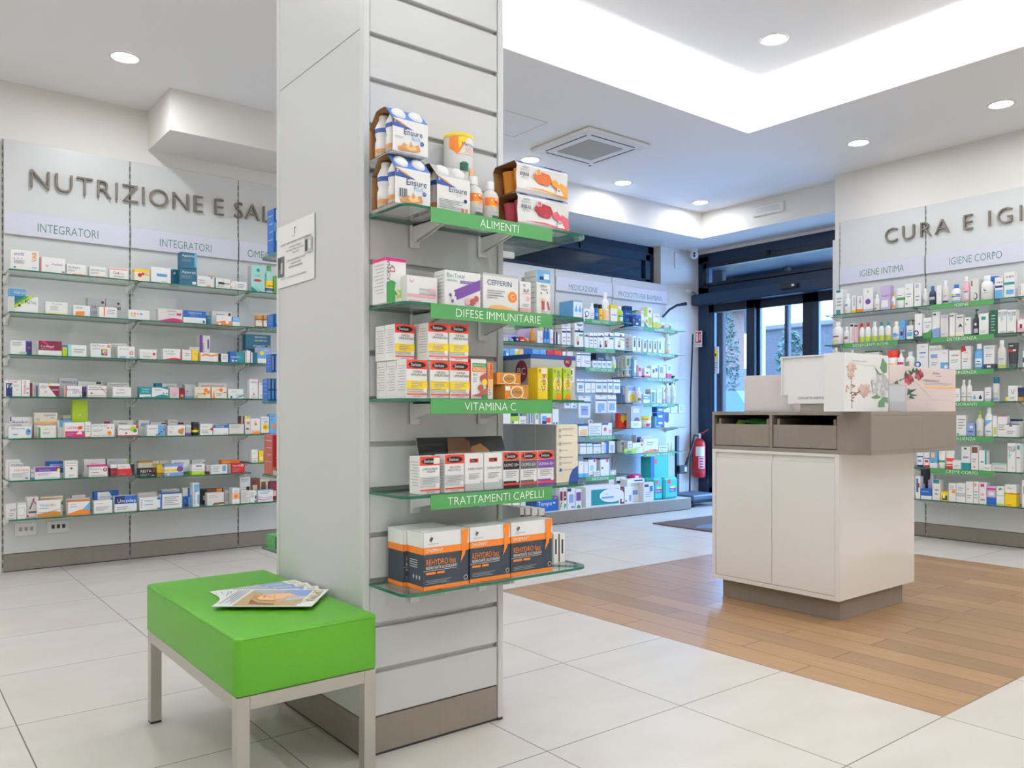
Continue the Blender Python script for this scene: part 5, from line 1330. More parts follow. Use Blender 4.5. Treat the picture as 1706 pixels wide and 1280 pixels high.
rows('m2', 'Y', MF, MZ[0][2], MR(0, 2), '''
40 100 612|b;B:.1,.2,.5,.9;W:.6,.4,.9,.8
104 148 612|b;W:.5,.3,.9,.7
150 190 614|W;y:.1,.5,.9,.9;W:.2,.2,.6,.6
194 234 616|o;W:.2,.4,.8,.7
240 310 612|B;W:.3,.5,.6,.7;b:.6,.2,.9,.6
314 378 614|b;W:.5,.3,.9,.7
382 440 620|b;W:.3,.4,.7,.6
446 512 628|R;q:.3,.3,.8,.7
516 584 628|r;W:.3,.3,.8,.6
590 620 640|W
630 688 638|w;L:.3,.4,.8,.8''', **dr)
rows('m2', 'Y', MF, MZ[0][4] + .01, MR(0, 4), '''
40 115 1172|W;B:.1,.85,.6,.92;P:.3,.1,.7,.2
120 165 1205 s=.10|e;W:.5,.4,.9,.7
168 215 1180 s=.10|B;W:.3,.6,.7,.9
118 190 1232|y;W:.4,.2,.9,.6;B:.1,.2,.3,.6
192 258 1230|W;l:2,.2,.3,.8,.7
262 282 1180|L;b>.3
286 320 1185|W;B<.2;k:.5,.3,.8,.9
340 372 1180|W;E:.3,.5,.7,.8;Y_.15
392 490 1182|W;b:.1,.4,.5,.7;r:.5,.3,.9,.6;N:.1,.15,.5,.4
500 555 1165|W;N:.1,.05,.3,.3;T:.5,.05,.8,.3''', **dr)
rows('px', 'Y', PLF + .03, PLZ, plinth, '''
838 852 828 d=.09|C
854 866 830 d=.09|C
868 876 832 d=.09|w
878 929 829 d=.13|B;N:.0,.0,.3,1;tW:Tempo@.35,.4,.3;W:.85,.5,.92,.6;r:.88,.8,.97,.95|blue tissue box lettered Tempo
''', **dr)
# ------------------------------------------------------------------ hygiene products, facing -X
cs = dict(prefix='cosmetic', maxdepth=.24)
def RR(b, k): return '%s, %s' % (SHN[k], RB[b])
rows('r2', 'X', RF, RZ[0], RR(0, 0), '''
62 125 120|W;T:.1,.88,.7,.98;T:.1,.02,.7,.18;l:3,.2,.3,.9,.7
134 192 152 k=o|W;q:.0,.6,.6,.8;em:.3,.2,.15
203 240 170|W;q:.5,.4,.7,.9;Y_.15
248 300 174|W;O_.2;tO:aa@.3,.6,.15;q:.5,.5,.65,.9
303 388 106|W;eP:.5,.42,.28;ey:.5,.85,.1;p_.1
391 448 160 k=o|W;R:.2,.1,.5,.25;l:2,.3,.4,.8,.7
454 540 86 d=.06|p;tP:Saugella@.1,.55,.07;W:.1,.1,.8,.4
546 580 148 k=o c=O|W;O_.35;N:.4,.3,.6,.8
584 664 102 k=t|W;E:.0,.25,1,.42;l:1,.1,.5,.8,.6
668 740 66|W;eR:.35,.78,.1;eW:.38,.76,.07;E:.1,.12,.3,.2;l:2,.2,.4,.8,.6
748 806 62|W;p:.2,.8,.7,.95;l:2,.2,.2,.8,.5''', **cs)
rows('r1', 'X', RF, RZ[0], RR(1, 0), '''
818 862 945 k=o|w;q:.1,.4,.5,.6;l:2,.3,.2,.9,.4
872 932 925 k=o c=B|d;N^.3;S:.1,.45,.9,.7
944 986 920|W;k:.5,.5,.6,.56
990 1042 875 k=o|w;d:.0,.02,1,.16;G:.2,.5,.8,.56
1064 1150 910 k=o c=B|W;B:.05,.5,.95,.8;ey:.3,.72,.3,.1;tW:Cetaphil@.25,.58,.13;b_.12
1168 1228 840 k=o|m;w:.1,.1,.9,.7;P:.2,.6,.8,.68
1242 1310 862|w;D:.05,.68,.2,.92;eK:.6,.2,.28,.16;ew:.55,.21,.22,.12
1316 1430 832 k=o|W;ek:.45,.7,.13;eW:.48,.73,.1;l:2,.3,.4,.8,.5|big white round bottle with dark crescent mark
1400 1470 842 s=.12|B;W:.2,.5,.7,.7
1450 1524 848|W;b:.05,.02,.95,.4;N:.05,.5,.95,.6;tN:EUBOS@.2,.72,.07;eR:.75,.96,.06
1530 1626 802|W;T:.0,.5,1,.6;tN:EUBOS@.2,.78,.07;b:.2,.12,.9,.3
1668 1715 905|W;M:.1,.1,.2,.9''', **cs)
rows('r2', 'X', RF, 1.567, RR(0, 1), '''
25 118 398 k=o|W;R:.1,.5,.7,.54;N:.1,.54,.7,.6;Y:.2,.05,.6,.2
128 182 442 k=o|W;R:.1,.4,.8,.5;N:.1,.55,.8,.65
186 222 415|W;m:.5,.1,.8,.9;k:.1,.85,.9,.95
225 260 418|m;w:.1,.1,.6,.9;k:.1,.85,.9,.95
264 310 412 k=o c=R|W;y_.45;W:.3,.5,.7,.8
314 364 408 k=o c=R|W;y_.45;W:.3,.5,.7,.8
372 422 400 k=o|W;y_.45;W:.3,.5,.7,.8
432 482 400 k=o c=T|W;y_.45;W:.3,.5,.7,.8
488 540 397 k=o c=T|W;y_.45;W:.3,.5,.7,.8
550 620 397 k=o|W;eb:.5,.4,.35,.2;B:.2,.5,.6,.6
624 668 380|b;M:.7,.05,.85,.6;N:.1,.2,.6,.4
675 728 382 s=.09|w;F^.08
680 740 432|W;b:.1,.2,.9,.5;N:.2,.6,.8,.64''', **cs)
rows('r2', 'X', RF, 1.56, RR(1, 1), '''
752 820 330|W;eN:.2,.25,.35;eW:.2,.25,.2;d_.12;eq:.6,.6,.12
824 902 364|W;E_.28;pE:0,.28,1,.28,1,.45,.5,.3;tN:Dermafit@.2,.75,.07;l:2,.3,.5,.8,.65
906 972 314|W;q_.33;N:.1,.88,.5,.93;pq:0,.33,1,.33,1,.4,.4,.36
976 1046 338|w;p:.1,.85,.9,.95;l:2,.1,.1,.6,.2
1054 1104 322|W;C_.1;k:.1,.85,.8,.89
1108 1180 336|w;pk:.3,.4,.6,.45,.9,.4,.6,.6;C_.2;k:.2,.85,.8,.89
1184 1242 362|W;E_.1;E:.3,.85,.7,.92;F:.2,.6,.3,.7
1256 1310 288 k=u c=e|k;eW:.5,.7,.2,.09;L:.2,.1,.9,.4
1312 1398 326|W;T:.25,.7,.7,.85;l:2,.2,.1,.7,.2
1404 1470 298 d=.1|e;A:.3,.75,.8,.79;l:5,.2,.1,.8,.7|dark teal carton beside the MICOMICO pair
1476 1552 296|W;tN:MICOMI@.05,.82,.1;tN:CO TOP@.1,.73,.09;A:.4,.5,.55,.75;A:.3,.58,.65,.65;l:1,.2,.03,.8,.1
1555 1636 296|W;tN:MICOMI@.05,.82,.1;tN:CO TOP@.1,.73,.09;A:.4,.5,.55,.75;A:.3,.58,.65,.65;l:1,.2,.03,.8,.1
1646 1720 372|m;W:.1,.3,.9,.9;D:.3,.3,.6,.6''', **cs)
rows('r2', 'X', RF, RZ[2], RR(0, 2), '''
40 84 625 k=o|W;q:.2,.2,.8,.4
180 226 645 k=o|W;l:2,.2,.3,.8,.7
316 446 655|W;e^.06;l:2,.2,.3,.8,.7
502 596 650 k=j c=r|W;o:.1,.1,.9,.6;em:.5,.3,.2
592 655 645 k=u|W;M:.05,.55,.95,.75;m:.2,.1,.8,.3
664 748 660 k=o|W;E:.1,.05,.35,.85;r:.4,.0,.5,.9''', **cs)
rows('r2', 'X', RF, RZ[2], RR(1, 2), '''
770 870 592|W;eB:.1,.25,.28;eW:.08,.25,.16;B:.4,.0,1,.07;B:.25,.65,.8,.69;q:.3,.5,.7,.53;tq:bluci@.4,.88,.05
876 984 606|W;tl:BIOMUSIL@.1,.8,.09;q:.15,.5,.7,.65;l:2,.2,.2,.7,.35
978 1046 642|W;b:0,0,1,.38;tb:Rio@.3,.8,.08;W:.5,.1,.9,.24
1052 1154 648|W;tE:sebas@.15,.7,.12;tr:ol@.55,.7,.12;l:2,.15,.35,.8,.55
1160 1243 612|W;pR:0,.75,.0,1,.4,1,.5,.8;tr:alto@.3,.7,.07;l:2,.2,.3,.7,.5
1264 1350 592 k=o|b;W:.15,.1,.85,.7;b:.2,.2,.8,.35;N:.3,.45,.7,.5
1353 1446 606|W;d_.2;tT:PANTOL@.15,.85,.08;W:.3,.05,.7,.14;l:2,.2,.5,.8,.65
1466 1545 560 k=o|w;y_.15;q:.1,.5,.8,.58
1562 1648 582 k=t c=g|k;R:.05,.55,.5,.7;W:.1,.85,.5,.9;W:.5,.6,.8,.68|charcoal tube with red square standing on its cap
1695 1740 655|W;N:.0,.3,.8,.6''', **cs)
rows('r3', 'X', RF, RZ[3], RR(1, 3), '''
475 509 117|W;l:2,.2,.3,.8,.6
513 551 56 k=o|W;e:.0,.3,1,.34;l:2,.3,.5,.8,.7
554 592 56 k=o|W;e:.0,.3,1,.34;l:2,.3,.5,.8,.7
590 676 138|W;eb:.25,.35,.13;eN:.75,.35,.13;pb:.14,.4,.25,.68,.36,.4;pN:.64,.4,.75,.68,.86,.4|white carton with a light and a dark blue drop
684 730 110|W;S_.2;l:2,.2,.4,.8,.7
736 783 36 k=s c=t|w;S:.1,.3,.9,.5;q:.1,.02,.9,.2|tall spray with petrol cap
832 850 178|Y
850 920 98|W;pk:.3,.75,.35,.75,.5,.45,.46,.45;pk:.65,.75,.7,.75,.54,.45,.5,.45;l:2,.2,.1,.7,.3|white carton with large letter V
922 958 112|d;F_.3;N^.3''', **cs)
rows('r3', 'X', RF, RZ[4], RR(1, 4), '''
480 553 308|W;T:.1,.05,.3,.12;l:4,.2,.3,.9,.85
554 613 365|q;N:.2,.3,.8,.38;W:.4,.6,.8,.8
615 672 272 k=u c=y|w;y:.3,.3,.7,.35;l:2,.2,.1,.8,.3
678 740 250 k=o|W;pb:0,.95,1,.95,0,.5;b:.2,.2,.8,.28
742 772 312|W;y:.2,.1,.8,.45
774 845 310|W;M:.0,.96,1,1;l:3,.1,.3,.8,.6
836 910 370 s=.005|W;D:.3,.8,.6,.9;N^.06;l:2,.1,.2,.8,.5
868 930 336 s=.10|w;N^.12''', **cs)
rows('r3', 'X', RF, RZ[5], RR(1, 5), '''
196 243 572 k=t c=N|W;N:.0,.6,1,.7;q:.2,.2,.8,.4
247 290 574 k=t c=R|W;N:.0,.5,1,.58;R:.2,.2,.8,.4
294 347 560|b;W_.3;N:.2,.3,.5,.35;o:.2,.6,.7,.9
350 400 560 k=t|W;E:.0,.18,1,.34
402 464 560 k=t c=r|W;r:.0,.0,1,.5;W:.3,.1,.7,.14
456 515 628 s=.003|W;l:2,.2,.2,.8,.5
518 583 532|W;T_.3;N:.3,.88,.6,.95;q:.2,.5,.8,.58
587 640 524|W;n:.1,.7,.9,.95;O:.3,.1,.6,.16;l:2,.2,.3,.7,.5
642 702 558|W;T:.75,.0,.95,1;T:.2,.4,.6,.46
672 732 660 s=.003|W;l:1,.2,.3,.8,.6
735 842 650|w;A^.2;l:1,.2,.3,.8,.5
845 905 506|W;tN:MICO@.1,.8,.09;tN:TOP@.1,.7,.09;A:.2,.45,.35,.7;A:.15,.55,.5,.6;vk:spray@.7,.1,.12|tall white carton lettered MICO TOP
907 938 512|W;T:.2,.8,.9,.95;k:.1,.5,.9,.53''', **cs)
rows('r3', 'X', RF, RZ[6], RR(1, 6), '''
192 226 742|W;B:.2,.3,.6,.9;R:.5,.5,.9,.7
230 308 832|B;W_.35;tW:eucerin@.1,.7,.14
228 268 690 s=.10|k;S:.2,.2,.8,.5
270 335 700 k=u s=.10|p;W:.2,.2,.8,.5
312 368 766|W;T:.1,.82,.9,1;l:2,.3,.2,.8,.6
372 424 852|Y;k:.2,.1,.9,.6;W:.3,.3,.6,.7
427 480 792|W;pO:.3,.5,.9,.45,.9,.7;l:3,.2,.6,.8,.9
482 548 792|W;S:.0,.3,1,.5;l:2,.2,.6,.8,.8
550 602 780|W;em:.3,.65,.13;l:2,.2,.2,.8,.4
604 642 780|W;O:.2,.78,.6,.92;l:3,.2,.2,.8,.6
644 697 786|W;M:.2,.8,.7,.94;m:.2,.4,.7,.5;l:1,.2,.1,.8,.3
699 764 812|p;M:.0,.8,1,.9;B_.4;W:.2,.5,.8,.7
766 824 814|W;A:.0,.5,1,.55;y:.1,.02,.9,.1;pE:.2,.8,.8,.85,.5,.95
826 910 866|Y;R:.1,.1,.6,.14;O^.06|yellow carton under a white one near the seam
826 910 802 yb=864|W;tr:rilas@.2,.5,.2;Y_.1|white carton stacked on the yellow one''', **cs)
rows('r3', 'X', RF, RZ[6], RR(2, 6), '''
948 990 772|W;D:.3,.5,.7,.8''', **cs)
# ------------------------------------------------------------------ products on the column
CF = PY0 - DP                                                   # front edge of the column shelves
vt = dict(prefix='vitamin')
def PR(k): return 'on the ' + PW[k]
def multipack(px0, px1, yt, s, zb, spec, blue, label, d=.13, hcap=.69):
    y = CF + s; xa, xb = on_y(px0, 0, y)[0], on_y(px1, 0, y)[0]; h = on_y((px0 + px1) / 2, yt, y + .4 * d)[1] - zb
    e = empty('drink_multipack', ((xa + xb) / 2, y, zb + .0005)); tag(e, label, 'drink pack', 'carton-wrapped drink packs'); w = xb - xa
    prof = [(0, 0), (0, hcap * h), (.30 * d, .985 * h), (.4 * d, h), (.6 * d, h), (.70 * d, .985 * h), (d, hcap * h), (d, 0)]
    m = MB(); n = len(prof)
    cols = ['W', blue, blue, blue, blue, blue, 'W', 'W']
    for inset, side in ((0, 0), (.0016, 1)):
        q = [(max(inset, min(d - inset, p[0])), p[1] - inset * (p[1] > 0) + inset * (p[1] == 0)) for p in prof]
        for i in range(n):
            j = (i + 1) % n
            m.add([(-w / 2, *q[i]), (w / 2, *q[i]), (w / 2, *q[j]), (-w / 2, *q[j])], [(0, 1, 2, 3)], 'kraft' if side else cols[i])
    hh = hcap * h
    art(m, parse(spec)[2], w, hh, lambda u, v, k: (-w / 2 + u * w, -.0005 - .00025 * k, v * hh))
    sl = math.atan2((.985 - hcap) * h, .30 * d)
    for sx in (-1, 1):                                          # openings of the sloping top with the caps showing
        cx, cyy, cz = sx * .24 * w, .15 * d, (hcap + .5 * (.985 - hcap)) * h; r = .185 * w; nn = 16
        vs, fs = [], []
        for k in range(5):
            rr, up = r * math.cos(k * math.pi / 8), .55 * r * math.sin(k * math.pi / 8)
            for i in range(nn):
                a = 2 * math.pi * i / nn; lx, ly = rr * math.cos(a), rr * 1.15 * math.sin(a)
                vs.append((cx + lx, cyy + ly * math.cos(sl) - up * math.sin(sl), cz + ly * math.sin(sl) + up * math.cos(sl)))
        for k in range(4):
            for i in range(nn): fs.append((k * nn + i, k * nn + (i + 1) % nn, (k + 1) * nn + (i + 1) % nn, (k + 1) * nn + i))
        m.add(vs, fs, 'W', True); m.add(vs[-nn:], [list(range(nn))], 'W', True)
    m.build('carton_sleeve', e)
    for sx in (-1, 1):
        for sy in (.27, .73):
            b = MB(); r = min(.235 * w, .23 * d); H = h * .93
            b.loft([(r * .8, r * .8, .003), (r, r, .02 * H), (r, r, .35 * H), (r * .86, r * .86, .45 * H), (r, r, .56 * H), (r, r, .72 * H), (r * .7, r * .7, .86 * H), (r * .6, r * .6, .9 * H), (r * .6, r * .6, H)], 'W', 16, sx * .245 * w, sy * d)
            b.loft([(r * 1.01, r * 1.01, .58 * H), (r * 1.01, r * 1.01, .68 * H)], 'h', 16, sx * .245 * w, sy * d, False, False)
            b.loft([(r * 1.01, r * 1.01, .1 * H), (r * 1.01, r * 1.01, .2 * H)], 'z', 16, sx * .245 * w, sy * d, False, False)
            b.build('bottle', e)
    return e, h
ENS = 'W;ph:0,1,0,.74,.58,.72,.3,.86;pF:0,1,0,.97,.25,.84,.5,.74,.3,.87;tW:a@.04,.86,.1;tN:Ensure@.3,.55,.17;tb:PLUS@.52,.42,.1;eh:.82,.36,.055;tW:14@.78,.34,.05;pz:.18,.06,.3,.28,.45,.2,.5,.36,.56,.22,.72,.3,.78,.12,.6,.05;po:.3,.12,.42,.24,.5,.16,.6,.26,.68,.14,.5,.08;ez:.27,.1,.14,.07;l:2,.06,.38,.3,.46'
ENB = ENS.replace('l:2,.06,.38,.3,.46', 'L:.1,.2,.33,.42;k:.12,.2,.15,.42;k:.18,.2,.2,.42;k:.24,.2,.27,.42;k:.3,.2,.31,.42')
e, h1 = multipack(658, 717, 268, .02, PS[0], ENB, 'i', 'white and blue drink pack with barcode, lower of two, on the ALIMENTI shelf')
multipack(654, 713, 191, .024, PS[0] + h1 + .001, ENS, 'i', 'white and blue drink pack standing on the one with the barcode')
multipack(728, 783, 283, .02, PS[0], 'W;ph:0,1,0,.74,.58,.72,.3,.86;pF:0,1,0,.97,.25,.84,.5,.74,.3,.87;tW:a@.04,.86,.1;tN:Ensure@.34,.58,.16;tL:PLUS@.56,.48,.06;eN:.85,.38,.05;l:6,.06,.08,.8,.36;x:.72,.04,.8,.16;z:.84,.04,.92,.16', 'S', 'lower white drink pack with silver top and small print, beside the bottles', hcap=.70)
MER = 'W;pO:0,1,0,.72,.18,.55,.42,.85,.5,1;pY:.2,1,.22,.72,.4,.86,.55,1;tN:Meritene@.3,.78,.09;tO:FORZA E@.42,.68,.055;tO:VITALITA@.42,.61,.055;l:1,.2,.55,.9,.58;e:.25,.16,.55,.36;E:.32,.36,.48,.39;o:.6,.05,.95,.25'
def pil(kind, px0, px1, yt, s, zb, spec, k, look, d=None, cap=None, sidelines=0, flap=False, zt=None):
    y = CF + s; xa, xb = on_y(px0, 0, y)[0], on_y(px1, 0, y)[0]
    h = (on_y((px0 + px1) / 2, yt, y)[1] if zt is None else zt) - zb; w = xb - xa - .001
    return make_item(kind, w, h, d or w, spec, ((xa + xb) / 2, y, zb + .0005), 0, PR(k), look, cap, 'vitamin', flap, sidelines, px0 + .001 * yt), h, ((xa + xb) / 2, y, w)
zc0 = on_y(778, 298, CF + .105)[1]
pil('m', 758, 799, 298, .105, PS[0], MER, 0, 'white and orange canister under the other one, behind the bottles', cap='Y')
pil('m', 757, 798, 222, .105, zc0 + .0008, MER, 0, 'white and orange canister stacked highest, yellow lid', cap='Y')
MEB = 'w;O:0,.62,1,.98;pY:.25,.62,.4,.5,.5,.62;eW:.3,.86,.04;eW:.55,.9,.05;tN:Meritene@.45,.72,.13;tO:FORZA E@.55,.58,.07;tO:VITALITA@.55,.49,.07;l:1,.3,.3,.8,.34;e:.3,.03,.8,.16'
pil('o', 784, 811, 292, .022, PS[0], MEB, 0, 'white and orange drink bottle with white cap beside the silver-topped pack', cap='W')
pil('o', 813, 837, 301, .026, PS[0], MEB, 0, 'white and orange drink bottle with white cap nearer the fruit cup packs', cap='W')
def cup_pack(px0, px1, yt, yb, s, zb, col, dark, label):
    y = CF + s; xa, xb = on_y(px0, 0, y)[0], on_y(px1, 0, y)[0]; w = xb - xa; h = on_y((px0 + px1) / 2, yt, y)[1] - zb; d = .12
    e = empty('cup_multipack', ((xa + xb) / 2, y, zb + .0006)); tag(e, label, 'drink pack', 'carton-wrapped cup packs')
    m = MB(); prof = [(0.006, 0), (0, .12 * h), (.004, .5 * h), (.0, .85 * h), (.01, h), (d - .01, h), (d, .85 * h), (d - .004, .5 * h), (d, .12 * h), (d - .006, 0)]; n = len(prof)
    for side in (0, 1):
        q = [(p[0] + (.0015 if p[0] < d / 2 else -.0015) * side, p[1] + (.0015 if p[1] < .02 else -.0015 if p[1] > h * .99 else 0) * side) for p in prof]
        for i in range(n):
            j = (i + 1) % n; m.add([(-w / 2, *q[i]), (w / 2, *q[i]), (w / 2, *q[j]), (-w / 2, *q[j])], [(0, 1, 2, 3)], 'kraft' if side else 'W')
    sp = 'W;q^.05;N:.05,.955,.2,.99;N:.55,.955,.9,.99;tN:NESTLE@.1,.78,.05;tN:aqua@.06,.55,.14;tl:RESOURCE@.06,.7,.05;tl:NEUTRAL@.08,.45,.05;p%s:.3,.6,.42,.78,.62,.72,.68,.55,.6,.36,.42,.38;p%s:.36,.5,.42,.62,.55,.64,.62,.52,.54,.42,.42,.42;eW:.4,.74,.05;e%s:.4,.74,.035;p%s:.66,.55,.75,.62,.98,.45,.98,.1,.86,.08,.8,.3,.68,.4;pW:.72,.58,.82,.62,.86,.45,.82,.36,.9,.12,.74,.12,.78,.36;pG:.76,.3,.8,.22,.84,.3;l:1,.6,.86,.9,.9;p%s:.1,.16,.5,.2,.98,.08,.98,.05,.5,.14' % (dark, col, col, col, col)
    def f(u, v, k):
        z = v * h; a = next((i for i in range(4) if prof[i + 1][1] >= z - 1e-9), 3); t = (z - prof[a][1]) / max(prof[a + 1][1] - prof[a][1], 1e-6)
        return (-w / 2 + u * w, prof[a][0] + (prof[a + 1][0] - prof[a][0]) * t - .0016 - .0003 * k, z)
    art(m, parse(sp)[2], w, h, f)
    m.build('carton_sleeve', e)
    for sx in (-.3, 0, .3)[:2] if w < .12 else (-.27, .27):
        for sy in (.27, .73):
            b = MB(); r = .2 * w if w > .1 else .24 * w; r = min(r, .23 * d)
            b.loft([(r * .75, r * .75, .003), (r, r, h * .8), (r * 1.05, r * 1.05, h * .82), (r * 1.05, r * 1.05, h * .84)], col, 14, sx * w, sy * d); b.build('cup', e)
    return h
hq = cup_pack(863, 948, 328, 373, .025, PS[0], 'I', 'J', 'white cup pack with red fruit drawing, lower of two at the column corner')
cup_pack(861, 946, 276, 326, .025, PS[0] + hq + .001, 'U', 'Q', 'white cup pack with orange fruit drawing, standing on the red one')
# DIFESE IMMUNITARIE
pil('b', 642, 677, 431, .075, PS[1], 'W;M^.07;vK:ROFINA@.22,.5,.16;vR:D@.45,.68,.25;vq:a@.38,.78,.2;E:.05,0,.45,.46;eE:.28,.44,.2,.06;pE:.3,.3,.9,.2,.95,.12,.4,.2;y:.55,.02,.85,.3;pW:.4,.35,.7,.2,.6,.18,.42,.3;W:.5,.0,.8,.12;k:.8,.35,.92,.45', 1, 'tall white carton with magenta top and green figure', .075, sidelines=9)
pil('b', 678, 729, 461, .04, PS[1], 'W;m:0,.22,1,.34;m:.05,.05,.45,.12;em:.14,.83,.07;eW:.14,.86,.05;tl:immuno@.38,.48,.12;m:.72,.46,.95,.58;L:.4,.36,.95,.42', 1, 'white carton with pink bands', .06)
pil('b', 741, 801, 453, .02, PS[1], 'W;tT:Be-Total@.05,.8,.12;tT:IMMUNO@.05,.68,.06;P:.42,.66,.85,.74;tW:PROTECTION@.44,.68,.045;pP:.22,.12,.98,.52,.98,.82,.2,.42;eW:.2,.35,.07;eW:.24,.2,.07;eP:.14,.3,.035;eP:.2,.14,.035;em:.62,.16,.08;ex:.76,.16,.08;ex:.86,.26,.07;P_.02', 1, 'white carton with violet tube drawing and berries', .055, sidelines=7, flap=True)
pil('b', 805, 864, 458, .018, PS[1], 'W;S^.06;tN:CEFFERIN@.1,.68,.14;eO:.82,.4,.13;tW:C@.76,.34,.13;l:4,.1,.3,.6,.56;po:.1,.0,.2,.12,.5,.15,.98,.02,.98,0', 1, 'large white carton with blue title and orange letter C', .075, sidelines=5, flap=True)
pil('b', 866, 885, 470, .018, PS[1], 'W;m_.15;tN:n@.3,.84,.12;tK:BLP@.3,.66,.1;em:.7,.45,.17;m:.2,.6,.9,.63;l:2,.2,.18,.8,.3', 1, 'narrow white carton with pink base and pink disc', .05)
pil('b', 894, 917, 451, .022, PS[1], 'W;b:0,.72,1,1;N:.2,.78,.5,.86;W:.5,.8,.9,.92;tg:difesa@.25,.62,.06;tg:natura@.3,.55,.05;eg:.3,.48,.05;eg:.75,.5,.05;x:.35,.1,.55,.34;eo:.45,.34,.1;px:.7,.3,.8,.3,.95,.12,.85,.1;l:2,.3,.02,.8,.08', 1, 'tall white carton with blue head band and coloured drawings', .06, sidelines=6)
pil('b', 888, 909, 460, .09, PS[1], 'w;t<.3;M_.2', 1, 'grey and petrol carton behind the tall blue-headed one', .06)
# VITAMINA C
SWY = 'W;r:0,.76,1,1;eK:.5,.87,.42,.085;tW:Swisse@.2,.835,.08;tk:DIFESA@.32,.66,.06;tk:IMMUNITARIA@.2,.58,.06;Y:0,.24,1,.46;l:4,.2,.27,.8,.44;S:0,.18,.85,.225;eW:.87,.21,.1;r:0,.09,1,.125;l:1,.3,.03,.7,.07'
def srow(px0, px1, yt, s, zb, n, d, k, looks, spec=SWY, zt=None):
    o, h, (xc, y, w) = pil('b', px0, px1, yt, s, zb, spec, k, looks[0], d - .001, sidelines=10, zt=zt)
    for i in range(1, n):
        make_item('b', w, h, d - .001, spec, (xc, y + d * i, zb + .0005), 0, PR(k), looks[i], None, 'vitamin', False, 10, px0 - .5 * i)
    return h, xc, w
h, _, _ = srow(677, 712, 600, .018, PS[2], 3, .056, 2, ['yellow-banded white carton heading the lower farther row of three', 'yellow-banded white carton, middle of the lower farther row', 'yellow-banded white carton, rearmost of the lower farther row'])
zt = PS[2] + h
srow(716.5, 749, 600, .018, PS[2], 2, .056, 2, ['yellow-banded white carton, lower middle of the front', 'yellow-banded white carton behind the lower middle one'], zt=zt)
srow(750.3, 782.5, 603, .014, PS[2], 2, .056, 2, ['yellow-banded white carton, lower, touching the red-sided one', 'yellow-banded white carton behind the lower one near the red-sided carton'], zt=zt)
srow(657.5, 690.5, 541, .075, zt + .001, 2, .056, 2, ['yellow-banded white carton on top, farther left of the three', 'yellow-banded white carton on top, behind the farther left one'])
srow(713.5, 747, 539, .018, zt + .001, 2, .056, 2, ['yellow-banded white carton on top, middle of the three', 'yellow-banded white carton on top, behind the middle one'])
srow(748.5, 780.5, 541, .018, zt + .001, 1, .056, 2, ['yellow-banded white carton on top, nearest the orange fruit carton'])
pil('b', 784.5, 810.5, 599, .014, PS[2], 'W/R;E:.08,.8,1,.9;tW:IMMUNOVITAL@.1,.82,.05;O:.05,.68,.95,.79;tW:ACEROLA@.12,.71,.06;tE:BIO@.1,.58,.06;l:3,.1,.42,.4,.55;ex:.75,.52,.2;ex:.88,.6,.12;eY:.85,.42,.17;ex:.6,.28,.18;px:0,.08,.5,.14,1,.3,1,.12,.5,.06;eE:.85,.06,.15', 2, 'tall white carton with red side and fruit picture', .05)
pil('b', 812.5, 821.5, 605, .02, PS[2], 'W;O:0,.55,1,1;o:0,.3,1,.55;vN:Cebion@.8,.55,.6;vx:VIT@.7,.1,.5', 2, 'narrow upright orange carton between fruit carton and amber boxes', .03)
CEB = 'F;O:0,0,.12,1;Y:.3,.1,.75,.9;eC:.5,.5,.28,.44;eF:.5,.5,.23,.36;tN:Cebion@.27,.42,.22;W:.1,.06,.3,.12;W:.7,.06,.9,.12;x:.82,.84,.95,.9'
o, hb, _q = pil('b', 841, 881, 642, .012, PS[2], CEB + ';W:.0,.6,.2,.9', 2, 'low amber carton with blue title, lower one of the two', .06)
pil('b', 828, 868, 621.5, .03, PS[2] + hb + .001, CEB, 2, 'low amber carton with blue title, lying on the other', .06)
CEV = 'Y;o:.1,.3,.9,.7;eC:.5,.5,.48,.2;eY:.5,.5,.4,.16;vN:Cebion@.72,.28,.38;x:.1,.85,.22,.95'
pil('b', 896, 913, 613, .014, PS[2], CEV + ';C:.3,.8,.85,.97', 2, 'upright yellow carton with pale patch, blue upright title', .05)
pil('b', 921, 936.5, 613.5, .014, PS[2], 'y' + CEV[1:] + ';eO:.6,.1,.3', 2, 'upright lime carton with blue title, middle of three', .05)
pil('b', 938.5, 952, 614, .014, PS[2], 'y' + CEV[1:] + ';eO:.6,.1,.3', 2, 'upright lime carton with blue title at the shelf end', .05)
pil('b', 884, 959, 592, .073, PS[2], 'S;h^.1;eD:.82,.86,.09;tW:PiC@.77,.83,.06;W:.8,.4,.96,.72;h:.84,.58,.92,.68;L:.84,.44,.92,.54;l:2,.1,.1,.5,.3', 2, 'big grey device box with navy top edge and red round emblem', .22)
m = MB(); yy = CF + .073; xx = on_y(884, 0, yy)[0] - .0012
zt2 = on_y(884, 592, yy)[1]
n = 24
m.add([(xx, yy + .045 + .03 * math.cos(2 * math.pi * i / n), zt2 - .05 + .036 * math.sin(2 * math.pi * i / n)) for i in range(n)], [list(range(n))], 'D')
V, Fc, W = text2d('PiC'); m.add([(xx - .0005, yy + .066 - v[0] * .042 / W, zt2 - .06 + v[1] * .022) for v in V], Fc, 'W')
pc = [it for it in ITEMS if it[7] and 'big grey device' in it[7]][0][0]
em = m.build('side_emblem'); em.parent = pc; em.matrix_parent_inverse = Matrix.Translation(pc.location).inverted()
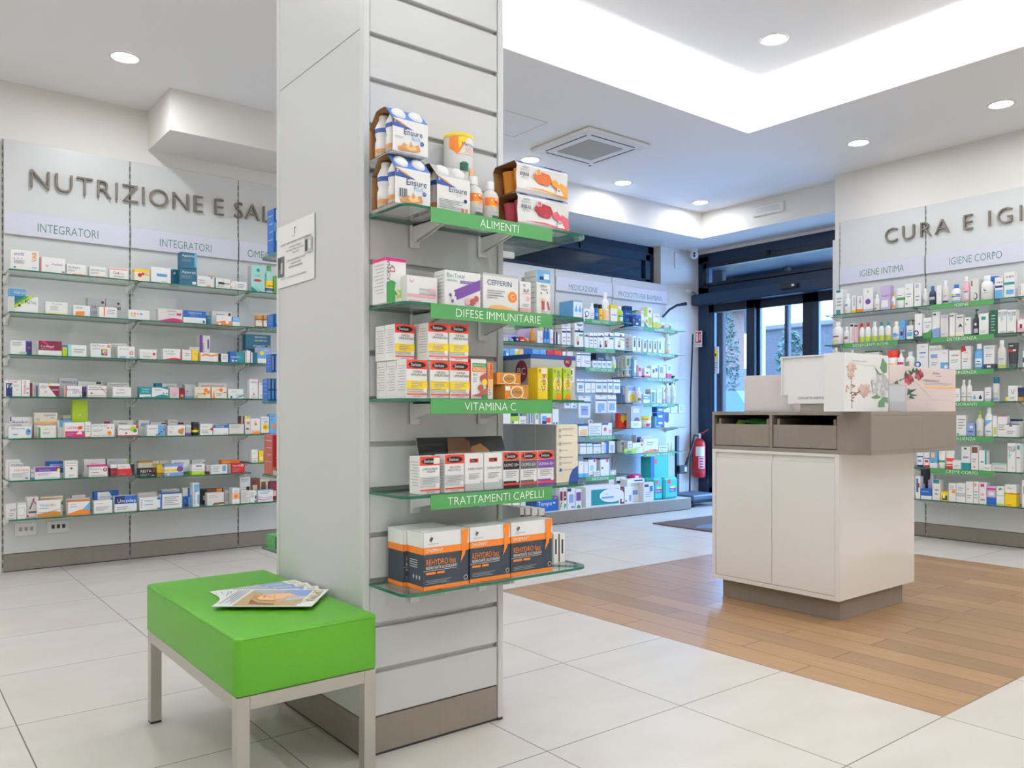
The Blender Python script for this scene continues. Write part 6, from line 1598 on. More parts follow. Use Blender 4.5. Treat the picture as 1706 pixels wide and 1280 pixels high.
# TRATTAMENTI CAPELLI
def SW(head, c, t1, t2): return 'W;r:0,.76,1,1;eK:.5,.87,.42,.085;tW:Swisse@.2,.835,.08;%s;%s' % (head, c)
GR = 'S:0,.2,1,.46;l:4,.15,.26,.85,.44;eW:.85,.22,.1;r:0,.09,1,.13;l:1,.3,.03,.7,.07'
pil('b', 699, 733, 761, .018, PS[3], 'W;r:0,.76,1,1;eK:.5,.87,.42,.085;tW:Swisse@.2,.835,.08;W:.68,.8,.98,.96;tk:CAPELLI PELLE@.12,.64,.05;tk:UNGHIE@.32,.57,.05;' + GR, 3, 'red-headed white carton with half covered logo', .055, sidelines=9, flap=True)
pil('b', 741, 773.5, 758, .018, PS[3], 'W;r:0,.76,1,1;eK:.5,.87,.42,.085;tW:Swisse@.2,.835,.08;tk:BELLEZZA@.25,.64,.05;tk:DELLA PELLE@.15,.57,.05;' + GR, 3, 'red-headed white carton beside the silver-footed pair', .055, sidelines=9, flap=True)
CF_ = 'W;S_.2;r:.25,.76,.72,.87;eK:.48,.815,.2,.04;tW:Swisse@.34,.8,.03;tk:CAPELLI FORTI@.15,.57,.05;l:4,.2,.3,.8,.48;eS:.88,.22,.08'
pil('b', 774.5, 805.5, 756.5, .016, PS[3], CF_, 3, 'white carton with silver foot and small red emblem, farther one', .055, flap=True)
pil('b', 806.5, 837, 755, .016, PS[3], CF_.replace('.815,.2', '.815,.21'), 3, 'white carton with silver foot and small red emblem, nearer one', .055, flap=True)
for (a, b, yt, c, t, lk) in ((838, 865, 753.5, 'K', 'UOMO 50+', 'red-headed carton with black name band'), (867, 894.5, 753, 'g', 'UOMO 65+', 'red-headed carton with dark grey name band'), (895.3, 923, 752, 'P', 'DONNA 50+', 'red-headed carton with violet name band')):
    pil('b', a, b, yt, .014, PS[3], 'W;r:0,.77,1,1;eK:.5,.88,.42,.085;tW:Swisse@.2,.845,.08;%s:0,.52,1,.76;tW:%s@.05,.6,.08;l:4,.15,.28,.85,.48;%s:0,0,1,.2;r:0,.09,1,.14;eW:.87,.21,.1' % (c, t, c), 3, lk, .055)
BGB = 'C/L;ph:.55,0,.62,.12,.75,.22,1,.28,1,0;l:2,.25,.9,.85,.94;l:1,.25,.8,.75,.83;l:1,.25,.66,.7,.69;l:1,.25,.55,.5,.57;l:1,.25,.42,.75,.45;l:1,.25,.32,.7,.35;L:.1,.87,.2,.93;L:.1,.77,.2,.83;L:.1,.64,.2,.7;L:.1,.53,.2,.58;L:.1,.4,.2,.46;L:.1,.3,.2,.36;eh:.16,.22,.06;l:1,.28,.2,.75,.24'
o, h, (xc, y, w) = pil('b', 927, 963, 708, .06, PS[3], BGB, 3, 'tall cream carton with blue quarter disc at the shelf end', .105, sidelines=8)
for i, lk in ((1, 'tall cream carton behind the one with the blue quarter disc'), (2, 'tall cream carton, rearmost of the three nearest the column')):
    make_item('b', w, h, .105, BGB, (xc, y + .107 * i, PS[3] + .0005), 0, PR(3), lk, None, 'vitamin', False, 8, 960 - i)
# leaflet holder with a portrait
def leaflet():
    x0, x1 = on_y(702, 0, PY0 - .07)[0], on_y(845, 0, PY0 - .07)[0]
    e = empty('brochure', ((x0 + x1) / 2, PY0 - .07, PS[3] + .001)); tag(e, 'glossy dark brochure with a woman portrait curving behind the small cartons', 'brochure'); w = x1 - x0
    H = on_y(760, 729, PY0 - .05)[1] - PS[3]
    m = MB(); n = 12
    f = lambda u, v, k: (-w / 2 + u * w + .05 * (1 - v) * (u < 2) * 0 , -.045 * (1 - v) ** 2 + .03 * v - .0008 - .0004 * k, v * H)
    for k, c in ((-3, 'W'), (0, 'K')):
        for i in range(n):
            a, b = i / n, (i + 1) / n; m.poly([f(0, a, k), f(1, a, k), f(1, b, k), f(0, b, k)], c)
    for i in range(n):
        a, b = i / n, (i + 1) / n
        for u in (0, 1): m.poly([f(u, a, -3), f(u, a, 0), f(u, b, 0), f(u, b, -3)], 'W')
    art(m, parse('K;pn:.28,.3,.55,.2,.6,.98,.34,.98;pD:.3,.5,.5,.4,.52,.9,.36,.95;ez:.7,.5,.13,.42;eo:.72,.46,.1,.36;pK:.55,.98,.62,.8,.72,.86,.82,.7,.86,.3,1,.3,1,.98;k:.62,.66,.7,.69;ek:.665,.58,.035,.03;k:.76,.64,.82,.67;ek:.79,.57,.03,.03;pz:.72,.56,.75,.56,.76,.38,.71,.38;r:.22,.34,.43,.56;eK:.325,.46,.09,.085;tW:Swisse@.255,.425,.07,.14')[2], w, H, f)
    m.build('cover', e)
leaflet()
# lowest shelf
RHY = 'd;W^.26;O-.62,.74;O_.07;tW:DYN@.05,.655,.055,.12;tW:SPRINT@.18,.655,.055,.24;tO:REHYDRO fast@.05,.43,.10,.66;tW:REIDRATANTE GLUCOSALINO@.05,.36,.05,.68;W:.0,.335,.72,.341;O:.05,.27,.26,.31;O:.29,.27,.45,.31;l:3,.05,.1,.6,.18;pO:.82,1,.84,.6,.8,.42,.9,.55,.96,.75,.99,1;eW:.92,.14,.045;ed:.92,.14,.037;k:.145,.84,.165,.92;k:.12,.87,.19,.885;ek:.18,.9,.014;l:1,.08,.79,.32,.81'
for i, (a, b, yt, lk) in enumerate(((705, 781, 885, 'black and orange carton, farthest of the three facing the bench'), (782.5, 850, 876, 'black and orange carton, middle of the three'), (851, 920, 868, 'black and orange carton, nearest the counter'))):
    o, h, (xc, y, w) = pil('b', a, b, yt, .016 if i else .012, PS[4], RHY, 4, lk, .085, flap=True)
    s = MB()
    for j in range(4): s.box(-w / 2 - .001, -w / 2 - .0006, .03, .07, h * (.5 - .04 * j), h * (.51 - .04 * j), 'W')
    for j in range(3): s.loft([(.004, .004, h * .17), (.005, .005, h * .22), (.003, .003, h * .27)], 'S', 8, -w / 2 + .0035, .02 + .016 * j)
    if i == 0:
        s2 = s.build('side_print', o)
        make_item('b', w, h, .085, RHY, (xc - .012, y + .0875, PS[4] + .0005), 0, PR(4), 'black and orange carton standing behind the farthest one', None, 'vitamin', False, 0, 700)
WR = 'W/w;D:.0,.8,1,.86;k:.2,.3,.3,.7;l:2,.4,.3,.9,.6'
for i, (a, b) in enumerate(((866, 873.5), (875, 884), (886, 896), (897.5, 908))):
    pil('b', a, b, 846 + i * .6, .19, PS[4], WR, 4, 'slim white carton edge, %s of the row behind the black cartons' % ORD[i], .10)
pil('b', 922, 931, 889, .10, PS[4], 'W;k:.3,.3,.6,.8', 4, 'narrow white carton with dark upright print at the shelf end', .07)
pil('b', 932.5, 942, 889.5, .10, PS[4], 'W/D;k:.3,.3,.6,.8', 4, 'narrow white carton with dark red side at the shelf end', .07)
# rear shelves: what shows past the far edge of the column
def rear(px0, px1, yt, yb, zb, spec, k, look, d=.06, Y=PY1 + .09):
    xa, xb = on_y(px0, 0, Y)[0], on_y(px1, 0, Y)[0]; za = on_y(px0, yt, Y)[1]
    make_item('b', xb - xa, za - zb, d, spec, ((xa + xb) / 2, Y, zb + .0005), 0, 'on the rear of the column', look, None, 'vitamin', False, 4, px0)
rear(456, 474, 347, 0, PS[0], 'B;W:.2,.75,.6,.98;W:.2,.3,.6,.5;b:0,.5,1,.7', 0, 'tall blue and white carton at the highest rear shelf')
rear(455, 475, 523, 0, PS[1], 'B;b:.2,.3,.6,.9', 1, 'blue carton edge on the second rear shelf')
for i in range(3): rear(446 + 6 * i, 451.5 + 6 * i, 631, 0, PS[2], 'B;q:.2,.55,.8,.97;b:.2,.1,.8,.45', 2, 'slim blue packet, %s of three at the rear shelf' % ORD[i], .05)
for i in range(2): rear(452 + 6 * i, 457.5 + 6 * i, 590, 0, PS[2] + .105, 'B;q:.2,.1,.8,.9', 2, 'slim blue packet stacked above, %s of two' % ORD[i], .05)
rear(454.5, 476, 725, 0, PS[3], 'R/x;F:0,.12,1,.2;W:0,0,1,.12;eR:.4,.14,.2;l:1,.2,.4,.8,.45', 3, 'tall red carton with gold line at the rear shelf', .08)
rear(459, 476, 895, 0, PS[4], 'E;e<.3;W:.5,.1,.9,.3', 4, 'dark green carton on the lowest rear shelf', .09)
# ------------------------------------------------------------------ cardboard displays on the counter
zt = TZ1 + .0006
def panel_y(px0, px1, yt, y, name, label, spec, base='W', lean=.0, th=.004, foot=True):
    xa, xb = on_y(px0, 0, y)[0], on_y(px1, 0, y)[0]; h = on_y((px0 + px1) / 2, yt, y)[1] - zt; w = xb - xa
    e = empty(name, ((xa + xb) / 2, y, zt)); tag(e, label, 'display', 'cardboard displays on the counter')
    m = MB(); m.box(-w / 2, w / 2, 0, th, 0, h, base, .0008)
    ops = parse(spec)[2]; st = .0025 / len(ops)
    art(m, ops, w, h, lambda u, v, k: (-w / 2 + u * w, -.0004 - st * k, v * h)); m.build('front_panel', e)
    return e, w, h
FLO = 'W;tl:VERWENDUNG DES AUGENPFLEGE@.16,.855,.022;l:1,.25,.8,.7,.81;'
FLO += 'pj:.02,.3,.03,.42,.07,.45,.06,.34;pn:.155,.05,.17,.05,.165,.2,.155,.2;pn:.155,.2,.165,.2,.15,.42,.14,.42;pn:.14,.42,.15,.42,.165,.7,.155,.7;pn:.16,.28,.165,.26,.4,.36,.39,.38;'
FLO += ''.join('pn:%.3f,%.3f,%.3f,%.3f,%.3f,%.3f,%.3f,%.3f;' % (x, y, x + dx * .5 - dy * .2, y + dy * .5 + .01, x + dx, y + dy, x + dx * .5 + dy * .2, y + dy * .5 - .012) for x, y, dx, dy in ((.12, .36, -.08, .1), (.15, .4, .1, .05), (.16, .33, .14, -.02), (.13, .45, .1, .0), (.1, .3, .1, .04), (.2, .27, .1, .03), (.05, .22, -.04, .05), (.12, .2, .1, -.03), (.15, .22, .08, .03)))
for cx, cyy, r in ((.16, .75, .1), (.14, .62, .07), (.44, .37, .13)):
    for i in range(18):
        a = i * 2.4; q = r * math.sqrt((i + .3) / 18); FLO += 'e%s:%.3f,%.3f,%.3f,%.3f;' % ('jHjjH'[i % 5], cx + q * math.cos(a), cyy + q * .9 * math.sin(a), r * .24, r * .2)
FLO += ''.join('pZ:%.3f,%.3f,%.3f,%.3f,%.3f,%.3f,%.3f,%.3f,%.3f,%.3f;' % q for q in ((.88, .68, .8, .78, .86, .95, .96, .85, .95, .7), (.9, .65, .78, .68, .66, .8, .74, .67, .84, .6), (.8, .28, .7, .29, .58, .24, .68, .22, .8, .24), (.85, .24, .76, .18, .74, .08, .9, .08, .9, .17), (.84, .26, .9, .26, .985, .25, .985, .14, .92, .17)))
for i in range(34):
    a = i * 2.4; q = .17 * math.sqrt((i + .5) / 34); FLO += 'e%s:%.3f,%.3f,.034;' % ('SwL'[i % 3], min(.955, .82 + q * 1.25 * math.cos(a)), .47 + q * 1.02 * math.sin(a))
CY0 = TY_0 + .045
e, w, h = panel_y(1406.5, 1480, 590, CY0, 'floral_display', 'white cardboard display with pink and white flowers and green leaves, on the counter corner', FLO)
m = MB(); m.box(-w / 2, -w / 2 + .004, .004, .10, 0, h, 'W', .0006); m.box(w / 2 - .004, w / 2, .004, .10, 0, h, 'W', .0006); m.box(-w / 2 + .004, w / 2 - .004, .004, .10, 0, .03, 'W'); m.build('side_wing', e)
PNK = 'w;m:0,0,0,0;tn:DOLOMIA@.63,.85,.05;l:1,.68,.8,.77,.82;tD:STARKENDE NAGELLACKE@.48,.68,.045;l:2,.5,.6,.94,.66;o:.49,.53,.985,.58;L:.42,.26,.985,.265;pL:.35,.68,.36,.68,.61,.3,.6,.3;'
PNK = PNK.replace('m:0,0,0,0;', '')
for cx, cyy, r in ((.27, .72, .06), (.42, .83, .055)):
    for i in range(16): PNK += 'e%s:%.3f,%.3f,%.3f;' % ('MDDx'[i % 4], cx + r * math.sqrt(i / 16) * math.cos(i * 2.4), cyy + r * 1.6 * math.sqrt(i / 16) * math.sin(i * 2.4), r * .27)
PNK += ''.join('pe:%.3f,%.3f,%.3f,%.3f,%.3f,%.3f;' % q for q in ((.05, .6, .1, .68, .12, .6), (.12, .68, .26, .78, .14, .66), (.25, .92, .33, .86, .3, .8), (.33, .98, .36, .86, .3, .88), (.38, .98, .4, .9, .34, .88), (.36, .78, .39, .72, .34, .76), (.26, .52, .3, .4, .24, .36), (.28, .48, .38, .5, .3, .42), (.27, .4, .4, .36, .3, .34), (.28, .36, .36, .28, .27, .3), (.2, .78, .22, .9, .25, .8)))
mat('blush_card', hexc('e3d3cd'), .5); PAL['u'] = ('e3d3cd', 'blush'); 
e, w, h = panel_y(1482, 1592, 612, CY0 + .055, 'blush_display', 'blush pink cardboard display with red flowers and the title STARKENDE NAGELLACKE', 'u' + PNK[1:], 'u')
m = MB(); m.box(-w / 2, -w / 2 + .003, .004, .09, 0, h * .9, 'u'); m.box(w / 2 - .003, w / 2, .004, .09, 0, h * .9, 'u'); m.box(-w / 2 + .003, w / 2 - .003, .004, .09, 0, .02, 'u'); m.build('side_wing', e)
xa, xb = on_y(1483, 0, CY0)[0], on_y(1510.5, 0, CY0)[0]; hA = on_y(1495, 641, CY0)[1] - zt
e = empty('leaflet_holder', ((xa + xb) / 2, CY0, zt)); tag(e, 'clear plastic leaflet holder with white sheets between the flower displays', 'holder'); w = xb - xa
m = MB(); m.box(-w / 2, w / 2, 0, .002, 0, hA, 'clear_acrylic'); m.box(-w / 2, w / 2, .03, .032, 0, hA * 1.05, 'clear_acrylic'); m.box(-w / 2, w / 2, 0, .032, 0, .002, 'clear_acrylic'); m.box(-w / 2, -w / 2 + .002, .002, .03, .002, hA, 'clear_acrylic'); m.box(w / 2 - .002, w / 2, .002, .03, .002, hA, 'clear_acrylic'); m.build('pocket', e)
m = MB(); m.box(-w / 2 + .003, w / 2 - .003, .006, .02, .003, hA * .97, 'W'); m.box(-w / 2 + .004, w / 2 - .004, .0045, .0055, .004, .05, 'w'); m.build('leaflet_stack', e)
# displays along the drawer side, seen from behind
DX = TX_0 + .05
def side_pts(px, py): return on_x(px, py, DX)
ya, yb = side_pts(1240, 0)[0], side_pts(1319, 0)[0]; hD = side_pts(1280, 625)[1] - zt
e = empty('card_display', (DX, (ya + yb) / 2, zt), -math.pi / 2); tag(e, 'plain pale cardboard display seen from behind, at the far end of the counter', 'display', 'cardboard displays on the counter'); w = ya - yb
noisy('card_back', hexc('dfd6d3'), hexc('d3cac8'), 9, .6)
m = MB(); m.box(-w / 2, w / 2, 0, .003, 0, hD, 'card_back', .0006); m.box(-w / 2 + .012, w / 2 - .004, -.0012, 0, .004, hD * .86, 'card_back', .0005); m.build('back_panel', e)
m = MB(); m.box(-w / 2, -w / 2 + .003, .003, .09, 0, hD * .8, 'card_back'); m.box(w / 2 - .003, w / 2, .003, .09, 0, hD * .8, 'card_back'); m.box(-w / 2 + .003, w / 2 - .003, .003, .09, 0, .02, 'card_back'); m.build('side_wing', e)
DX2 = TX_0 + .02
f2 = lambda px, py: on_x(px, py, DX2)
ya, yb = f2(1301, 0)[0], f2(1404.5, 0)[0]; z0, z1 = f2(1350, 658)[1], f2(1350, 592)[1]; y2 = f2(1315, 0)[0]
e = empty('tester_display', (DX2, (ya + yb) / 2, zt), -math.pi / 2); tag(e, 'white tester display tray raised on a grey base with upside-down lettering on its lip', 'display', 'cardboard displays on the counter'); w = ya - yb
m = MB(); m.box(-w / 2, w / 2, .012, .016, z0 - zt, z1 - zt, 'W', .001); m.box(-w / 2, -w / 2 + .006, .0, .012, z0 - zt, z1 - zt, 'W'); m.box(w / 2 - .006, w / 2, .0, .012, z0 - zt, z1 - zt, 'W'); m.box(-w / 2 + .006, w / 2 - .006, 0, .012, z1 - zt - .006, z1 - zt, 'W'); m.build('back_tray', e)
zl0, zl1 = f2(1350, 673)[1] - zt, f2(1350, 657.5)[1] - zt; xl = (ya + yb) / 2 - y2
m = MB(); m.box(xl, w / 2, -.014, .012, zl0, zl1, 'W', .001)
V, Fc, W = text2d('IL TUO ACIDO IALURONICO'); s = (w / 2 - xl) * .6 / W
m.add([(xl + (w / 2 - xl) * .8 - v[0] * s, -.0145, zl1 - .012 - v[1] * .011) for v in V], Fc, 'k'); m.build('front_lip', e)
m = MB(); m.box(xl + .06, w / 2 - .004, .0, .012, 0, zl0, 'c', .001); m.build('base_block', e)
# ------------------------------------------------------------------ entrance corner
def rod(name, pts, r, mt, label, cat): 
    m = MB(); m.tube(pts, r, mt); return tag(m.build(name), label, cat)
# fire extinguisher on the back wall
ex = empty('fire_extinguisher', (7.285, 5.845, .265)); tag(ex, 'red fire extinguisher with white labels hung on the wall beside the door', 'fire extinguisher')
m = MB(); R = .072
m.loft([(R * .85, R * .85, 0), (R, R, .02), (R, R, .36), (R * .9, R * .9, .395), (R * .55, R * .55, .425), (R * .3, R * .3, .435)], 'R', 24); m.build('cylinder', ex)
def cylart(z0, z1, a0, a1, c, g):
    q = MB(); n = 8
    for i in range(n):
        t0, t1 = a0 + (a1 - a0) * i / n, a0 + (a1 - a0) * (i + 1) / n; r = R * g
        q.add([(r * math.cos(t0), r * math.sin(t0), z0), (r * math.cos(t1), r * math.sin(t1), z0), (r * math.cos(t1), r * math.sin(t1), z1), (r * math.cos(t0), r * math.sin(t0), z1)], [(0, 1, 2, 3)], c)
    return q
va = math.atan2(-5.845, -7.285)
q = cylart(.24, .345, va - .55, va + .9, 'W', 1.006); q.build('tag_label', ex)
q = cylart(.1, .235, va - .1, va + .95, 'm', 1.005); 
for i in range(4):
    t = cylart(.115 + .03 * i, .127 + .03 * i, va + .05, va + .75, 'D', 1.008); q.add(t.v, t.f, 'D')
q.build('instruction_label', ex)
q = cylart(.06, .07, va - 1.2, va + 1.2, 'x', 1.004); q.build('ring_mark', ex)
m = MB(); m.loft([(.02, .02, .43), (.022, .022, .47), (.012, .012, .49)], 'S', 12); m.build('valve', ex)
m = MB(); m.tube([(0, 0, .485), (.04, -.03, .5), (.085, -.065, .535)], .007, 'R', 8); m.tube([(0, 0, .475), (.05, -.035, .475)], .006, 'K', 8); m.build('handle', ex)
m = MB(); m.tube([(-.02, 0, .46), (-.07, .01, .47), (-.10, -.005, .43), (-.14, -.02, .36), (-.21, -.04, .27), (-.26, -.05, .2)], .011, 'black_rubber', 8); m.tube([(-.24, -.046, .23), (-.285, -.055, .15)], [.016, .02], 'black_rubber', 10); m.build('hose', ex)
m = MB(); m.box(-.03, .03, .06, .104, .3, .36, 'S', .003); m.build('wall_hook', ex)
m = MB(); xs = XD - .045
m.box(xs, xs + .003, 5.845, 5.945, 1.725, 1.905, 'W', .001)
art(m, parse('W;R:.1,.27,.9,.95;W:.2,.34,.45,.86;eR:.32,.72,.06;W:.26,.86,.4,.9;pW:.55,.4,.85,.5,.85,.56,.55,.46;pW:.55,.52,.85,.64,.85,.7,.55,.58;pW:.55,.66,.85,.78,.85,.84,.55,.72;tK:ESTINTORE@.08,.08,.1')[2], .1, .18, lambda u, v, k: (xs - .0006 - .0003 * k, 5.945 - u * .1, 1.725 + v * .18))
tag(m.build('extinguisher_sign'), 'small white and red extinguisher sign on the door jamb', 'sign')
# personal scale
sc = empty('weighing_scale', (6.98, 5.62, 0)); tag(sc, 'dark personal weighing scale with tall thin measuring pole beside the plinth', 'scale')
noisy('scale_top', hexc('5a6a7a'), hexc('4c5c6c'), 300, .5)
m = MB(); m.box(-.27, .16, -.16, .2, .07, .125, 'scale_top', .012); m.box(-.25, .14, -.14, .18, .04, .07, 'black_rubber', .004); m.build('platform', sc)
for a, b in ((.12, -.12), (-.22, -.12), (.12, .16), (-.22, .16)):
    m = MB(); m.loft([(.02, .02, 0), (.02, .02, .012), (.008, .008, .014), (.008, .008, .045)], 'black_rubber', 12, a, b); m.build('foot', sc)
m = MB(); m.tube([(.10, .19, .12), (.13, .21, .3), (.155, .225, .5), (.165, .23, 1.2), (.21, .235, 1.86)], .009, 'black_rubber', 8); m.build('pole', sc)
m = MB(); m.box(-.155, -.105, .16, .19, .12, .74, 'frame_dark', .006); m.build('column', sc)
m = MB(); m.box(-.155, -.02, .12, .15, .33, .42, 'black_rubber', .008); m.box(-.07, -.035, .1185, .12, .35, .4, 'S'); m.build('display', sc)
rod('height_sensor_arm', [(6.72, 5.88, 2.02), (6.80, 5.86, 2.10), (6.90, 5.84, 2.155), (7.03, 5.82, 2.18)], [.012, .012, .013, .02], 'frame_dark', 'dark curved arm reaching from the shelving to the door beam', 'arm')
m = MB(); m.loft([(.055, .055, 2.785), (.058, .058, 2.799)], 'white_metal', 18, 7.18, 5.83); m.loft([(.03, .03, 2.77), (.045, .045, 2.785)], 'white_metal', 18, 7.18, 5.83)
b = []
for k in range(9):
    t = math.pi * k / 8; b.append((.047 * math.sin(t) + 1e-4, .047 * math.sin(t) + 1e-4, 2.735 - .047 * math.cos(t)))
m.loft(b, 'white_metal', 18, 7.18, 5.83)
for dz in (-.012, .016): m.tube([(7.18 - .034, 5.83 - .03, 2.727 + dz), (7.18 - .041, 5.83 - .037, 2.727 + dz)], .011, 'hole_dark', 10)
tag(m.build('security_camera'), 'white dome security camera with two dark lenses under the soffit corner', 'camera')
m = MB(); m.box(6.985, 7.07, YB - .012, YB, 2.58, 2.76, 'wall_paint', .004); m.box(6.99, 7.03, YB - .014, YB - .012, 2.6, 2.66, 'white_metal'); tag(m.build('junction_box'), 'flat pale junction box high on the wall beside the camera', 'box')
m = MB(); m.box(7.17, 7.26, YB - .03, YB, 2.33, 2.37, 'white_metal', .008); m.tube([(7.26, YB - .015, 2.35), (7.31, YB - .02, 2.34), (7.36, YB - .03, 2.30)], .004, 'black_rubber', 6); tag(m.build('cable_outlet'), 'small white cable outlet with dark lead above the door beam', 'outlet')
for i, xx in enumerate((6.97, 7.10)):
    m = MB(); m.box(xx - .05, xx + .05, YB - .01, YB, .98, 1.10, 'white_metal', .004); m.box(xx - .022, xx + .022, YB - .013, YB - .01, 1.01, 1.07, 'panel_grey', .002)
    tag(m.build('wall_switch'), 'white wall switch %s' % ('nearer the shelving' if i == 0 else 'nearer the door'), 'switch')
m = MB(); m.box(6.87, 6.91, YB - .08, YB, 1.29, 1.39, 'frame_dark', .006); m.box(6.885, 6.895, YB - .082, YB - .08, 1.31, 1.37, 'white_metal'); tag(m.build('wall_handset'), 'small dark wall unit beside the upper glass shelves', 'wall unit')
# poster on the glass of the side leaf
m = MB(); m.box(XD + .012, XD + .016, 5.66, 5.755, 1.42, 1.72, 'sign_plate'); art(m, parse('W;Y:.2,.55,.85,.88;N:.45,.65,.65,.75;l:4,.1,.1,.9,.45')[2], .095, .3, lambda u, v, k: (XD + .0115 - .0003 * k, 5.755 - u * .095, 1.42 + v * .3)); m.build('glass_poster', door)
# ------------------------------------------------------------------ outside
noisy('asphalt', hexc('b9bbc0'), hexc('a6a9b0'), 12, .9)
m = MB(); m.box(XD + .25, 60, -40, 60, -.2, -.02, 'asphalt'); m.box(-20, XD + .25, YB + .25, 60, -.2, -.02, 'asphalt'); struct(m.build('street'))
noisy('portico_paint', hexc('4d4442'), hexc('463e3d'), 4, .8); mat('portico_soffit', hexc('1d232b'), .7)
m = MB(); m.box(XD + .25, 9.3, 0, 7.6, 2.83, 3.1, 'portico_soffit'); m.box(-2, XD + .25, YB + .26, 7.6, 2.83, 3.1, 'portico_soffit'); m.box(9.2, 9.3, 0, 7.6, 2.62, 2.83, 'portico_soffit'); m.box(-2, 9.2, 7.25, 7.35, 0, 2.83, 'portico_soffit'); struct(m.build('portico_roof_and_added_wall'))  # fascia and back wall are added to keep the upper panes dark
def colm(px0, px1, x, label):
    a, b = on_x(px0, 0, x)[0], on_x(px1, 0, x)[0]
    m = MB(); m.box(x, x + .08, b, a, -.02, 2.83, 'portico_paint', .01); return struct(m.build('portico_post'))
colm(1181, 1204, 8.7, ''); colm(1306, 1313, 9.1, '')
noisy('render_beige', hexc('634638'), hexc('5a3f32'), 3, .9); noisy('roof_tiles', hexc('352826'), hexc('261d1c'), 30, .8); noisy('stone', hexc('453a37'), hexc('332b29'), 9, .9, bump=.5)
HX = 24.0
ha, hb = on_x(1175, 0, HX)[0], on_x(1233, 0, HX)[0]; hz = on_x(1220, 512, HX)[1]
_rx, _ry = ray(1240); hrot = math.atan2(_ry, _rx)
hb = on_x(1240, 0, HX)[0]; hm = Vector((HX, hb, 0)) + Vector((math.cos(hrot), math.sin(hrot), 0)) * 4
hs = empty('house', hm, hrot); tag(hs, 'pale house with tiled roof seen through the glass door', 'house')
m = MB(); m.box(-4, 4, 0, 7, -.02, hz, 'render_beige'); m.build('wall', hs)
m = MB(); y0, y1 = -.5, 7.5
m.add([(-4.6, y0, hz), (-4.6, y1, hz), (0, y1, hz + 1.5), (0, y0, hz + 1.5), (4.6, y0, hz), (4.6, y1, hz), (-4.6, y0, hz - .2), (-4.6, y1, hz - .2), (4.6, y0, hz - .2), (4.6, y1, hz - .2)],
      [(0, 1, 2, 3), (3, 2, 5, 4), (6, 7, 1, 0), (6, 0, 3, 4, 8), (7, 9, 5, 2, 1), (6, 8, 9, 7)], 'roof_tiles'); m.build('roof', hs)
m = MB(); m.box(-4.06, -4, 1.2, 2.2, 1.0, 2.3, 'frame_blue', .02); m.build('window', hs)
WX = 18.0
wa, wb = on_x(1266, 0, WX)[0], on_x(1420, 0, WX)[0]; wz = on_x(1310, 548, WX)[1]
m = MB(); m.box(WX, WX + .5, wb - 8, wa, -.02, wz, 'stone'); m.box(WX - .1, WX + .6, wb - 8, wa, wz, wz + .12, 'portico_paint', .02); tag(m.build('garden_wall'), 'long grey stone wall across the street behind the door', 'wall')
m = MB(); b0 = on_x(1200, 0, 20)[0]; b1 = on_x(1242, 0, 20)[0]; m.box(20, 20.3, b1, b0, -.02, on_x(1220, 615, 20)[1], 'portico_paint'); tag(m.build('low_wall'), 'low pale wall before the house', 'wall')
noisy('leaf_green', hexc('2b3b24'), hexc('18241a'), 20, .7); mat('bark', hexc('5a4a3c'), .9)
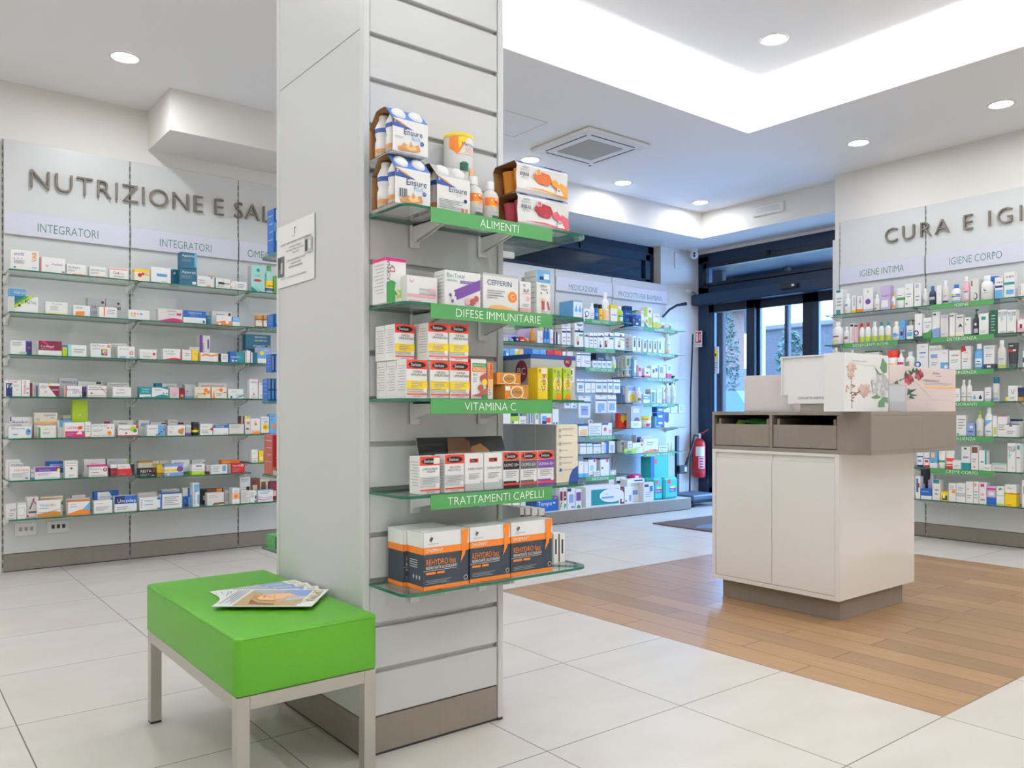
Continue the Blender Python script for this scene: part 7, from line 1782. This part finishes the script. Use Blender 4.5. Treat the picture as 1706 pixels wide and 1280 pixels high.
def tree(px, py_top, py_bot, x, wpx, n, label, name='tree'):
    y, zt_ = on_x(px, py_top, x); _, zb_ = on_x(px, py_bot, x); wd = abs(on_x(px - wpx / 2, 0, x)[0] - on_x(px + wpx / 2, 0, x)[0])
    rg = random.Random(px); e = empty(name, (x, y, -.02)); tag(e, label, 'tree')
    m = MB(); m.tube([(0, 0, 0), (.03, .02, zb_ * .8), (-.04, .03, (zb_ + zt_) / 2), (.02, 0, zt_ * .95)], [.06, .05, .035, .012], 'bark', 8)
    for k in range(7):
        a = k * 2.4; z = zb_ + (zt_ - zb_) * (.15 + .11 * k); m.tube([(0, 0, z), (wd * .3 * math.cos(a), wd * .3 * math.sin(a), z + .25)], [.02, .006], 'bark', 6)
    m.build('trunk', e)
    m = MB()
    for i in range(n):
        a, t = rg.uniform(0, 6.283), rg.uniform(0, 1); r = wd * .5 * math.sqrt(rg.random()) * (.45 + .55 * math.sin(math.pi * min(1, t * .9 + .1)))
        p = Vector((r * math.cos(a), r * math.sin(a), zb_ + (zt_ - zb_) * t)); s = wd * .06 + .03
        u = Vector((rg.uniform(-1, 1), rg.uniform(-1, 1), rg.uniform(-1, 1))).normalized(); v = u.orthogonal().normalized()
        m.add([p - u * s, p + v * s * .5, p + u * s, p - v * s * .5], [(0, 1, 2, 3)], 'leaf_green')
    m.build('foliage', e)
tree(1208, 512, 690, 16.5, 40, 900, 'slender leafy tree outside beside the portico column')
tree(1318, 552, 640, 14.0, 44, 600, 'loose dark bush outside in front of the stone wall', 'bush')
m = MB(); yq, zq = on_x(1271, 542, 15.0); m.tube([(15, yq, -.02), (15, yq, zq)], .05, 'white_metal', 10); tag(m.build('lamp_post'), 'thin pale post outside before the stone wall', 'post')
cr = empty('parked_car', (12.6, on_x(1214, 0, 12.6)[0], -.02)); tag(cr, 'small yellow car parked outside, mostly hidden by the counter displays', 'car')
m = MB(); m.box(-.85, .85, -1.9, 1.9, .28, .85, 'Y', .12); m.build('body', cr)
m = MB(); m.add([(-.72, -1.1, .84), (.72, -1.1, .84), (.72, 1.3, .84), (-.72, 1.3, .84), (-.58, -.6, 1.38), (.58, -.6, 1.38), (.58, .9, 1.38), (-.58, .9, 1.38)], [(0, 1, 5, 4), (1, 2, 6, 5), (2, 3, 7, 6), (3, 0, 4, 7)], 'frame_blue'); m.add([(-.58, -.6, 1.38), (.58, -.6, 1.38), (.58, .9, 1.38), (-.58, .9, 1.38)], [(0, 1, 2, 3)], 'Y'); m.build('cabin', cr)
for sx in (-.86, .7):
    for sy in (-1.2, 1.2):
        m = MB(); m.tube([(sx, sy, .3), (sx + .16, sy, .3)], .3, 'black_rubber', 20); m.build('wheel', cr)
label_items()
for m_ in list(bpy.data.meshes):
    if m_.users == 0: bpy.data.meshes.remove(m_)
